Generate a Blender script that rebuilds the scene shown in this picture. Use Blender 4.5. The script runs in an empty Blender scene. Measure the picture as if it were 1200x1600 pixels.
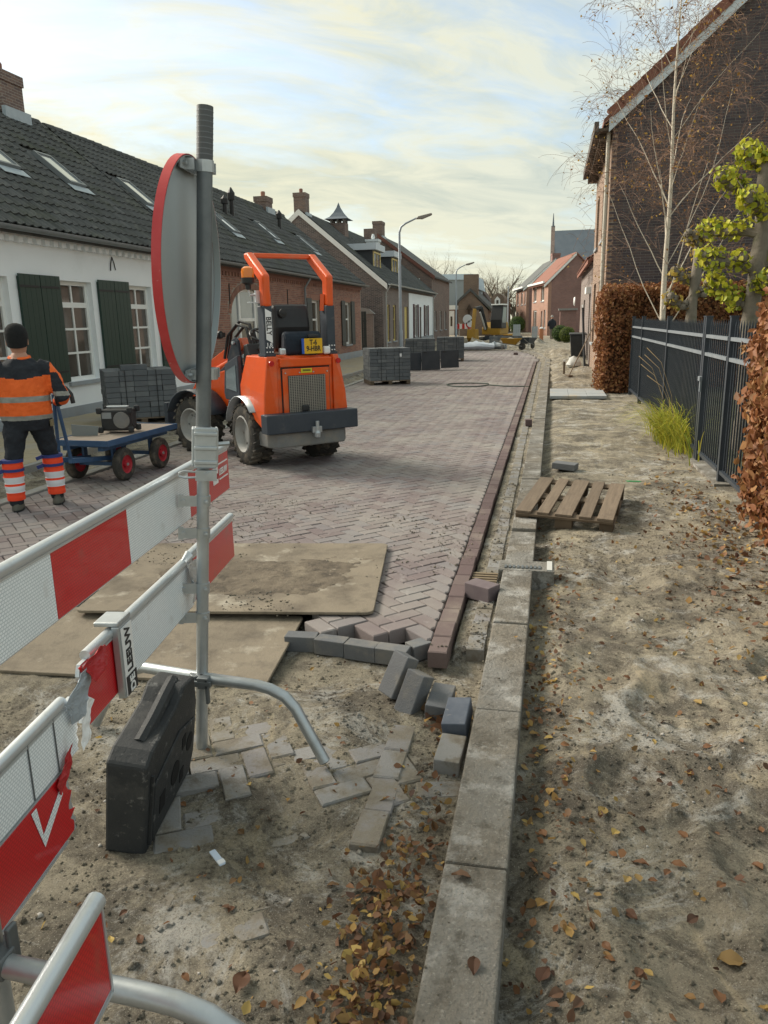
import bpy, bmesh, math, random
import numpy as np
from mathutils import Matrix, Vector, Euler
random.seed(7); rng = np.random.default_rng(7)
D = bpy.data; SC = bpy.context.scene; COL = SC.collection
R_ = math.radians
# ---------------------------------------------------------------- camera
CAMZ = 1.68
FPX = 1200.0
_th = math.atan(300 / FPX); _roll = 0.02; _yaw = math.atan(.215)
_RZ = Matrix.Rotation(_yaw, 3, 'Z')
FW = _RZ @ Vector((0, math.cos(_th), -math.sin(_th)))
_up = Vector((0, math.sin(_th), math.cos(_th)))
CR = _RZ @ (math.cos(_roll) * Vector((1, 0, 0)) - math.sin(_roll) * _up)
CU = _RZ @ (math.sin(_roll) * Vector((1, 0, 0)) + math.cos(_roll) * _up)
CAM = Vector((0, 0, CAMZ))
cd = D.cameras.new('camera'); cam = D.objects.new('camera', cd); COL.objects.link(cam)
m3 = Matrix((CR, CU, -FW)).transposed()
cam.matrix_world = Matrix.Translation(CAM) @ m3.to_4x4()
cd.sensor_fit = 'VERTICAL'; cd.sensor_height = 24; cd.lens = 24 * FPX / 1600
cd.clip_start = 0.05; cd.clip_end = 3000
SC.camera = cam
def _ray(px, py): return FW + CR * ((px - 600) / FPX) + CU * ((800 - py) / FPX)
def atY(px, py, Y): r = _ray(px, py); return CAM + r * (Y / r.y)          # where a sight line meets the plane y = Y
def atX(px, py, X): r = _ray(px, py); return CAM + r * (X / r.x)
def gnd(px, py, z=0): r = _ray(px, py); return CAM + r * ((z - CAMZ) / r.z)
# ---------------------------------------------------------------- sky, sun, exposure
SUN_EL, SUN_AZ = R_(33), R_(-72)          # azimuth from +Y, clockwise positive: the sun stands low on the left
wd = D.worlds.new('World'); SC.world = wd; wd.use_nodes = True
nt = wd.node_tree; N = nt.nodes; L = nt.links; N.clear()
def nd(t, **k):
    n = N.new(t)
    for a, b in k.items(): setattr(n, a, b)
    return n
def wmath(op, a, b=None, c=None):
    n = nd('ShaderNodeMath', operation=op)
    for i, s in enumerate((a, b, c)):
        if s is None: continue
        if isinstance(s, (int, float)): n.inputs[i].default_value = s
        else: L.new(s, n.inputs[i])
    return n.outputs[0]
out = nd('ShaderNodeOutputWorld'); bg = nd('ShaderNodeBackground'); bg.inputs[1].default_value = 0.1
sky = nd('ShaderNodeTexSky', sky_type='NISHITA'); sky.sun_disc = False
sky.sun_elevation = SUN_EL; sky.sun_rotation = SUN_AZ; sky.air_density = 1.0; sky.dust_density = 1.5
tc = nd('ShaderNodeTexCoord'); sp = nd('ShaderNodeSeparateXYZ'); L.new(tc.outputs['Generated'], sp.inputs[0])
zc = wmath('ADD', wmath('MAXIMUM', sp.outputs[2], 0.0), 0.16)
cx = wmath('DIVIDE', sp.outputs[0], zc); cy = wmath('DIVIDE', sp.outputs[1], zc)
# cloud streets run across the view from low left to upper right
cb = nd('ShaderNodeCombineXYZ')
L.new(wmath('ADD', wmath('MULTIPLY', cx, 0.62), wmath('MULTIPLY', cy, 0.25)), cb.inputs[0])
L.new(wmath('ADD', wmath('MULTIPLY', cx, -0.55), wmath('MULTIPLY', cy, 0.95)), cb.inputs[1])
def wnoise(scale, detail, rough, dist, off):
    mp = nd('ShaderNodeMapping'); mp.inputs['Location'].default_value = off; L.new(cb.outputs[0], mp.inputs[0])
    n = nd('ShaderNodeTexNoise'); n.inputs['Scale'].default_value = scale; n.inputs['Detail'].default_value = detail
    n.inputs['Roughness'].default_value = rough; n.inputs['Distortion'].default_value = dist
    L.new(mp.outputs[0], n.inputs['Vector']); return n.outputs[0]
def wramp(fac, stops):
    r = nd('ShaderNodeValToRGB'); el = r.color_ramp.elements
    while len(el) < len(stops): el.new(0.5)
    for e, (p, c) in zip(el, stops): e.position = p; e.color = (*c, 1) if len(c) == 3 else c
    L.new(fac, r.inputs[0]); return r.outputs[0]
def wmix(f, a, b):
    n = nd('ShaderNodeMix', data_type='RGBA')
    for s, i in ((f, 0), (a, 6), (b, 7)):
        if isinstance(s, (int, float)): n.inputs[i].default_value = s
        elif isinstance(s, tuple): n.inputs[i].default_value = (*s, 1)
        else: L.new(s, n.inputs[i])
    return n.outputs[2]
n1 = wnoise(1.15, 9, .6, .5, (2.3, .7, 0)); n2 = wnoise(3.6, 7, .62, .9, (7.1, 3.3, 0))
cover = wramp(wmath('ADD', wmath('MULTIPLY', n1, .72), wmath('MULTIPLY', n2, .28)), [(.35, (.36, .36, .36)), (.52, (1, 1, 1))])
sd = Vector((math.sin(SUN_AZ) * math.cos(SUN_EL), math.cos(SUN_AZ) * math.cos(SUN_EL), math.sin(SUN_EL)))
dt = nd('ShaderNodeVectorMath', operation='DOT_PRODUCT'); L.new(tc.outputs['Generated'], dt.inputs[0]); dt.inputs[1].default_value = sd
warm = wramp(dt.outputs['Value'], [(.25, (0, 0, 0)), (.95, (1, 1, 1))])
cl_far, cl_sun = (2.75, 3.05, 2.95), (3.75, 3.5, 2.4)
cl = wmix(warm, cl_far, cl_sun)
shade = wramp(n2, [(.34, (.76, .82, .86)), (.60, (1.07, 1.05, 1.0))])
ml = nd('ShaderNodeMix', data_type='RGBA', blend_type='MULTIPLY'); ml.inputs[0].default_value = 1
L.new(cl, ml.inputs[6]); L.new(shade, ml.inputs[7])
hz = wramp(sp.outputs[2], [(.0, (1, 1, 1)), (.22, (0, 0, 0))])
clh = wmix(wmath('MULTIPLY', hz, .55), ml.outputs[2], (3.9, 3.6, 2.4))
skb = nd('ShaderNodeMix', data_type='RGBA', blend_type='MULTIPLY'); skb.inputs[0].default_value = 1
L.new(sky.outputs[0], skb.inputs[6]); skb.inputs[7].default_value = (1.0, 1.0, 1.0, 1)
L.new(wmix(cover, skb.outputs[2], clh), bg.inputs[0]); L.new(bg.outputs[0], out.inputs[0])
sl = D.lights.new('sun', 'SUN'); sun = D.objects.new('sun', sl); COL.objects.link(sun)
sl.energy = 2.6; sl.angle = R_(28); sl.color = (1, .92, .80)
sun.rotation_euler = (-sd).to_track_quat('-Z', 'Y').to_euler()
SC.view_settings.view_transform = 'Standard'; SC.view_settings.look = 'None'
SC.view_settings.exposure = 1.35; SC.view_settings.gamma = 1
SC.render.engine = 'CYCLES'; SC.cycles.use_denoising = True; SC.cycles.max_bounces = 6
SC.cycles.transparent_max_bounces = 8

# ---------------------------------------------------------------- mesh and object helpers
class MB:
    def __init__(s): s.v = []; s.f = []; s.m = []; s.r = []; s.M = Matrix.Identity(4)
    def at(s, loc=(0, 0, 0), rot=(0, 0, 0)):
        s.M = Matrix.Translation(loc) @ Euler(rot).to_matrix().to_4x4(); return s
    def add(s, vs, fs, m=0, r=0.0):
        o = len(s.v); M = s.M
        s.v += [tuple(M @ Vector(p)) for p in vs]
        s.f += [tuple(i + o for i in f) for f in fs]; s.m += [m] * len(fs); s.r += [r] * len(fs); return s
    def box(s, c, d, rot=None, m=0, r=0.0):
        x, y, z = d[0] / 2, d[1] / 2, d[2] / 2
        vs = [Vector(p) for p in ((-x, -y, -z), (x, -y, -z), (x, y, -z), (-x, y, -z), (-x, -y, z), (x, -y, z), (x, y, z), (-x, y, z))]
        if rot is not None:
            E = Euler(rot).to_matrix(); vs = [E @ p for p in vs]
        c = Vector(c)
        return s.add([p + c for p in vs], [(3, 2, 1, 0), (4, 5, 6, 7), (0, 1, 5, 4), (1, 2, 6, 5), (2, 3, 7, 6), (3, 0, 4, 7)], m, r)
    def bb(s, a, b, m=0, r=0.0):     # box from corner to corner
        return s.box([(p + q) / 2 for p, q in zip(a, b)], [abs(q - p) for p, q in zip(a, b)], None, m, r)
    def tube(s, path, rad, n=10, cap=True, m=0, squash=1.0):
        P = [Vector(p) for p in path]; k = len(P)
        rs = rad if isinstance(rad, (list, tuple)) else [rad] * k
        t0 = (P[1] - P[0]).normalized()
        u = t0.orthogonal().normalized(); vs = []
        for i in range(k):
            t = (P[min(i + 1, k - 1)] - P[max(i - 1, 0)]).normalized()
            u = (u - t * u.dot(t)).normalized(); w = t.cross(u)
            for j in range(n):
                a = 2 * math.pi * j / n
                vs.append(P[i] + (u * math.cos(a) + w * math.sin(a) * squash) * rs[i])
        fs = [(i * n + j, i * n + (j + 1) % n, (i + 1) * n + (j + 1) % n, (i + 1) * n + j) for i in range(k - 1) for j in range(n)]
        if cap: fs += [tuple(range(n - 1, -1, -1)), tuple(range((k - 1) * n, k * n))]
        return s.add(vs, fs, m)
    def bar(s, a, b, w, h, m=0):     # rectangular bar from a to b
        a, b = Vector(a), Vector(b); d = (b - a); q = d.to_track_quat('X', 'Z').to_matrix(); l = d.length; c = (a + b) / 2
        vs = [q @ Vector((sx * l / 2, sy * w / 2, sz * h / 2)) + c for sz in (-1, 1) for sx, sy in ((-1, -1), (1, -1), (1, 1), (-1, 1))]
        return s.add(vs, [(3, 2, 1, 0), (4, 5, 6, 7), (0, 1, 5, 4), (1, 2, 6, 5), (2, 3, 7, 6), (3, 0, 4, 7)], m)
    def lathe(s, prof, n=20, axis='Z', c=(0, 0, 0), m=0, cap=True):
        c = Vector(c); vs = []
        for (r, h) in prof:
            for j in range(n):
                a = 2 * math.pi * j / n; p = (r * math.cos(a), r * math.sin(a), h)
                if axis == 'Y': p = (p[0], p[2], -p[1])
                elif axis == 'X': p = (p[2], p[0], p[1])
                vs.append(c + Vector(p))
        k = len(prof)
        fs = [(i * n + j, i * n + (j + 1) % n, (i + 1) * n + (j + 1) % n, (i + 1) * n + j) for i in range(k - 1) for j in range(n)]
        if cap and prof[0][0] > 1e-5: fs.append(tuple(range(n - 1, -1, -1)))
        if cap and prof[-1][0] > 1e-5: fs.append(tuple(range((k - 1) * n, k * n)))
        return s.add(vs, fs, m)
    def prism(s, poly, d, plane='XZ', off=0.0, m=0, r=0.0):     # polygon in a plane, thickness d along the normal from off
        def p3(a, b, h): return {'XZ': (a, h, b), 'XY': (a, b, h), 'YZ': (h, a, b)}[plane]
        n = len(poly)
        vs = [p3(a, b, off) for a, b in poly] + [p3(a, b, off + d) for a, b in poly]
        return s.add(vs, [tuple(range(n - 1, -1, -1)), tuple(range(n, 2 * n))] + [(i, (i + 1) % n, n + (i + 1) % n, n + i) for i in range(n)], m, r)
    def mesh(s, name, mats, smooth=False, weld=False):
        me = D.meshes.new(name); me.from_pydata(s.v, [], s.f)
        bm = bmesh.new(); bm.from_mesh(me)
        if getattr(s, 'weld', False): bmesh.ops.remove_doubles(bm, verts=bm.verts, dist=1e-4)
        bmesh.ops.recalc_face_normals(bm, faces=bm.faces); bm.to_mesh(me); bm.free()
        for q in (mats if isinstance(mats, (list, tuple)) else [mats]): me.materials.append(q)
        if any(s.m): me.polygons.foreach_set('material_index', s.m)
        if any(s.r):
            at = me.attributes.new('rnd', 'FLOAT', 'FACE'); at.data.foreach_set('value', s.r)
        if smooth:
            me.polygons.foreach_set('use_smooth', [True] * len(me.polygons)); me.set_sharp_from_angle(angle=R_(38))
        me.update(); return me
    def build(s, name, mats, parent=None, smooth=False, bevel=0, loc=None):
        return ob(name, s.mesh(name, mats, smooth), parent, bevel, loc)
def ob(name, me, parent=None, bevel=0, loc=None):
    o = D.objects.new(name, me); COL.objects.link(o); o.parent = parent
    if loc is not None: o.location = loc
    if bevel:
        b = o.modifiers.new('bevel', 'BEVEL'); b.width = bevel; b.segments = 2; b.limit_method = 'ANGLE'; b.angle_limit = R_(40)
    return o
def tag(o, label, cat=None, group=None, kind=None):
    if label: o['label'] = label
    if cat: o['category'] = cat
    if group: o['group'] = group
    if kind: o['kind'] = kind
    return o
def thing(name, label, cat, loc=(0, 0, 0), rz=0, group=None):
    o = D.objects.new(name, None); COL.objects.link(o); o.location = loc; o.rotation_euler = (0, 0, rz); o.empty_display_size = .1
    return tag(o, label, cat, group)
def copy_tree(o, parent=None):
    c = o.copy(); COL.objects.link(c); c.parent = parent
    for ch in [x for x in D.objects if x.parent == o]: copy_tree(ch, c)
    return c
def arc(c, r, a0, a1, n, ax=(0, 2)):
    pts = []
    for i in range(n + 1):
        a = R_(a0 + (a1 - a0) * i / n); p = list(c); p[ax[0]] += r * math.cos(a); p[ax[1]] += r * math.sin(a); pts.append(tuple(p))
    return pts
def text(body, size, mat, parent, loc, rot, name='lettering', ext=.001, align='CENTER', sx=1.0):
    c = D.curves.new(name, 'FONT'); c.body = body; c.size = size; c.extrude = ext; c.align_x = align; c.align_y = 'CENTER'; c.space_line = .85; c.offset = size * .022
    t = D.objects.new(name, c); COL.objects.link(t); dg = bpy.context.evaluated_depsgraph_get(); me = D.meshes.new_from_object(t.evaluated_get(dg)); D.objects.remove(t)
    me.materials.clear(); me.materials.append(mat); o = ob(name, me, parent); o.location = loc; o.rotation_euler = rot
    o.scale = (sx, 1, 1); return o
# lattice noise for shapes
def vnoise(x, y, seed=0):
    x = np.asarray(x, float); y = np.asarray(y, float); xi = np.floor(x).astype(np.int64); yi = np.floor(y).astype(np.int64)
    fx = x - xi; fy = y - yi; fx = fx * fx * (3 - 2 * fx); fy = fy * fy * (3 - 2 * fy)
    def h(a, b):
        n = (a * 374761393 + b * 668265263 + seed * 1442695041) & 0x7fffffff; n = ((n ^ (n >> 13)) * 1274126177) & 0x7fffffff
        return ((n ^ (n >> 16)) & 0xffff) / 65535.0
    return (h(xi, yi) * (1 - fx) + h(xi + 1, yi) * fx) * (1 - fy) + (h(xi, yi + 1) * (1 - fx) + h(xi + 1, yi + 1) * fx) * fy
def fbm(x, y, o=4, seed=0):
    t = 0; a = .5; k = 1.0
    for i in range(o): t = t + a * (vnoise(x * k, y * k, seed + i) - .5); a *= .5; k *= 2.03
    return t
# ---------------------------------------------------------------- materials
MATS = {}
def mat(name, c1, c2=None, scale=6, rough=.8, metal=0, bump=0, bscale=None, vary=0, piece=None, dirt=None, spec=.4, coord='Object', streak=None, coat=0, alpha=None, trans=0, bdist=.02):
    """procedural material: two-tone noise, per-piece variation (object random + rnd attribute), dirt patches in world space, bump"""
    if name in MATS: return MATS[name]
    m = D.materials.new(name); m.use_nodes = True; MATS[name] = m
    n = m.node_tree.nodes; l = m.node_tree.links; b = n['Principled BSDF']
    def new(t, **k):
        q = n.new(t)
        for a, v in k.items(): setattr(q, a, v)
        return q
    def noise(vec, sc, det=5, ro=.6):
        q = new('ShaderNodeTexNoise'); q.inputs['Scale'].default_value = sc; q.inputs['Detail'].default_value = det; q.inputs['Roughness'].default_value = ro
        l.new(vec, q.inputs['Vector']); return q.outputs[0]
    def ramp(fac, a, bb):
        q = new('ShaderNodeMapRange'); q.inputs[1].default_value = a; q.inputs[2].default_value = bb; l.new(fac, q.inputs[0]); return q.outputs[0]
    def mix(f, a, bb, bt='MIX'):
        q = new('ShaderNodeMix', data_type='RGBA', blend_type=bt)
        for s_, i in ((f, 0), (a, 6), (bb, 7)):
            if isinstance(s_, (int, float)): q.inputs[i].default_value = s_
            elif isinstance(s_, tuple): q.inputs[i].default_value = (*s_, 1)
            else: l.new(s_, q.inputs[i])
        return q.outputs[2]
    tcn = new('ShaderNodeTexCoord'); geo = new('ShaderNodeNewGeometry')
    vec = geo.outputs['Position'] if coord == 'World' else tcn.outputs[coord]
    col = c1
    if c2 is not None:
        mp = vec
        if streak:
            q = new('ShaderNodeMapping'); q.inputs['Scale'].default_value = streak; l.new(vec, q.inputs[0]); mp = q.outputs[0]
        col = mix(ramp(noise(mp, scale), .3, .7), c1, c2)
    rnd = None
    if piece or vary:
        oi = new('ShaderNodeObjectInfo'); at = new('ShaderNodeAttribute'); at.attribute_name = 'rnd'
        q = new('ShaderNodeMath', operation='ADD'); l.new(oi.outputs['Random'], q.inputs[0]); l.new(at.outputs['Fac'], q.inputs[1])
        q2 = new('ShaderNodeMath', operation='FRACT'); l.new(q.outputs[0], q2.inputs[0]); rnd = q2.outputs[0]
    if piece:
        q = new('ShaderNodeValToRGB'); el = q.color_ramp.elements
        while len(el) < len(piece): el.new(.5)
        for i, (e, c) in enumerate(zip(el, piece)): e.position = i / max(1, len(piece) - 1); e.color = (*c, 1)
        l.new(rnd, q.inputs[0])
        col = mix(.75, col, q.outputs[0]) if c2 is not None else q.outputs[0]
    if vary:
        q = new('ShaderNodeMapRange'); q.inputs[3].default_value = 1 - vary; q.inputs[4].default_value = 1 + vary; l.new(rnd, q.inputs[0])
        v = new('ShaderNodeVectorMath', operation='SCALE')
        if isinstance(col, tuple): v.inputs[0].default_value = col
        else: l.new(col, v.inputs[0])
        l.new(q.outputs[0], v.inputs['Scale']); col = v.outputs[0]
    for dd in (dirt if isinstance(dirt, list) else [dirt] if dirt else []):
        dc, ds, lo, hi, amt = dd
        f = ramp(noise(geo.outputs['Position'], ds, 7, .65), lo, hi)
        q = new('ShaderNodeMath', operation='MULTIPLY'); l.new(f, q.inputs[0]); q.inputs[1].default_value = amt
        col = mix(q.outputs[0], col, dc)
    if isinstance(col, tuple): b.inputs['Base Color'].default_value = (*col, 1)
    else: l.new(col, b.inputs['Base Color'])
    b.inputs['Roughness'].default_value = rough; b.inputs['Metallic'].default_value = metal
    b.inputs['Specular IOR Level'].default_value = spec; b.inputs['Coat Weight'].default_value = coat
    if trans: b.inputs['Transmission Weight'].default_value = trans
    if bump:
        q = new('ShaderNodeBump'); q.inputs['Strength'].default_value = bump; q.inputs['Distance'].default_value = bdist
        l.new(noise(vec, bscale or scale * 4, 6, .65), q.inputs['Height']); l.new(q.outputs[0], b.inputs['Normal'])
    return m
SAND = (.36, .285, .185); SANDD = (.16, .125, .085)
# ================================================================ the setting: ground, road, kerbs, pavement
def kx(y):           # right edge of the right-hand kerb; it swings left at the far end
    y = np.asarray(y, float)
    return -.085 + .0045 * y - np.where(y > 31, .013 * (y - 31) ** 2, 0)
def ground_h(x, y):
    x = np.asarray(x, float); y = np.asarray(y, float)
    rough = fbm(x * 2.2, y * 2.2, 5, 3); fine = fbm(x * 9, y * 9, 4, 11)
    ridg = np.abs(fbm(x * 5 + 3, y * 3.4, 4, 21))
    k = kx(y)
    # right-hand footpath, dug out to sand
    zr = -.035 + .06 * rough / (1 + (y / 20) ** 2) * np.clip((x - k) * 2.5, .25, 1) + .03 * fine - .03 * ridg * (y < 12)
    zr = zr - .05 * np.exp(-((x - k) / .13) ** 2)
    foot = 0
    for (fx, fy, s) in ((.42, 1.95, .16), (.78, 2.35, .18), (.35, 2.7, .13), (.95, 1.7, .16), (.62, 3.3, .2), (1.1, 2.9, .17), (.3, 3.7, .16), (.8, 4.2, .22), (1.2, 3.8, .15), (.55, 5.1, .2)):
        d = np.hypot((x - fx) * 1.0, (y - fy) * .7) / s
        foot = foot - .028 * np.exp(-d ** 4) + .018 * np.exp(-((d - 1.25) / .25) ** 2)
    zr = zr + foot
    for (hx, hy, hr, hh) in ((.75, 22.4, .75, .2), (.95, 24.6, .8, .3), (.5, 27.2, .9, .24), (.9, 29.8, 1.1, .28), (.9, 20.2, .6, .12), (1.0, 12.0, .9, .05), (.25, 34, 1.2, .35), (-2.2, 47, 2.6, .6), (-6, 50, 2.0, .8), (1.5, 40, 2, .3)):
        zr = zr + hh * np.exp(-(((x - hx) ** 2 + (y - hy) ** 2) / hr ** 2)) * (1 + 1.6 * fbm(x * 1.5, y * .9, 3, 31))
    near = 1 / (1 + (np.maximum(y, 0) / 7) ** 2)
    crumb = np.abs(fbm(x * 13 + 7, y * 11, 4, 61)) ; lump = np.clip(fbm(x * 6.5, y * 6.5, 4, 77) * 3, -.6, .8)
    micro = near * (.014 * lump * np.clip(.3 + 3.0 * fbm(x * 1.1, y * 1.1, 3, 90), 0, 1) - .022 * crumb - .020 * np.abs(fbm(x * 24, y * 21, 3, 131)) + .016 * fbm(x * 34, y * 34, 3, 99))
    tread = near * .004 * np.sin(x * 70 + 3 * fbm(x * 2, y * 2, 2, 5)) * np.clip(6 * fbm(x * 1.3 + 5, y * 1.1, 2, 101) - .5, 0, 1)
    zr = zr + micro + tread
    # dug-up old road in front
    zf = -.078 + .03 * rough + .02 * fine - .015 * ridg
    zf = zf - .03 * np.exp(-((y - 3.55) / .35) ** 2) * (x > -1.6)
    zf = zf + .03 * np.exp(-(((x + .95) / .5) ** 2 + ((y - 3.1) / .25) ** 2))
    zf = zf + micro * .8
    zroad = np.where((x > -.462) & (y > 3.7), -.036 + .5 * micro + .012 * fine, -.125)
    front = np.where(x > -.462, 3.8, np.where(x > -2.6, 3.92, 4.25))
    t = np.clip((y - front) / .06, 0, 1)
    zl = zf * (1 - t) + zroad * t
    # left: kerb, trench, pavement bed
    zp = .0 + .025 * rough + .02 * fine
    ztr = -.09 + .09 * rough + .05 * fine
    zleft = np.where(x < -6.15, zp, ztr)
    zl = np.where((x < -5.28) & (y > 3), zleft, zl)
    zl = np.where((y > 42.4) & (x > -9), -.05 + .7 * fbm(x * .8, y * .5, 3, 8), zl)
    kk = k - .12
    z = np.where(x > kk, zr, zl)
    z = np.where((x > kk) & (y > 42), zr + .2 * fbm(x * .8, y * .5, 3, 9), z)
    z = np.where((y > 60) | (x < -9) | (x > 12), -.02, z)
    z = np.where((x > 1.9) & (y < 60) & (x < 12), .0 + .05 * rough, z)
    return z
def grid_axis(lo, d0, d1, hi, step, grow=1.16):
    a = list(np.arange(d0, d1, step)); s = step; v = a[0]; left = []
    while v > lo: s *= grow; v -= s; left.append(v)
    s = step; v = a[-1]; right = []
    while v < hi: s *= grow; v += s; right.append(v)
    return np.array(left[::-1] + a + right)
def make_ground():
    gx = grid_axis(-400, -2.7, 1.9, 400, .018, 1.035); gy = grid_axis(-60, .9, 5.4, 900, .018, 1.022)
    X, Y = np.meshgrid(gx, gy); Z = ground_h(X, Y)
    nx, ny = len(gx), len(gy)
    me = D.meshes.new('ground'); me.vertices.add(nx * ny)
    me.vertices.foreach_set('co', np.stack([X, Y, Z], -1).ravel())
    i = np.arange((nx - 1) * (ny - 1)); r, c = i // (nx - 1), i % (nx - 1); a = r * nx + c
    q = np.stack([a, a + 1, a + nx + 1, a + nx], -1)
    me.loops.add(q.size); me.loops.foreach_set('vertex_index', q.ravel().astype(np.int32))
    me.polygons.add(len(q)); me.polygons.foreach_set('loop_start', np.arange(0, q.size, 4, dtype=np.int32))
    me.polygons.foreach_set('use_smooth', np.ones(len(q), bool)); me.update(); me.validate()
    return me
def sand_material():
    m = D.materials.new('sand'); m.use_nodes = True; n = m.node_tree.nodes; l = m.node_tree.links; bs = n['Principled BSDF']; MATS['sand'] = m
    pos = n.new('ShaderNodeNewGeometry').outputs['Position']
    def noise(sc, det=8, ro=.65, dist=0, off=(0, 0, 0), stretch=(1, 1, 1)):
        mp = n.new('ShaderNodeMapping'); mp.inputs['Location'].default_value = off; mp.inputs['Scale'].default_value = stretch; l.new(pos, mp.inputs[0])
        q = n.new('ShaderNodeTexNoise'); q.inputs['Scale'].default_value = sc; q.inputs['Detail'].default_value = det; q.inputs['Roughness'].default_value = ro; q.inputs['Distortion'].default_value = dist; l.new(mp.outputs[0], q.inputs['Vector']); return q.outputs[0]
    def rng_(f, lo, hi, a=0, b=1):
        q = n.new('ShaderNodeMapRange'); q.inputs[1].default_value = lo; q.inputs[2].default_value = hi; q.inputs[3].default_value = a; q.inputs[4].default_value = b; l.new(f, q.inputs[0]); return q.outputs[0]
    def mul(f, g):
        q = n.new('ShaderNodeMath'); q.operation = 'MULTIPLY'; l.new(f, q.inputs[0])
        if isinstance(g, float): q.inputs[1].default_value = g
        else: l.new(g, q.inputs[1])
        return q.outputs[0]
    def mix(f, a, b, bt='MIX'):
        q = n.new('ShaderNodeMix'); q.data_type = 'RGBA'; q.blend_type = bt; l.new(f, q.inputs[0])
        for v, i in ((a, 6), (b, 7)):
            if isinstance(v, tuple): q.inputs[i].default_value = (*v, 1)
            else: l.new(v, q.inputs[i])
        return q.outputs[2]
    col = mix(rng_(noise(1.3, 12, .8), .35, .65), (.205, .182, .144), (.405, .358, .27))
    col = mix(mul(rng_(noise(2.2, 12, .82, .5, (5, 2, 0)), .47, .57), .85), col, (.098, .087, .073))          # damp soil
    col = mix(mul(rng_(noise(9, 12, .82, .4, (1, 8, 0)), .50, .60), .65), col, (.10, .085, .068))
    col = mix(mul(rng_(noise(2.6, 12, .84, .6, (9, 4, 0)), .52, .60), .7), col, (.48, .47, .44))            # dry grey crust
    col = mix(mul(rng_(noise(3.1, 6, .7, 1.2, (3, 3, 0), (1, .45, 1)), .57, .66), .5), col, (.45, .38, .26))
    g = noise(150, 4, .7)
    col = mix(mul(rng_(g, .54, .66), .75), col, (.085, .07, .055)); col = mix(mul(rng_(noise(190, 3, .6, 0, (4, 4, 4)), .60, .68), .65), col, (.52, .48, .40))
    l.new(col, bs.inputs['Base Color']); bs.inputs['Roughness'].default_value = .95; bs.inputs['Specular IOR Level'].default_value = .15
    b1 = n.new('ShaderNodeBump'); b1.inputs['Strength'].default_value = .9; b1.inputs['Distance'].default_value = .022; l.new(noise(34, 12, .8), b1.inputs['Height'])
    b2 = n.new('ShaderNodeBump'); b2.inputs['Strength'].default_value = .8; b2.inputs['Distance'].default_value = .006; l.new(noise(120, 6, .75), b2.inputs['Height']); l.new(b1.outputs[0], b2.inputs['Normal'])
    l.new(b2.outputs[0], bs.inputs['Normal']); return m
SANDM = sand_material()
gme = make_ground(); gme.materials.append(SANDM)
tag(ob('ground', gme), 'sandy dug-up ground of the street works', kind='structure')

# --- paving: chamfered bricks
PAV = mat('paver_red', (.17, .125, .125), (.235, .18, .17), 9, rough=.75, bump=.25, bscale=120, spec=.35,
          piece=[(.155, .122, .124), (.20, .17, .17), (.245, .218, .212), (.20, .195, .205), (.165, .128, .13)],
          dirt=[((.315, .295, .265), .9, .42, .66, .6), ((.46, .45, .44), 5, .60, .72, .45), ((.13, .095, .095), .55, .56, .74, .5)])
PAVEDGE = mat('paver_maroon', (.095, .06, .06), (.13, .088, .085), 9, rough=.7, bump=.25, bscale=120, piece=[(.095, .06, .06), (.125, .085, .084), (.16, .12, .112)], dirt=[((.36, .31, .25), 1.6, .50, .72, .5)])
PAVGREY = mat('paver_grey', (.10, .105, .115), (.155, .16, .165), 12, rough=.75, bump=.3, bscale=140, piece=[(.085, .092, .105), (.125, .13, .14), (.17, .175, .18)], dirt=[((.30, .26, .2), 3, .55, .72, .5)])
PAVOLD = mat('paver_old', (.20, .20, .197), (.28, .275, .268), 9, rough=.85, bump=.4, bscale=90, piece=[(.17, .168, .166), (.25, .245, .238), (.21, .195, .195)], dirt=[((.19, .165, .125), 6, .44, .58, .85), ((.12, .10, .08), 12, .54, .68, .6)])
def brick_vf(poly, z0, z1, ch=.006):
    n = len(poly); cx = sum(p[0] for p in poly) / n; cy = sum(p[1] for p in poly) / n
    def inset(p, d):
        v = Vector((p[0] - cx, p[1] - cy)); l = v.length
        return (cx + v.x * (1 - 1.4 * d / l), cy + v.y * (1 - 1.4 * d / l)) if l > d * 3 else p
    vs = [(x, y, z0) for x, y in poly] + [(x, y, z1 - ch) for x, y in poly] + [(*inset(p, ch), z1) for p in poly]
    fs = [tuple(range(2 * n, 3 * n))]
    for k in (0, 1): fs += [(k * n + i, k * n + (i + 1) % n, (k + 1) * n + (i + 1) % n, (k + 1) * n + i) for i in range(n)]
    return vs, fs
def clipx(poly, xm, keep_less=True):
    o = []
    for i in range(len(poly)):
        a, b = poly[i], poly[(i + 1) % len(poly)]
        ia, ib = (a[0] <= xm) == keep_less, (b[0] <= xm) == keep_less
        if ia: o.append(a)
        if ia != ib: t = (xm - a[0]) / (b[0] - a[0]); o.append((xm, a[1] + t * (b[1] - a[1])))
    return o
def area(p): return abs(sum(p[i][0] * p[(i + 1) % len(p)][1] - p[(i + 1) % len(p)][0] * p[i][1] for i in range(len(p)))) / 2
road = tag(D.objects.new('road', None), 'new herringbone brick road of reddish grey pavers', kind='structure'); COL.objects.link(road)
def in_front(x, y):
    if x > -.62: return y > 4.02
    if x > -1.36: return y > 3.86
    if x > -2.7: return y > 4.3
    return y > 4.2
W = .105; XR, XL = -.575, -5.15
cells = []
c45 = math.sqrt(.5)
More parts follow.
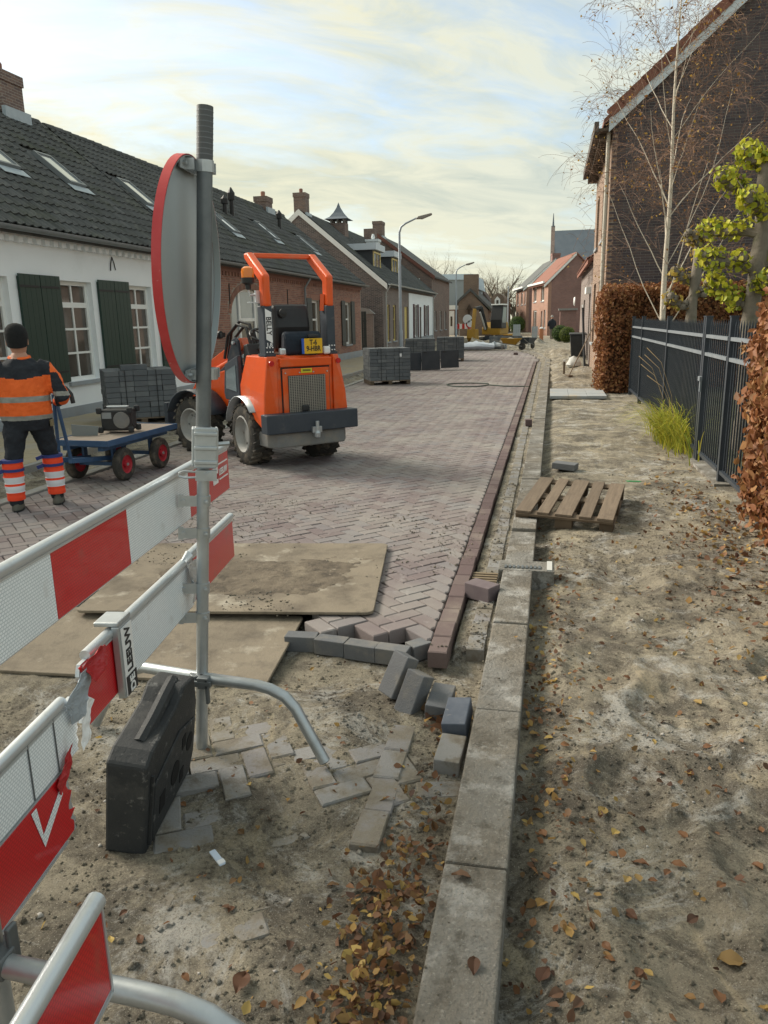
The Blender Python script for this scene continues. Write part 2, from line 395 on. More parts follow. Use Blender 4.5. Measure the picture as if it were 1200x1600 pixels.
for a in range(-40, 620):
    for b in range(-260, 260):
        ox, oy = a + 2 * b, a - 2 * b
        for kind in (0, 1):
            if kind == 0: q = [(ox, oy), (ox + 2, oy), (ox + 2, oy + 1), (ox, oy + 1)]
            else: q = [(ox, oy + 1), (ox + 1, oy + 1), (ox + 1, oy + 3), (ox, oy + 3)]
            mx = (q[0][0] + q[2][0]) / 2 * W; my = (q[0][1] + q[2][1]) / 2 * W
            X = (mx - my) * c45 - 2.9; Y = (mx + my) * c45 + 3.0
            if not (XL - .2 < X < XR + .2 and 3.6 < Y < 42.3): continue
            if not in_front(X, Y): continue
            if Y > 30 and X > float(kx(Y)) - .5: continue
            cells.append((X, Y, kind))
cells.sort(key=lambda c: math.hypot(c[0] + .6, c[1]) if c[0] > -3 else 50 + c[1])
hl, hw = W - .0035, W / 2 - .0035
def rot45(p): return ((p[0] - p[1]) * c45, (p[0] + p[1]) * c45)
full = [[rot45(p) for p in ((-hl, -hw), (hl, -hw), (hl, hw), (-hl, hw))], [rot45(p) for p in ((-hw, -hl), (hw, -hl), (hw, hl), (-hw, hl))]]
def pavemesh(poly, z0=-.09, z1=0, m=PAV):
    b = MB(); b.add(*brick_vf(poly, z0, z1)); return b.mesh('paver', m)
fullme = [pavemesh(p) for p in full]
rest = MB(); nind = 0
for (X, Y, k) in cells:
    poly = [(x + X, y + Y) for x, y in full[k]]
    mxx = max(p[0] for p in poly); mnx = min(p[0] for p in poly); clipped = False
    if Y < 31 and mxx > XR: poly = clipx(poly, XR); clipped = True
    if mnx < XL: poly = clipx(poly, XL, False); clipped = True
    if len(poly) < 3 or area(poly) < .0012: continue
    dz = random.uniform(-.0025, .0025) + .006 * float(fbm(X * .9, Y * .9, 3, 5))
    if nind < 300 and X > -3.2:
        nind += 1
        if clipped: o = ob('paver', pavemesh([(x - X, y - Y) for x, y in poly]), road)
        else:
            o = ob('paver', fullme[k], road); o.rotation_euler = (random.uniform(-.006, .006), random.uniform(-.006, .006), random.uniform(-.008, .008))
        o.location = (X, Y, dz)
    else:
        vs, fs = brick_vf(poly, -.09, 0)
        rest.add([(x, y, z + dz) for x, y, z in vs], fs, 0, random.random())
tag(rest.build('paver_field', PAV, road), 'reddish grey pavers reaching to the far end of the road', kind='stuff')
def course(name, label, x0, width, length, y0, y1, z, m, nmax=300, jit=.003, xf=None, skip=None, hgt=.09, rows=1):
    root = tag(D.objects.new(name, None), label, kind='structure'); COL.objects.link(root)
    me = pavemesh([(-width / 2 + .002, -length / 2 + .002), (width / 2 - .002, -length / 2 + .002), (width / 2 - .002, length / 2 - .002), (-width / 2 + .002, length / 2 - .002)], -hgt, 0, m)
    b = MB(); n = 0
    for r in range(rows):
        y = y0 + length / 2 + (r % 2) * length / 2
        while y < y1:
            x = x0 + r * width + width / 2 + (float(xf(y)) if xf else 0)
            if not (skip and skip(x, y)):
                if n < nmax:
                    o = ob('paver', me, root); n += 1
                    o.location = (x + random.uniform(-jit, jit), y, z + random.uniform(-jit, jit)); o.rotation_euler = (random.uniform(-.01, .01), random.uniform(-.01, .01), random.uniform(-.012, .012))
                else:
                    vs, fs = brick_vf([(-width / 2 + .002, -length / 2 + .002), (width / 2 - .002, -length / 2 + .002), (width / 2 - .002, length / 2 - .002), (-width / 2 + .002, length / 2 - .002)], -hgt, 0)
                    b.add([(px + x, py + y, pz + z) for px, py, pz in vs], fs, 0, random.random())
            y += length
    if b.v: tag(b.build('paver_field', m, root), 'pavers further along the row', kind='stuff')
    return root
course('edge_course', 'dark maroon edging row of pavers beside the road', -.57, .105, .21, 3.66, 31, .004, PAVEDGE)
course('gutter_course', 'sandy gutter row of old pavers against the kerb', -.385, .1, .2, 3.8, 31, -.026, PAVOLD, 180, .005)
course('old_edge_course', 'short row of old grey pavers left standing in the sand', -.625, .108, .205, 2.2, 3.0, -.062, PAVOLD, 20, .007)
# --- kerbs
CONC = mat('kerb_concrete', (.20, .193, .178), (.265, .255, .235), 5, rough=.9, bump=.9, bscale=55, coord='World', spec=.2, dirt=[((.205, .18, .145), 1.7, .40, .58, .8), ((.13, .115, .095), 3.3, .50, .64, .75), ((.42, .41, .39), 5, .54, .62, .6), ((.09, .08, .065), 11, .54, .64, .65), ((.40, .38, .34), 70, .58, .66, .5), ((.08, .07, .06), 110, .58, .66, .5)])
CONCG = mat('kerb_grey', (.27, .27, .26), (.34, .335, .32), 5, rough=.9, bump=.4, bscale=90, coord='World', dirt=[((.33, .27, .185), 2.2, .5, .7, .6)])
def kerb(name, label, pts, wid, top, dep, m, bev=.008):
    root = tag(D.objects.new(name, None), label, kind='structure'); COL.objects.link(root)
    for (x, y, L_, a) in pts:
        b = MB(); b.box((0, 0, -dep / 2), (wid, L_ - .008, dep)); o = b.build('kerb_stone', m, root, bevel=bev)
        o.location = (x, y, top + random.uniform(-.006, .006)); o.rotation_euler = (random.uniform(-.006, .006), random.uniform(-.012, .012), a)
    return root
ks = []
for i in range(41):
    y = .55 + i
    if 4.6 < y < 5.6: continue
    x = float(kx(y)) - .097
    ks.append((x, y, 1.0, math.atan2(float(kx(y - .5) - kx(y + .5)), 1.0)))
ks += [(float(kx(4.85)) - .105, 4.44 + .0, .78, -.0045) ] if False else []
kerb('kerb', 'worn concrete kerb between the gutter and the sandy footpath', [k_ for k_ in ks] + [(float(kx(5.5)) - .097, 5.5, .9, -.0045)], .194, .035, .22, CONC)
kerb('road_kerb', 'low grey kerb along the far side of the road', [(-5.24, 3.5 + i, 1.0, 0) for i in range(38)], .14, .02, .2, CONCG)
kerb('pavement_edging', 'grey edging stones between trench and house pavement', [(-6.2, 3.5 + i, 1.0, 0) for i in range(38)], .09, .05, .2, CONCG)
# pavement before the left-hand houses: flags under a film of sand
FLAG = mat('flagstone', (.30, .27, .22), (.36, .32, .255), 3, rough=.9, bump=.3, bscale=60, piece=[(.29, .265, .22), (.36, .32, .255), (.33, .30, .25)], dirt=[((.37, .305, .2), 1.2, .38, .58, .85)])
hp = tag(D.objects.new('house_pavement', None), 'sandy pavement of square flags before the left-hand houses', kind='structure'); COL.objects.link(hp)
b = MB(); b.add(*brick_vf([(-.148, -.148), (.148, -.148), (.148, .148), (-.148, .148)], -.05, 0)); fme = b.mesh('flagstone', FLAG); fr = MB(); n = 0
for j in range(110):
    for i in range(8):
        x, y = -6.42 - .3 * i, 8.2 + .3 * j
        if n < 300: o = ob('flagstone', fme, hp); o.location = (x, y, .042 + random.uniform(-.003, .003)); n += 1
        else: vs, fs = brick_vf([(x + p, y + q) for p, q in ((-.148, -.148), (.148, -.148), (.148, .148), (-.148, .148))], -.01, .042); fr.add(vs, fs, 0, random.random())
tag(fr.build('flagstone_field', FLAG, hp), 'flags further along the pavement', kind='stuff')
# light slabs laid on the right-hand footpath
SLAB = mat('new_slab', (.30, .32, .33), (.35, .36, .365), 4, rough=.8, bump=.2, bscale=80, dirt=[((.40, .33, .23), 1.5, .52, .66, .8)])
sl_ = tag(D.objects.new('slab_path', None), 'pale concrete slabs laid across the sandy footpath', kind='structure'); COL.objects.link(sl_)
for j in range(3):
    for i in range(3):
        b = MB(); b.box((0, 0, -.03), (.385, .58, .06)); o = b.build('slab', SLAB, sl_, bevel=.004); o.location = (.24 + .39 * i, 17.1 + .59 * j, .045 + random.uniform(-.004, .004))
# ================================================================ houses
def M4(loc=(0, 0, 0), rz=0): return Matrix.Translation(loc) @ Matrix.Rotation(rz, 4, 'Z')
WHITEW = mat('white_render', (.86, .89, .91), (.80, .83, .85), 1.2, rough=.85, bump=.15, bscale=30, dirt=[((.50, .51, .50), .9, .55, .8, .4)])
GREYPL = mat('grey_plinth', (.33, .36, .39), (.28, .30, .32), 2, rough=.85, dirt=[((.36, .31, .24), 2, .5, .75, .5)])
WFRAME = mat('white_paint', (.80, .81, .79), (.74, .75, .73), 4, rough=.45)
CREAM = mat('cream_paint', (.72, .58, .22), (.66, .52, .2), 4, rough=.5)
GLASS = mat('window_glass', (.055, .045, .038), (.10, .085, .07), 1.5, rough=.06, spec=.8)
GLASSB = mat('bright_pane', (.25, .28, .30), (.18, .20, .22), 1.5, rough=.08, spec=.9)
GREENSH = mat('shutter_green', (.012, .035, .026), (.018, .045, .034), 5, rough=.45, streak=(8, 8, .5))
DARKSH = mat('shutter_dark', (.022, .028, .028), (.035, .04, .038), 5, rough=.5)
IRON = mat('black_iron', (.015, .016, .017), rough=.5)
MORT = mat('mortar', (.33, .30, .26), (.27, .245, .21), 5, rough=.95)
MORTD = mat('mortar_grey', (.27, .26, .25), (.22, .21, .20), 5, rough=.95)
BRICKR = mat('brick_red', (.30, .15, .105), (.25, .125, .09), 3, rough=.9, bump=.3, bscale=90, piece=[(.23, .115, .085), (.31, .165, .12), (.36, .20, .15), (.27, .15, .125), (.21, .11, .09)])
BRICKD = mat('brick_dark', (.065, .05, .055), (.10, .08, .085), 3, rough=.85, bump=.3, bscale=90, piece=[(.055, .045, .052), (.09, .07, .075), (.12, .09, .085), (.075, .06, .072)])
BRICKB = mat('brick_brown', (.22, .15, .11), (.18, .12, .09), 3, rough=.9, piece=[(.17, .115, .09), (.24, .165, .12), (.13, .09, .085), (.29, .22, .17)])
TILE = mat('roof_tile', (.07, .074, .075), (.05, .054, .055), 5, rough=.8, bump=.35, bscale=70, piece=[(.05, .054, .055), (.08, .085, .087), (.065, .07, .07), (.105, .11, .112)], dirt=[((.06, .07, .035), 1.0, .52, .70, .55), ((.16, .165, .15), 3.2, .56, .70, .6), ((.03, .034, .03), 1.9, .52, .68, .6)])
TILER = mat('roof_tile_red', (.20, .085, .06), (.16, .07, .05), 5, rough=.85, piece=[(.18, .075, .055), (.24, .105, .075), (.15, .065, .05)])
ZINC = mat('zinc', (.22, .25, .27), (.28, .30, .32), 5, rough=.5, metal=.5, bump=.05)
LEAD = mat('lead_flashing', (.42, .48, .52), (.34, .40, .44), 6, rough=.6)
SLATE = mat('slate', (.10, .125, .155), (.13, .155, .185), .6, rough=.6, bump=.2, bscale=4)
def brickwall_mat(name, c1, c2, mo, sw=.22, sh=.0625, vary=.35):
    m = D.materials.new(name); m.use_nodes = True; n = m.node_tree.nodes; l = m.node_tree.links; b = n['Principled BSDF']
    t = n.new('ShaderNodeTexCoord'); s = n.new('ShaderNodeSeparateXYZ'); l.new(t.outputs['Object'], s.inputs[0])
    a = n.new('ShaderNodeMath'); a.operation = 'ADD'; l.new(s.outputs[0], a.inputs[0]); l.new(s.outputs[1], a.inputs[1])
    c = n.new('ShaderNodeCombineXYZ'); l.new(a.outputs[0], c.inputs[0]); l.new(s.outputs[2], c.inputs[1])
    k = n.new('ShaderNodeTexBrick'); l.new(c.outputs[0], k.inputs['Vector']); k.inputs['Scale'].default_value = 1
    k.inputs['Brick Width'].default_value = sw; k.inputs['Row Height'].default_value = sh; k.inputs['Mortar Size'].default_value = .006
    k.inputs['Color1'].default_value = (*c1, 1); k.inputs['Color2'].default_value = (*c2, 1); k.inputs['Mortar'].default_value = (*mo, 1)
    z = n.new('ShaderNodeTexNoise'); z.inputs['Scale'].default_value = .8; z.inputs['Detail'].default_value = 6; l.new(t.outputs['Object'], z.inputs['Vector'])
    mr = n.new('ShaderNodeMapRange'); mr.inputs[3].default_value = 1 - vary; mr.inputs[4].default_value = 1 + vary; l.new(z.outputs[0], mr.inputs[0])
    v = n.new('ShaderNodeVectorMath'); v.operation = 'SCALE'; l.new(k.outputs[0], v.inputs[0]); l.new(mr.outputs[0], v.inputs['Scale'])
    l.new(v.outputs[0], b.inputs['Base Color']); b.inputs['Roughness'].default_value = .9
    bp = n.new('ShaderNodeBump'); bp.inputs['Strength'].default_value = .5; bp.inputs['Distance'].default_value = .01; bp.invert = True; l.new(k.outputs['Fac'], bp.inputs['Height']); l.new(bp.outputs[0], b.inputs['Normal'])
    return m
BWR = brickwall_mat('far_brick_red', (.36, .19, .13), (.29, .15, .11), (.34, .30, .26))
BWB = brickwall_mat('far_brick_brown', (.19, .125, .10), (.12, .085, .08), (.28, .25, .22))
BWG = brickwall_mat('far_brick_grey', (.22, .17, .15), (.17, .135, .125), (.27, .25, .23))
BWP = brickwall_mat('far_brick_purple', (.25, .13, .11), (.20, .105, .095), (.26, .22, .20))

def cells(b, u0, u1, z0, z1, ops, y0, y1, m=0):
    us = sorted({u0, u1, *[q for o in ops for q in o[:2]]}); zs = sorted({z0, z1, *[q for o in ops for q in o[2:4]]})
    us = [u for u in us if u0 <= u <= u1]; zs = [z for z in zs if z0 <= z <= z1]
    for a, c in zip(us, us[1:]):
        run = None
        for d, e in zip(zs, zs[1:]):
            hole = any(o[0] <= (a + c) / 2 <= o[1] and o[2] <= (d + e) / 2 <= o[3] for o in ops)
            if hole:
                if run: b.bb((a, y0, run[0]), (c, y1, run[1]), m); run = None
            else: run = (run[0] if run else d, e)
        if run: b.bb((a, y0, run[0]), (c, y1, run[1]), m)
def brick_field(parent, M, u0, u1, z0, z1, inside, m, nind, key, bl=.208, bh=.05, pl=.219, ph=.0618, proud=.007):
    vs = [(-bl / 2, 0, -bh / 2), (bl / 2, 0, -bh / 2), (bl / 2, 0, bh / 2), (-bl / 2, 0, bh / 2)]
    def geo(l):
        return [(-l / 2, .01, -bh / 2), (l / 2, .01, -bh / 2), (l / 2, .01, bh / 2), (-l / 2, .01, bh / 2), (-l / 2, -proud, -bh / 2), (l / 2, -proud, -bh / 2), (l / 2, -proud, bh / 2), (-l / 2, -proud, bh / 2)]
    F = [(4, 5, 6, 7), (0, 1, 5, 4), (1, 2, 6, 5), (2, 3, 7, 6), (3, 0, 4, 7)]
    spots = []; r = 0; z = z0 + ph / 2
    while z < z1:
        u = u0 + (pl / 2 if r % 2 else 0) + pl / 2
        while u < u1:
            if inside(u - bl / 2, z) and inside(u + bl / 2, z): spots.append((u, z, bl))
            elif inside(u, z) and inside(u + bl / 2, z): spots.append((u + bl / 4, z, bl / 2 - .004))
            elif inside(u, z) and inside(u - bl / 2, z): spots.append((u - bl / 4, z, bl / 2 - .004))
            u += pl
        r += 1; z += ph
    spots.sort(key=key)
    b = MB(); b.add(geo(bl), F); me = b.mesh('brick', m); rest = MB(); n = 0
    for (u, z, l) in spots:
        if n < nind and l == bl:
            o = ob('brick', me, parent); o.matrix_basis = M @ Matrix.Translation((u, random.uniform(-.001, .001), z)); n += 1
        else: rest.add([(x + u, y, q + z) for x, y, q in geo(l)], F, 0, random.random())
    o = rest.build('brickwork', m, parent); o.matrix_basis = M; tag(o, None, kind='stuff')
def tile_roof(parent, u0, u1, eave, ridge, m, nind, near_u, holes=(), tw=.215, pitch=.305, name='roof_tile', thick=.055):
    (ye, ze), (yr, zr) = eave, ridge
    L_ = math.hypot(yr - ye, zr - ze); a = math.atan2(zr - ze, yr - ye)
    M = Matrix.Translation((0, ye, ze)) @ Matrix.Rotation(a, 4, 'X')       # x along eave, y up slope, z normal
    prof = [(0, .026), (.03, .012), (.075, .0), (.125, .004), (.165, .024), (.195, .034), (.222, .024)]
    ln = pitch + .05; vs = []; k = len(prof)
    for (u, h) in prof: vs.append((u, 0, h + .030))
    for (u, h) in prof: vs.append((u, ln, h + .002))
    for (u, h) in prof: vs.append((u, 0, h + .008))
    fs = [(i, i + 1, k + i + 1, k + i) for i in range(k - 1)] + [(2 * k + i, 2 * k + i + 1, i + 1, i) for i in range(k - 1)]
    b = MB(); b.add(vs, fs); me = b.mesh(name, m)
    rows = int((L_ - .08) / pitch); spots = []
    for r in range(rows + 1):
        for c in range(int((u1 - u0) / tw)):
            u = u0 + c * tw; v = r * pitch
            if any(h[0] < u + tw and h[1] > u and h[2] < v + pitch * .8 and h[3] > v for h in holes): continue
            spots.append((u, v))
    spots.sort(key=lambda s: math.hypot(s[0] - near_u, s[1] * .6))
    rest = MB()
    for i, (u, v) in enumerate(spots):
        dz = random.uniform(-.004, .004)
        if i < nind: o = ob(name, me, parent); o.matrix_basis = M @ Matrix.Translation((u, v, dz)) @ Matrix.Rotation(random.uniform(-.02, .02), 4, 'Z')
        else: rest.add([(x + u, y + v, z + dz) for x, y, z in vs], fs, 0, random.random())
    if rest.v: o = rest.build('roof_tiling', m, parent); o.matrix_basis = M; tag(o, None, kind='stuff')
    return M, L_
def roof_body(parent, u0, u1, eave, ridge, depth, m, name='roof', dz=-.02):
    (ye, ze), (yr, zr) = eave, ridge; yb = 2 * yr - ye
    b = MB(); b.prism([(ye, ze + dz), (yr, zr + dz), (yb, ze + dz), (yb, ze + dz - .12), (yr, zr + dz - .14), (ye, ze + dz - .12)], u1 - u0, 'YZ', u0)
    return b.build(name, m, parent)
def window(parent, u0, u1, z0, z1, cols=2, rows=(1, 1), recess=.1, fw=.06, mw=.026, fm=None, gm=None, sill=True, y=0, name='window', thick_at=None):
    fm = fm or WFRAME; gm = gm or GLASS; yo = y + recess
    b = MB(); b.bb((u0, yo, z0), (u0 + fw, yo + .07, z1)).bb((u1 - fw, yo, z0), (u1, yo + .07, z1))
    b.bb((u0 + fw, yo, z0), (u1 - fw, yo + .07, z0 + fw)).bb((u0 + fw, yo, z1 - fw), (u1 - fw, yo + .07, z1))
    iu0, iu1, iz0, iz1 = u0 + fw, u1 - fw, z0 + fw, z1 - fw; tot = sum(rows); z = iz0; panes = []
    for ri, r in enumerate(rows):
        zt = z + (iz1 - iz0) * r / tot
        if ri < len(rows) - 1:
            h = mw * (2.4 if thick_at == ri else 1) ; b.bb((iu0, yo + .004, zt - h / 2), (iu1, yo + .06, zt + h / 2))
        for c in range(cols):
            a0 = iu0 + (iu1 - iu0) * c / cols; a1 = iu0 + (iu1 - iu0) * (c + 1) / cols; panes.append((a0, a1, z, zt))
        z = zt
    for c in range(1, cols):
        a = iu0 + (iu1 - iu0) * c / cols; b.bb((a - mw / 2, yo + .008, iz0), (a + mw / 2, yo + .056, iz1))
    w = b.build(name, fm, parent)
    for (a0, a1, p0, p1) in panes:
        q = MB(); q.bb((a0 + mw / 3, yo + .03, p0 + mw / 3), (a1 - mw / 3, yo + .036, p1 - mw / 3)); q.build('pane', gm, w)
    if sill:
        q = MB(); q.bb((u0 - .06, y - .06, z0 - .075), (u1 + .06, yo + .02, z0 - .003)); q.build('sill', GREYPL if sill is True else sill, w)
    return w
def shutter(parent, u0, u1, z0, z1, m, y=0, nb=4, boards=True):
    b = MB(); w = (u1 - u0)
    b.bb((u0 + .01, y - .032, z0 + .04), (u1 - .01, y - .006, z1 - .04))
    s = b.build('shutter', m, parent)
    bw = w / nb
    for i in range(nb):
        q = MB(); q.bb((u0 + i * bw + .0025, y - .058, z0), (u0 + (i + 1) * bw - .0025, y - .033 + random.uniform(-.002, 0), z1)); q.build('board', m, s)
    for z in (z0 + .2, z1 - .2): q = MB(); q.bb((u0 - .02, y - .068, z - .018), (u1 - .05, y - .0585, z + .018)); q.build('hinge', IRON, s)
    return s
def gutter(parent, u0, u1, y, z, m=ZINC, r=.075):
    b = MB(); n = 8; vs = []; 
    for u in (u0, u1):
        for i in range(n + 1): a = math.pi * (1 + i / n); vs.append((u, y + r * math.cos(a), z + r * math.sin(a)))
        for i in range(n + 1): a = math.pi * (2 - i / n); vs.append((u, y + (r - .008) * math.cos(a), z + (r - .008) * math.sin(a)))
    k = 2 * n + 2
    b.add(vs, [(i, (i + 1) % k, k + (i + 1) % k, k + i) for i in range(k)] + [tuple(range(k)), tuple(range(2 * k - 1, k - 1, -1))])
    return b.build('gutter', m, parent, smooth=True)
def downpipe(parent, u, z0, z1, y=-.1, m=ZINC, yo=-.3):
    b = MB(); b.tube([(u, yo, z1), (u, yo, z1 - .08), (u, y, z1 - .38), (u, y, z0)], .04, 8); o = b.build('downpipe', m, parent, smooth=True)
    q = MB()
    for z in (z0 + .6, z1 - .6): q.box((u, y, z), (.1, .09, .03))
    q.build('pipe_clamp', m, o)
def chimney(parent, u, y, z0, z1, w, d, m, cap=True):
    b = MB(); b.bb((u - w / 2, y - d / 2, z0), (u + w / 2, y + d / 2, z1 - .1)); b.bb((u - w / 2 - .03, y - d / 2 - .03, z1 - .22), (u + w / 2 + .03, y + d / 2 + .03, z1))
    c = b.build('chimney', m, parent)
    q = MB(); q.bb((u - w / 2 - .08, y - d / 2 - .1, z0 + .1), (u + w / 2 + .08, y - d / 2 - .004, z0 + .34)); q.build('flashing', LEAD, c)
    if cap:
        q = MB(); q.lathe([(.09, z1 - .02), (.10, z1 + .2), (.08, z1 + .24)], 10, c=(u, y, 0)); q.build('chimney_pot', BRICKR, c)
    return c
def skylight(parent, M, u, v, w=.6, l=1.05):
    b = MB()
    b.bb((u, v, .02), (u + .05, v + l, .12)).bb((u + w - .05, v, .02), (u + w, v + l, .12)).bb((u + .05, v, .02), (u + w - .05, v + .06, .12)).bb((u + .05, v + l - .06, .02), (u + w - .05, v + l, .12))
    s = b.build('skylight', mat('skylight_frame', (.20, .22, .23), rough=.5, metal=.3), parent); s.matrix_basis = M
    q = MB(); q.bb((u + .05, v + .06, .085), (u + w - .05, v + l - .06, .095)); q.build('pane', mat('skylight_glass', (.55, .58, .60), rough=.05, spec=1.0, metal=.6), s)
    q = MB(); q.bb((u - .08, v - .22, .052), (u + w + .08, v - .005, .062)); q.build('flashing', LEAD, s)
    return s
EAVE, RIDGE = (-.25, 3.30), (3.7, 6.53)
# ---------- white house, left front
YW0, YW1 = 4.0, 18.7
wh = thing('white_house', 'whitewashed cottage with dark green shutters and a mossy tiled roof', 'house', (-8.8, YW0, 0), R_(90))
u_ = lambda Y: Y - YW0
wins = [(10.5, 11.68), (13.1, 14.13), (15.5, 16.5)]
ops = [(u_(a), u_(c), .66, 2.5) for a, c in wins]
b = MB(); cells(b, 0, u_(YW1) - .002, .2, 3.2, ops, 0, .3); b.build('wall', WHITEW, wh)
b = MB(); b.bb((0, -.03, -.1), (u_(YW1) - .002, .3, .198)); b.build('plinth', GREYPL, wh)
b = MB(); b.prism([(0.0, 3.2), (7.4, 3.2), (3.7, 6.3)], .3, 'YZ', 0); b.bb((0, 7.1, -.1), (u_(YW1), 7.4, 3.2)).bb((0, .3, -.1), (.3, 7.1, 3.2)); b.build('back_wall', WHITEW, wh)
b = MB(); b.bb((.3, 1.6, -.1), (u_(YW1), 1.65, 3.2)); b.build('inner_wall', mat('dim_room', (.12, .10, .08), rough=.9), wh)
b = MB()
for i in range(int((YW1 - YW0) / .24)): b.bb((i * .24 + .02, -.12, 3.06), (i * .24 + .14, -.002, 3.16))
b.bb((0, -.1, 3.16), (u_(YW1), -.002, 3.235))
b.build('cornice', WHITEW, wh)
for i, (a, c) in enumerate(wins):
    window(wh, u_(a), u_(c), .66, 2.5, 2, (1, 1, 1, .8), .11, .075, .04, thick_at=2, sill=GREYPL)
for (a, c) in ((11.9, 13.04), (14.3, 15.46), (16.72, 17.88)):
    mid = (a + c) / 2
    shutter(wh, u_(a), u_(mid) - .006, .67, 2.56, GREENSH); shutter(wh, u_(mid) + .006, u_(c), .67, 2.56, GREENSH)
for Y in (14.95,):
    b = MB(); b.tube([(u_(Y) - .09, -.02, 2.76), (u_(Y) - .06, -.02, 2.9), (u_(Y), -.02, 3.03), (u_(Y) + .06, -.02, 2.92), (u_(Y) + .1, -.02, 2.78)], .011, 6); b.build('wall_anchor', IRON, wh)
roof_body(wh, 0, u_(YW1), EAVE, RIDGE, 0, TILE)
SKY_V = (2.05, 1.0)
sk1 = [(13.55, 2.0), (15.75, 2.0)]
holes = [(u_(Y) - .05, u_(Y) + .65, v - .1, v + 1.1) for Y, v in sk1]
Mr, Lr = tile_roof(wh, 3.0, u_(YW1), EAVE, RIDGE, TILE, 300, u_(11.5), holes)
for Y, v in sk1: skylight(wh, Mr, u_(Y), v)
gutter(wh, 0, u_(YW1), -.34, 3.27)
def ridge_tiles(parent, u0, u1, y, z, m):
    n = int((u1 - u0) / .36); w = MB(); vs = []
    for u in (0, .37):
        r = .11 if u == 0 else .125
        for i in range(7): a = math.pi * i / 6; vs.append((u, r * math.cos(a), r * math.sin(a)))
    w.add(vs, [(i, i + 1, 8 + i, 7 + i) for i in range(6)] + [tuple(range(7)), tuple(range(13, 6, -1))]); me = w.mesh('ridge_tile', m)
    for i in range(n): o = ob('ridge_tile', me, parent); o.location = (u0 + i * .36, y, z + random.uniform(-.006, .006))
ridge_tiles(wh, 4, u_(YW1), 3.7, 6.5, TILE)
chimney(wh, u_(17.3), 3.75, 6.2, 7.32, .75, .6, BWB)
# ---------- long brick house
YB1 = 36.65
bh = thing('brick_cottage', 'long red brick cottage with an arched window and black shutters', 'house', (-8.8, YW1, 0), R_(90))
u_ = lambda Y: Y - YW1
wins = [(28.62, 29.68), (33.55, 34.6)]
arch = (21.0, 23.95)
ops = [(u_(a), u_(c), .66, 2.45) for a, c in wins] + [(u_(arch[0]), u_(arch[1]), .75, 2.66)]
b = MB(); cells(b, 0, u_(YB1), .3, 3.16, ops, 0, .3)
am = (arch[0] + arch[1]) / 2; aw = (arch[1] - arch[0]) / 2
def archz(Y): t = (Y - am) / aw; return 1.95 + .7 * math.sqrt(max(0, 1 - t * t))
for s in (-1, 1):
    pts = [(u_(am + s * aw * math.cos(q * math.pi / 20)), 1.95 + .7 * math.sin(q * math.pi / 20)) for q in range(11)]
    b.prism(pts + [(u_(am + s * aw), 2.66)], .298, 'XZ', .001)
b.build('wall', MORT, bh)
def ins(u, z):
    Y = u + YW1
    if not (0 <= u <= u_(YB1) and .3 <= z <= 2.93): return False
    for a, c in wins:
        if a - .01 < Y < c + .01 and .64 < z < 2.62 and not (z > 2.47): return False
        if a - .06 < Y < c + .06 and 2.45 <= z < 2.66: return False
    if arch[0] - .01 < Y < arch[1] + .01 and .72 < z < archz(Y) + .2: return False
    t = (Y - am) / (aw + .2)
    if abs(t) < 1 and 1.9 < z < 1.95 + .92 * math.sqrt(1 - t * t): return False
    return True
brick_field(bh, Matrix.Identity(4), 0, u_(YB1), .3, 2.93, ins, BRICKR, 300, lambda s: math.hypot(s[0] - u_(24.5), (s[1] - 2.2) * 2))
b = MB()
for a, c in wins:       # flat arches of bricks on end
    k = 14
    for i in range(k): b.bb((u_(a) - .04 + i * (c - a + .08) / k + .004, -.012, 2.47), (u_(a) - .04 + (i + 1) * (c - a + .08) / k - .004, .02, 2.66))
for i in range(46):
    q = math.pi * (i + .5) / 46; cY = am + (aw + .1) * math.cos(q); cz = 1.95 + .8 * math.sin(q)
    ang = math.atan2(math.sin(q) * aw, math.cos(q) * .7)
    b.box((u_(cY), 0, cz), (.19, .024, .052), (0, -ang, 0), 0, random.random())
b.build('arch_bricks', BRICKR, bh)
b = MB(); b.bb((0, -.03, -.1), (u_(YB1) + .001, .3, .298)); b.build('plinth', GREYPL, bh)
b = MB()
for i in range(int((YB1 - YW1) / .222)): b.bb((i * .222 + .03, -.05, 2.96), (i * .222 + .14, .0, 3.06), 0, random.random())
b.bb((0, -.06, 3.062), (u_(YB1), 0, 3.2)); b.build('cornice', BRICKR, bh)
b = MB(); b.prism([(-.0, 3.16), (7.4, 3.16), (3.7, 6.25)], .3, 'YZ', u_(YB1) - .3); b.bb((u_(YB1) - .3, .3, -.1), (u_(YB1), 7.4, 3.158)); b.build('gable_wall', BWR, bh)
b = MB(); b.bb((.1, 1.6, -.1), (u_(YB1) - .3, 1.65, 3.2)); b.build('inner_wall', MATS['dim_room'], bh)
for a, c in wins:
    window(bh, u_(a), u_(c), .66, 2.45, 1, (1.6, 1), .09, .085, .07, sill=GREYPL)
    shutter(bh, u_(a) - .62, u_(a) - .03, .62, 2.52, DARKSH, nb=4); shutter(bh, u_(c) + .03, u_(c) + .62, .62, 2.52, DARKSH, nb=4)
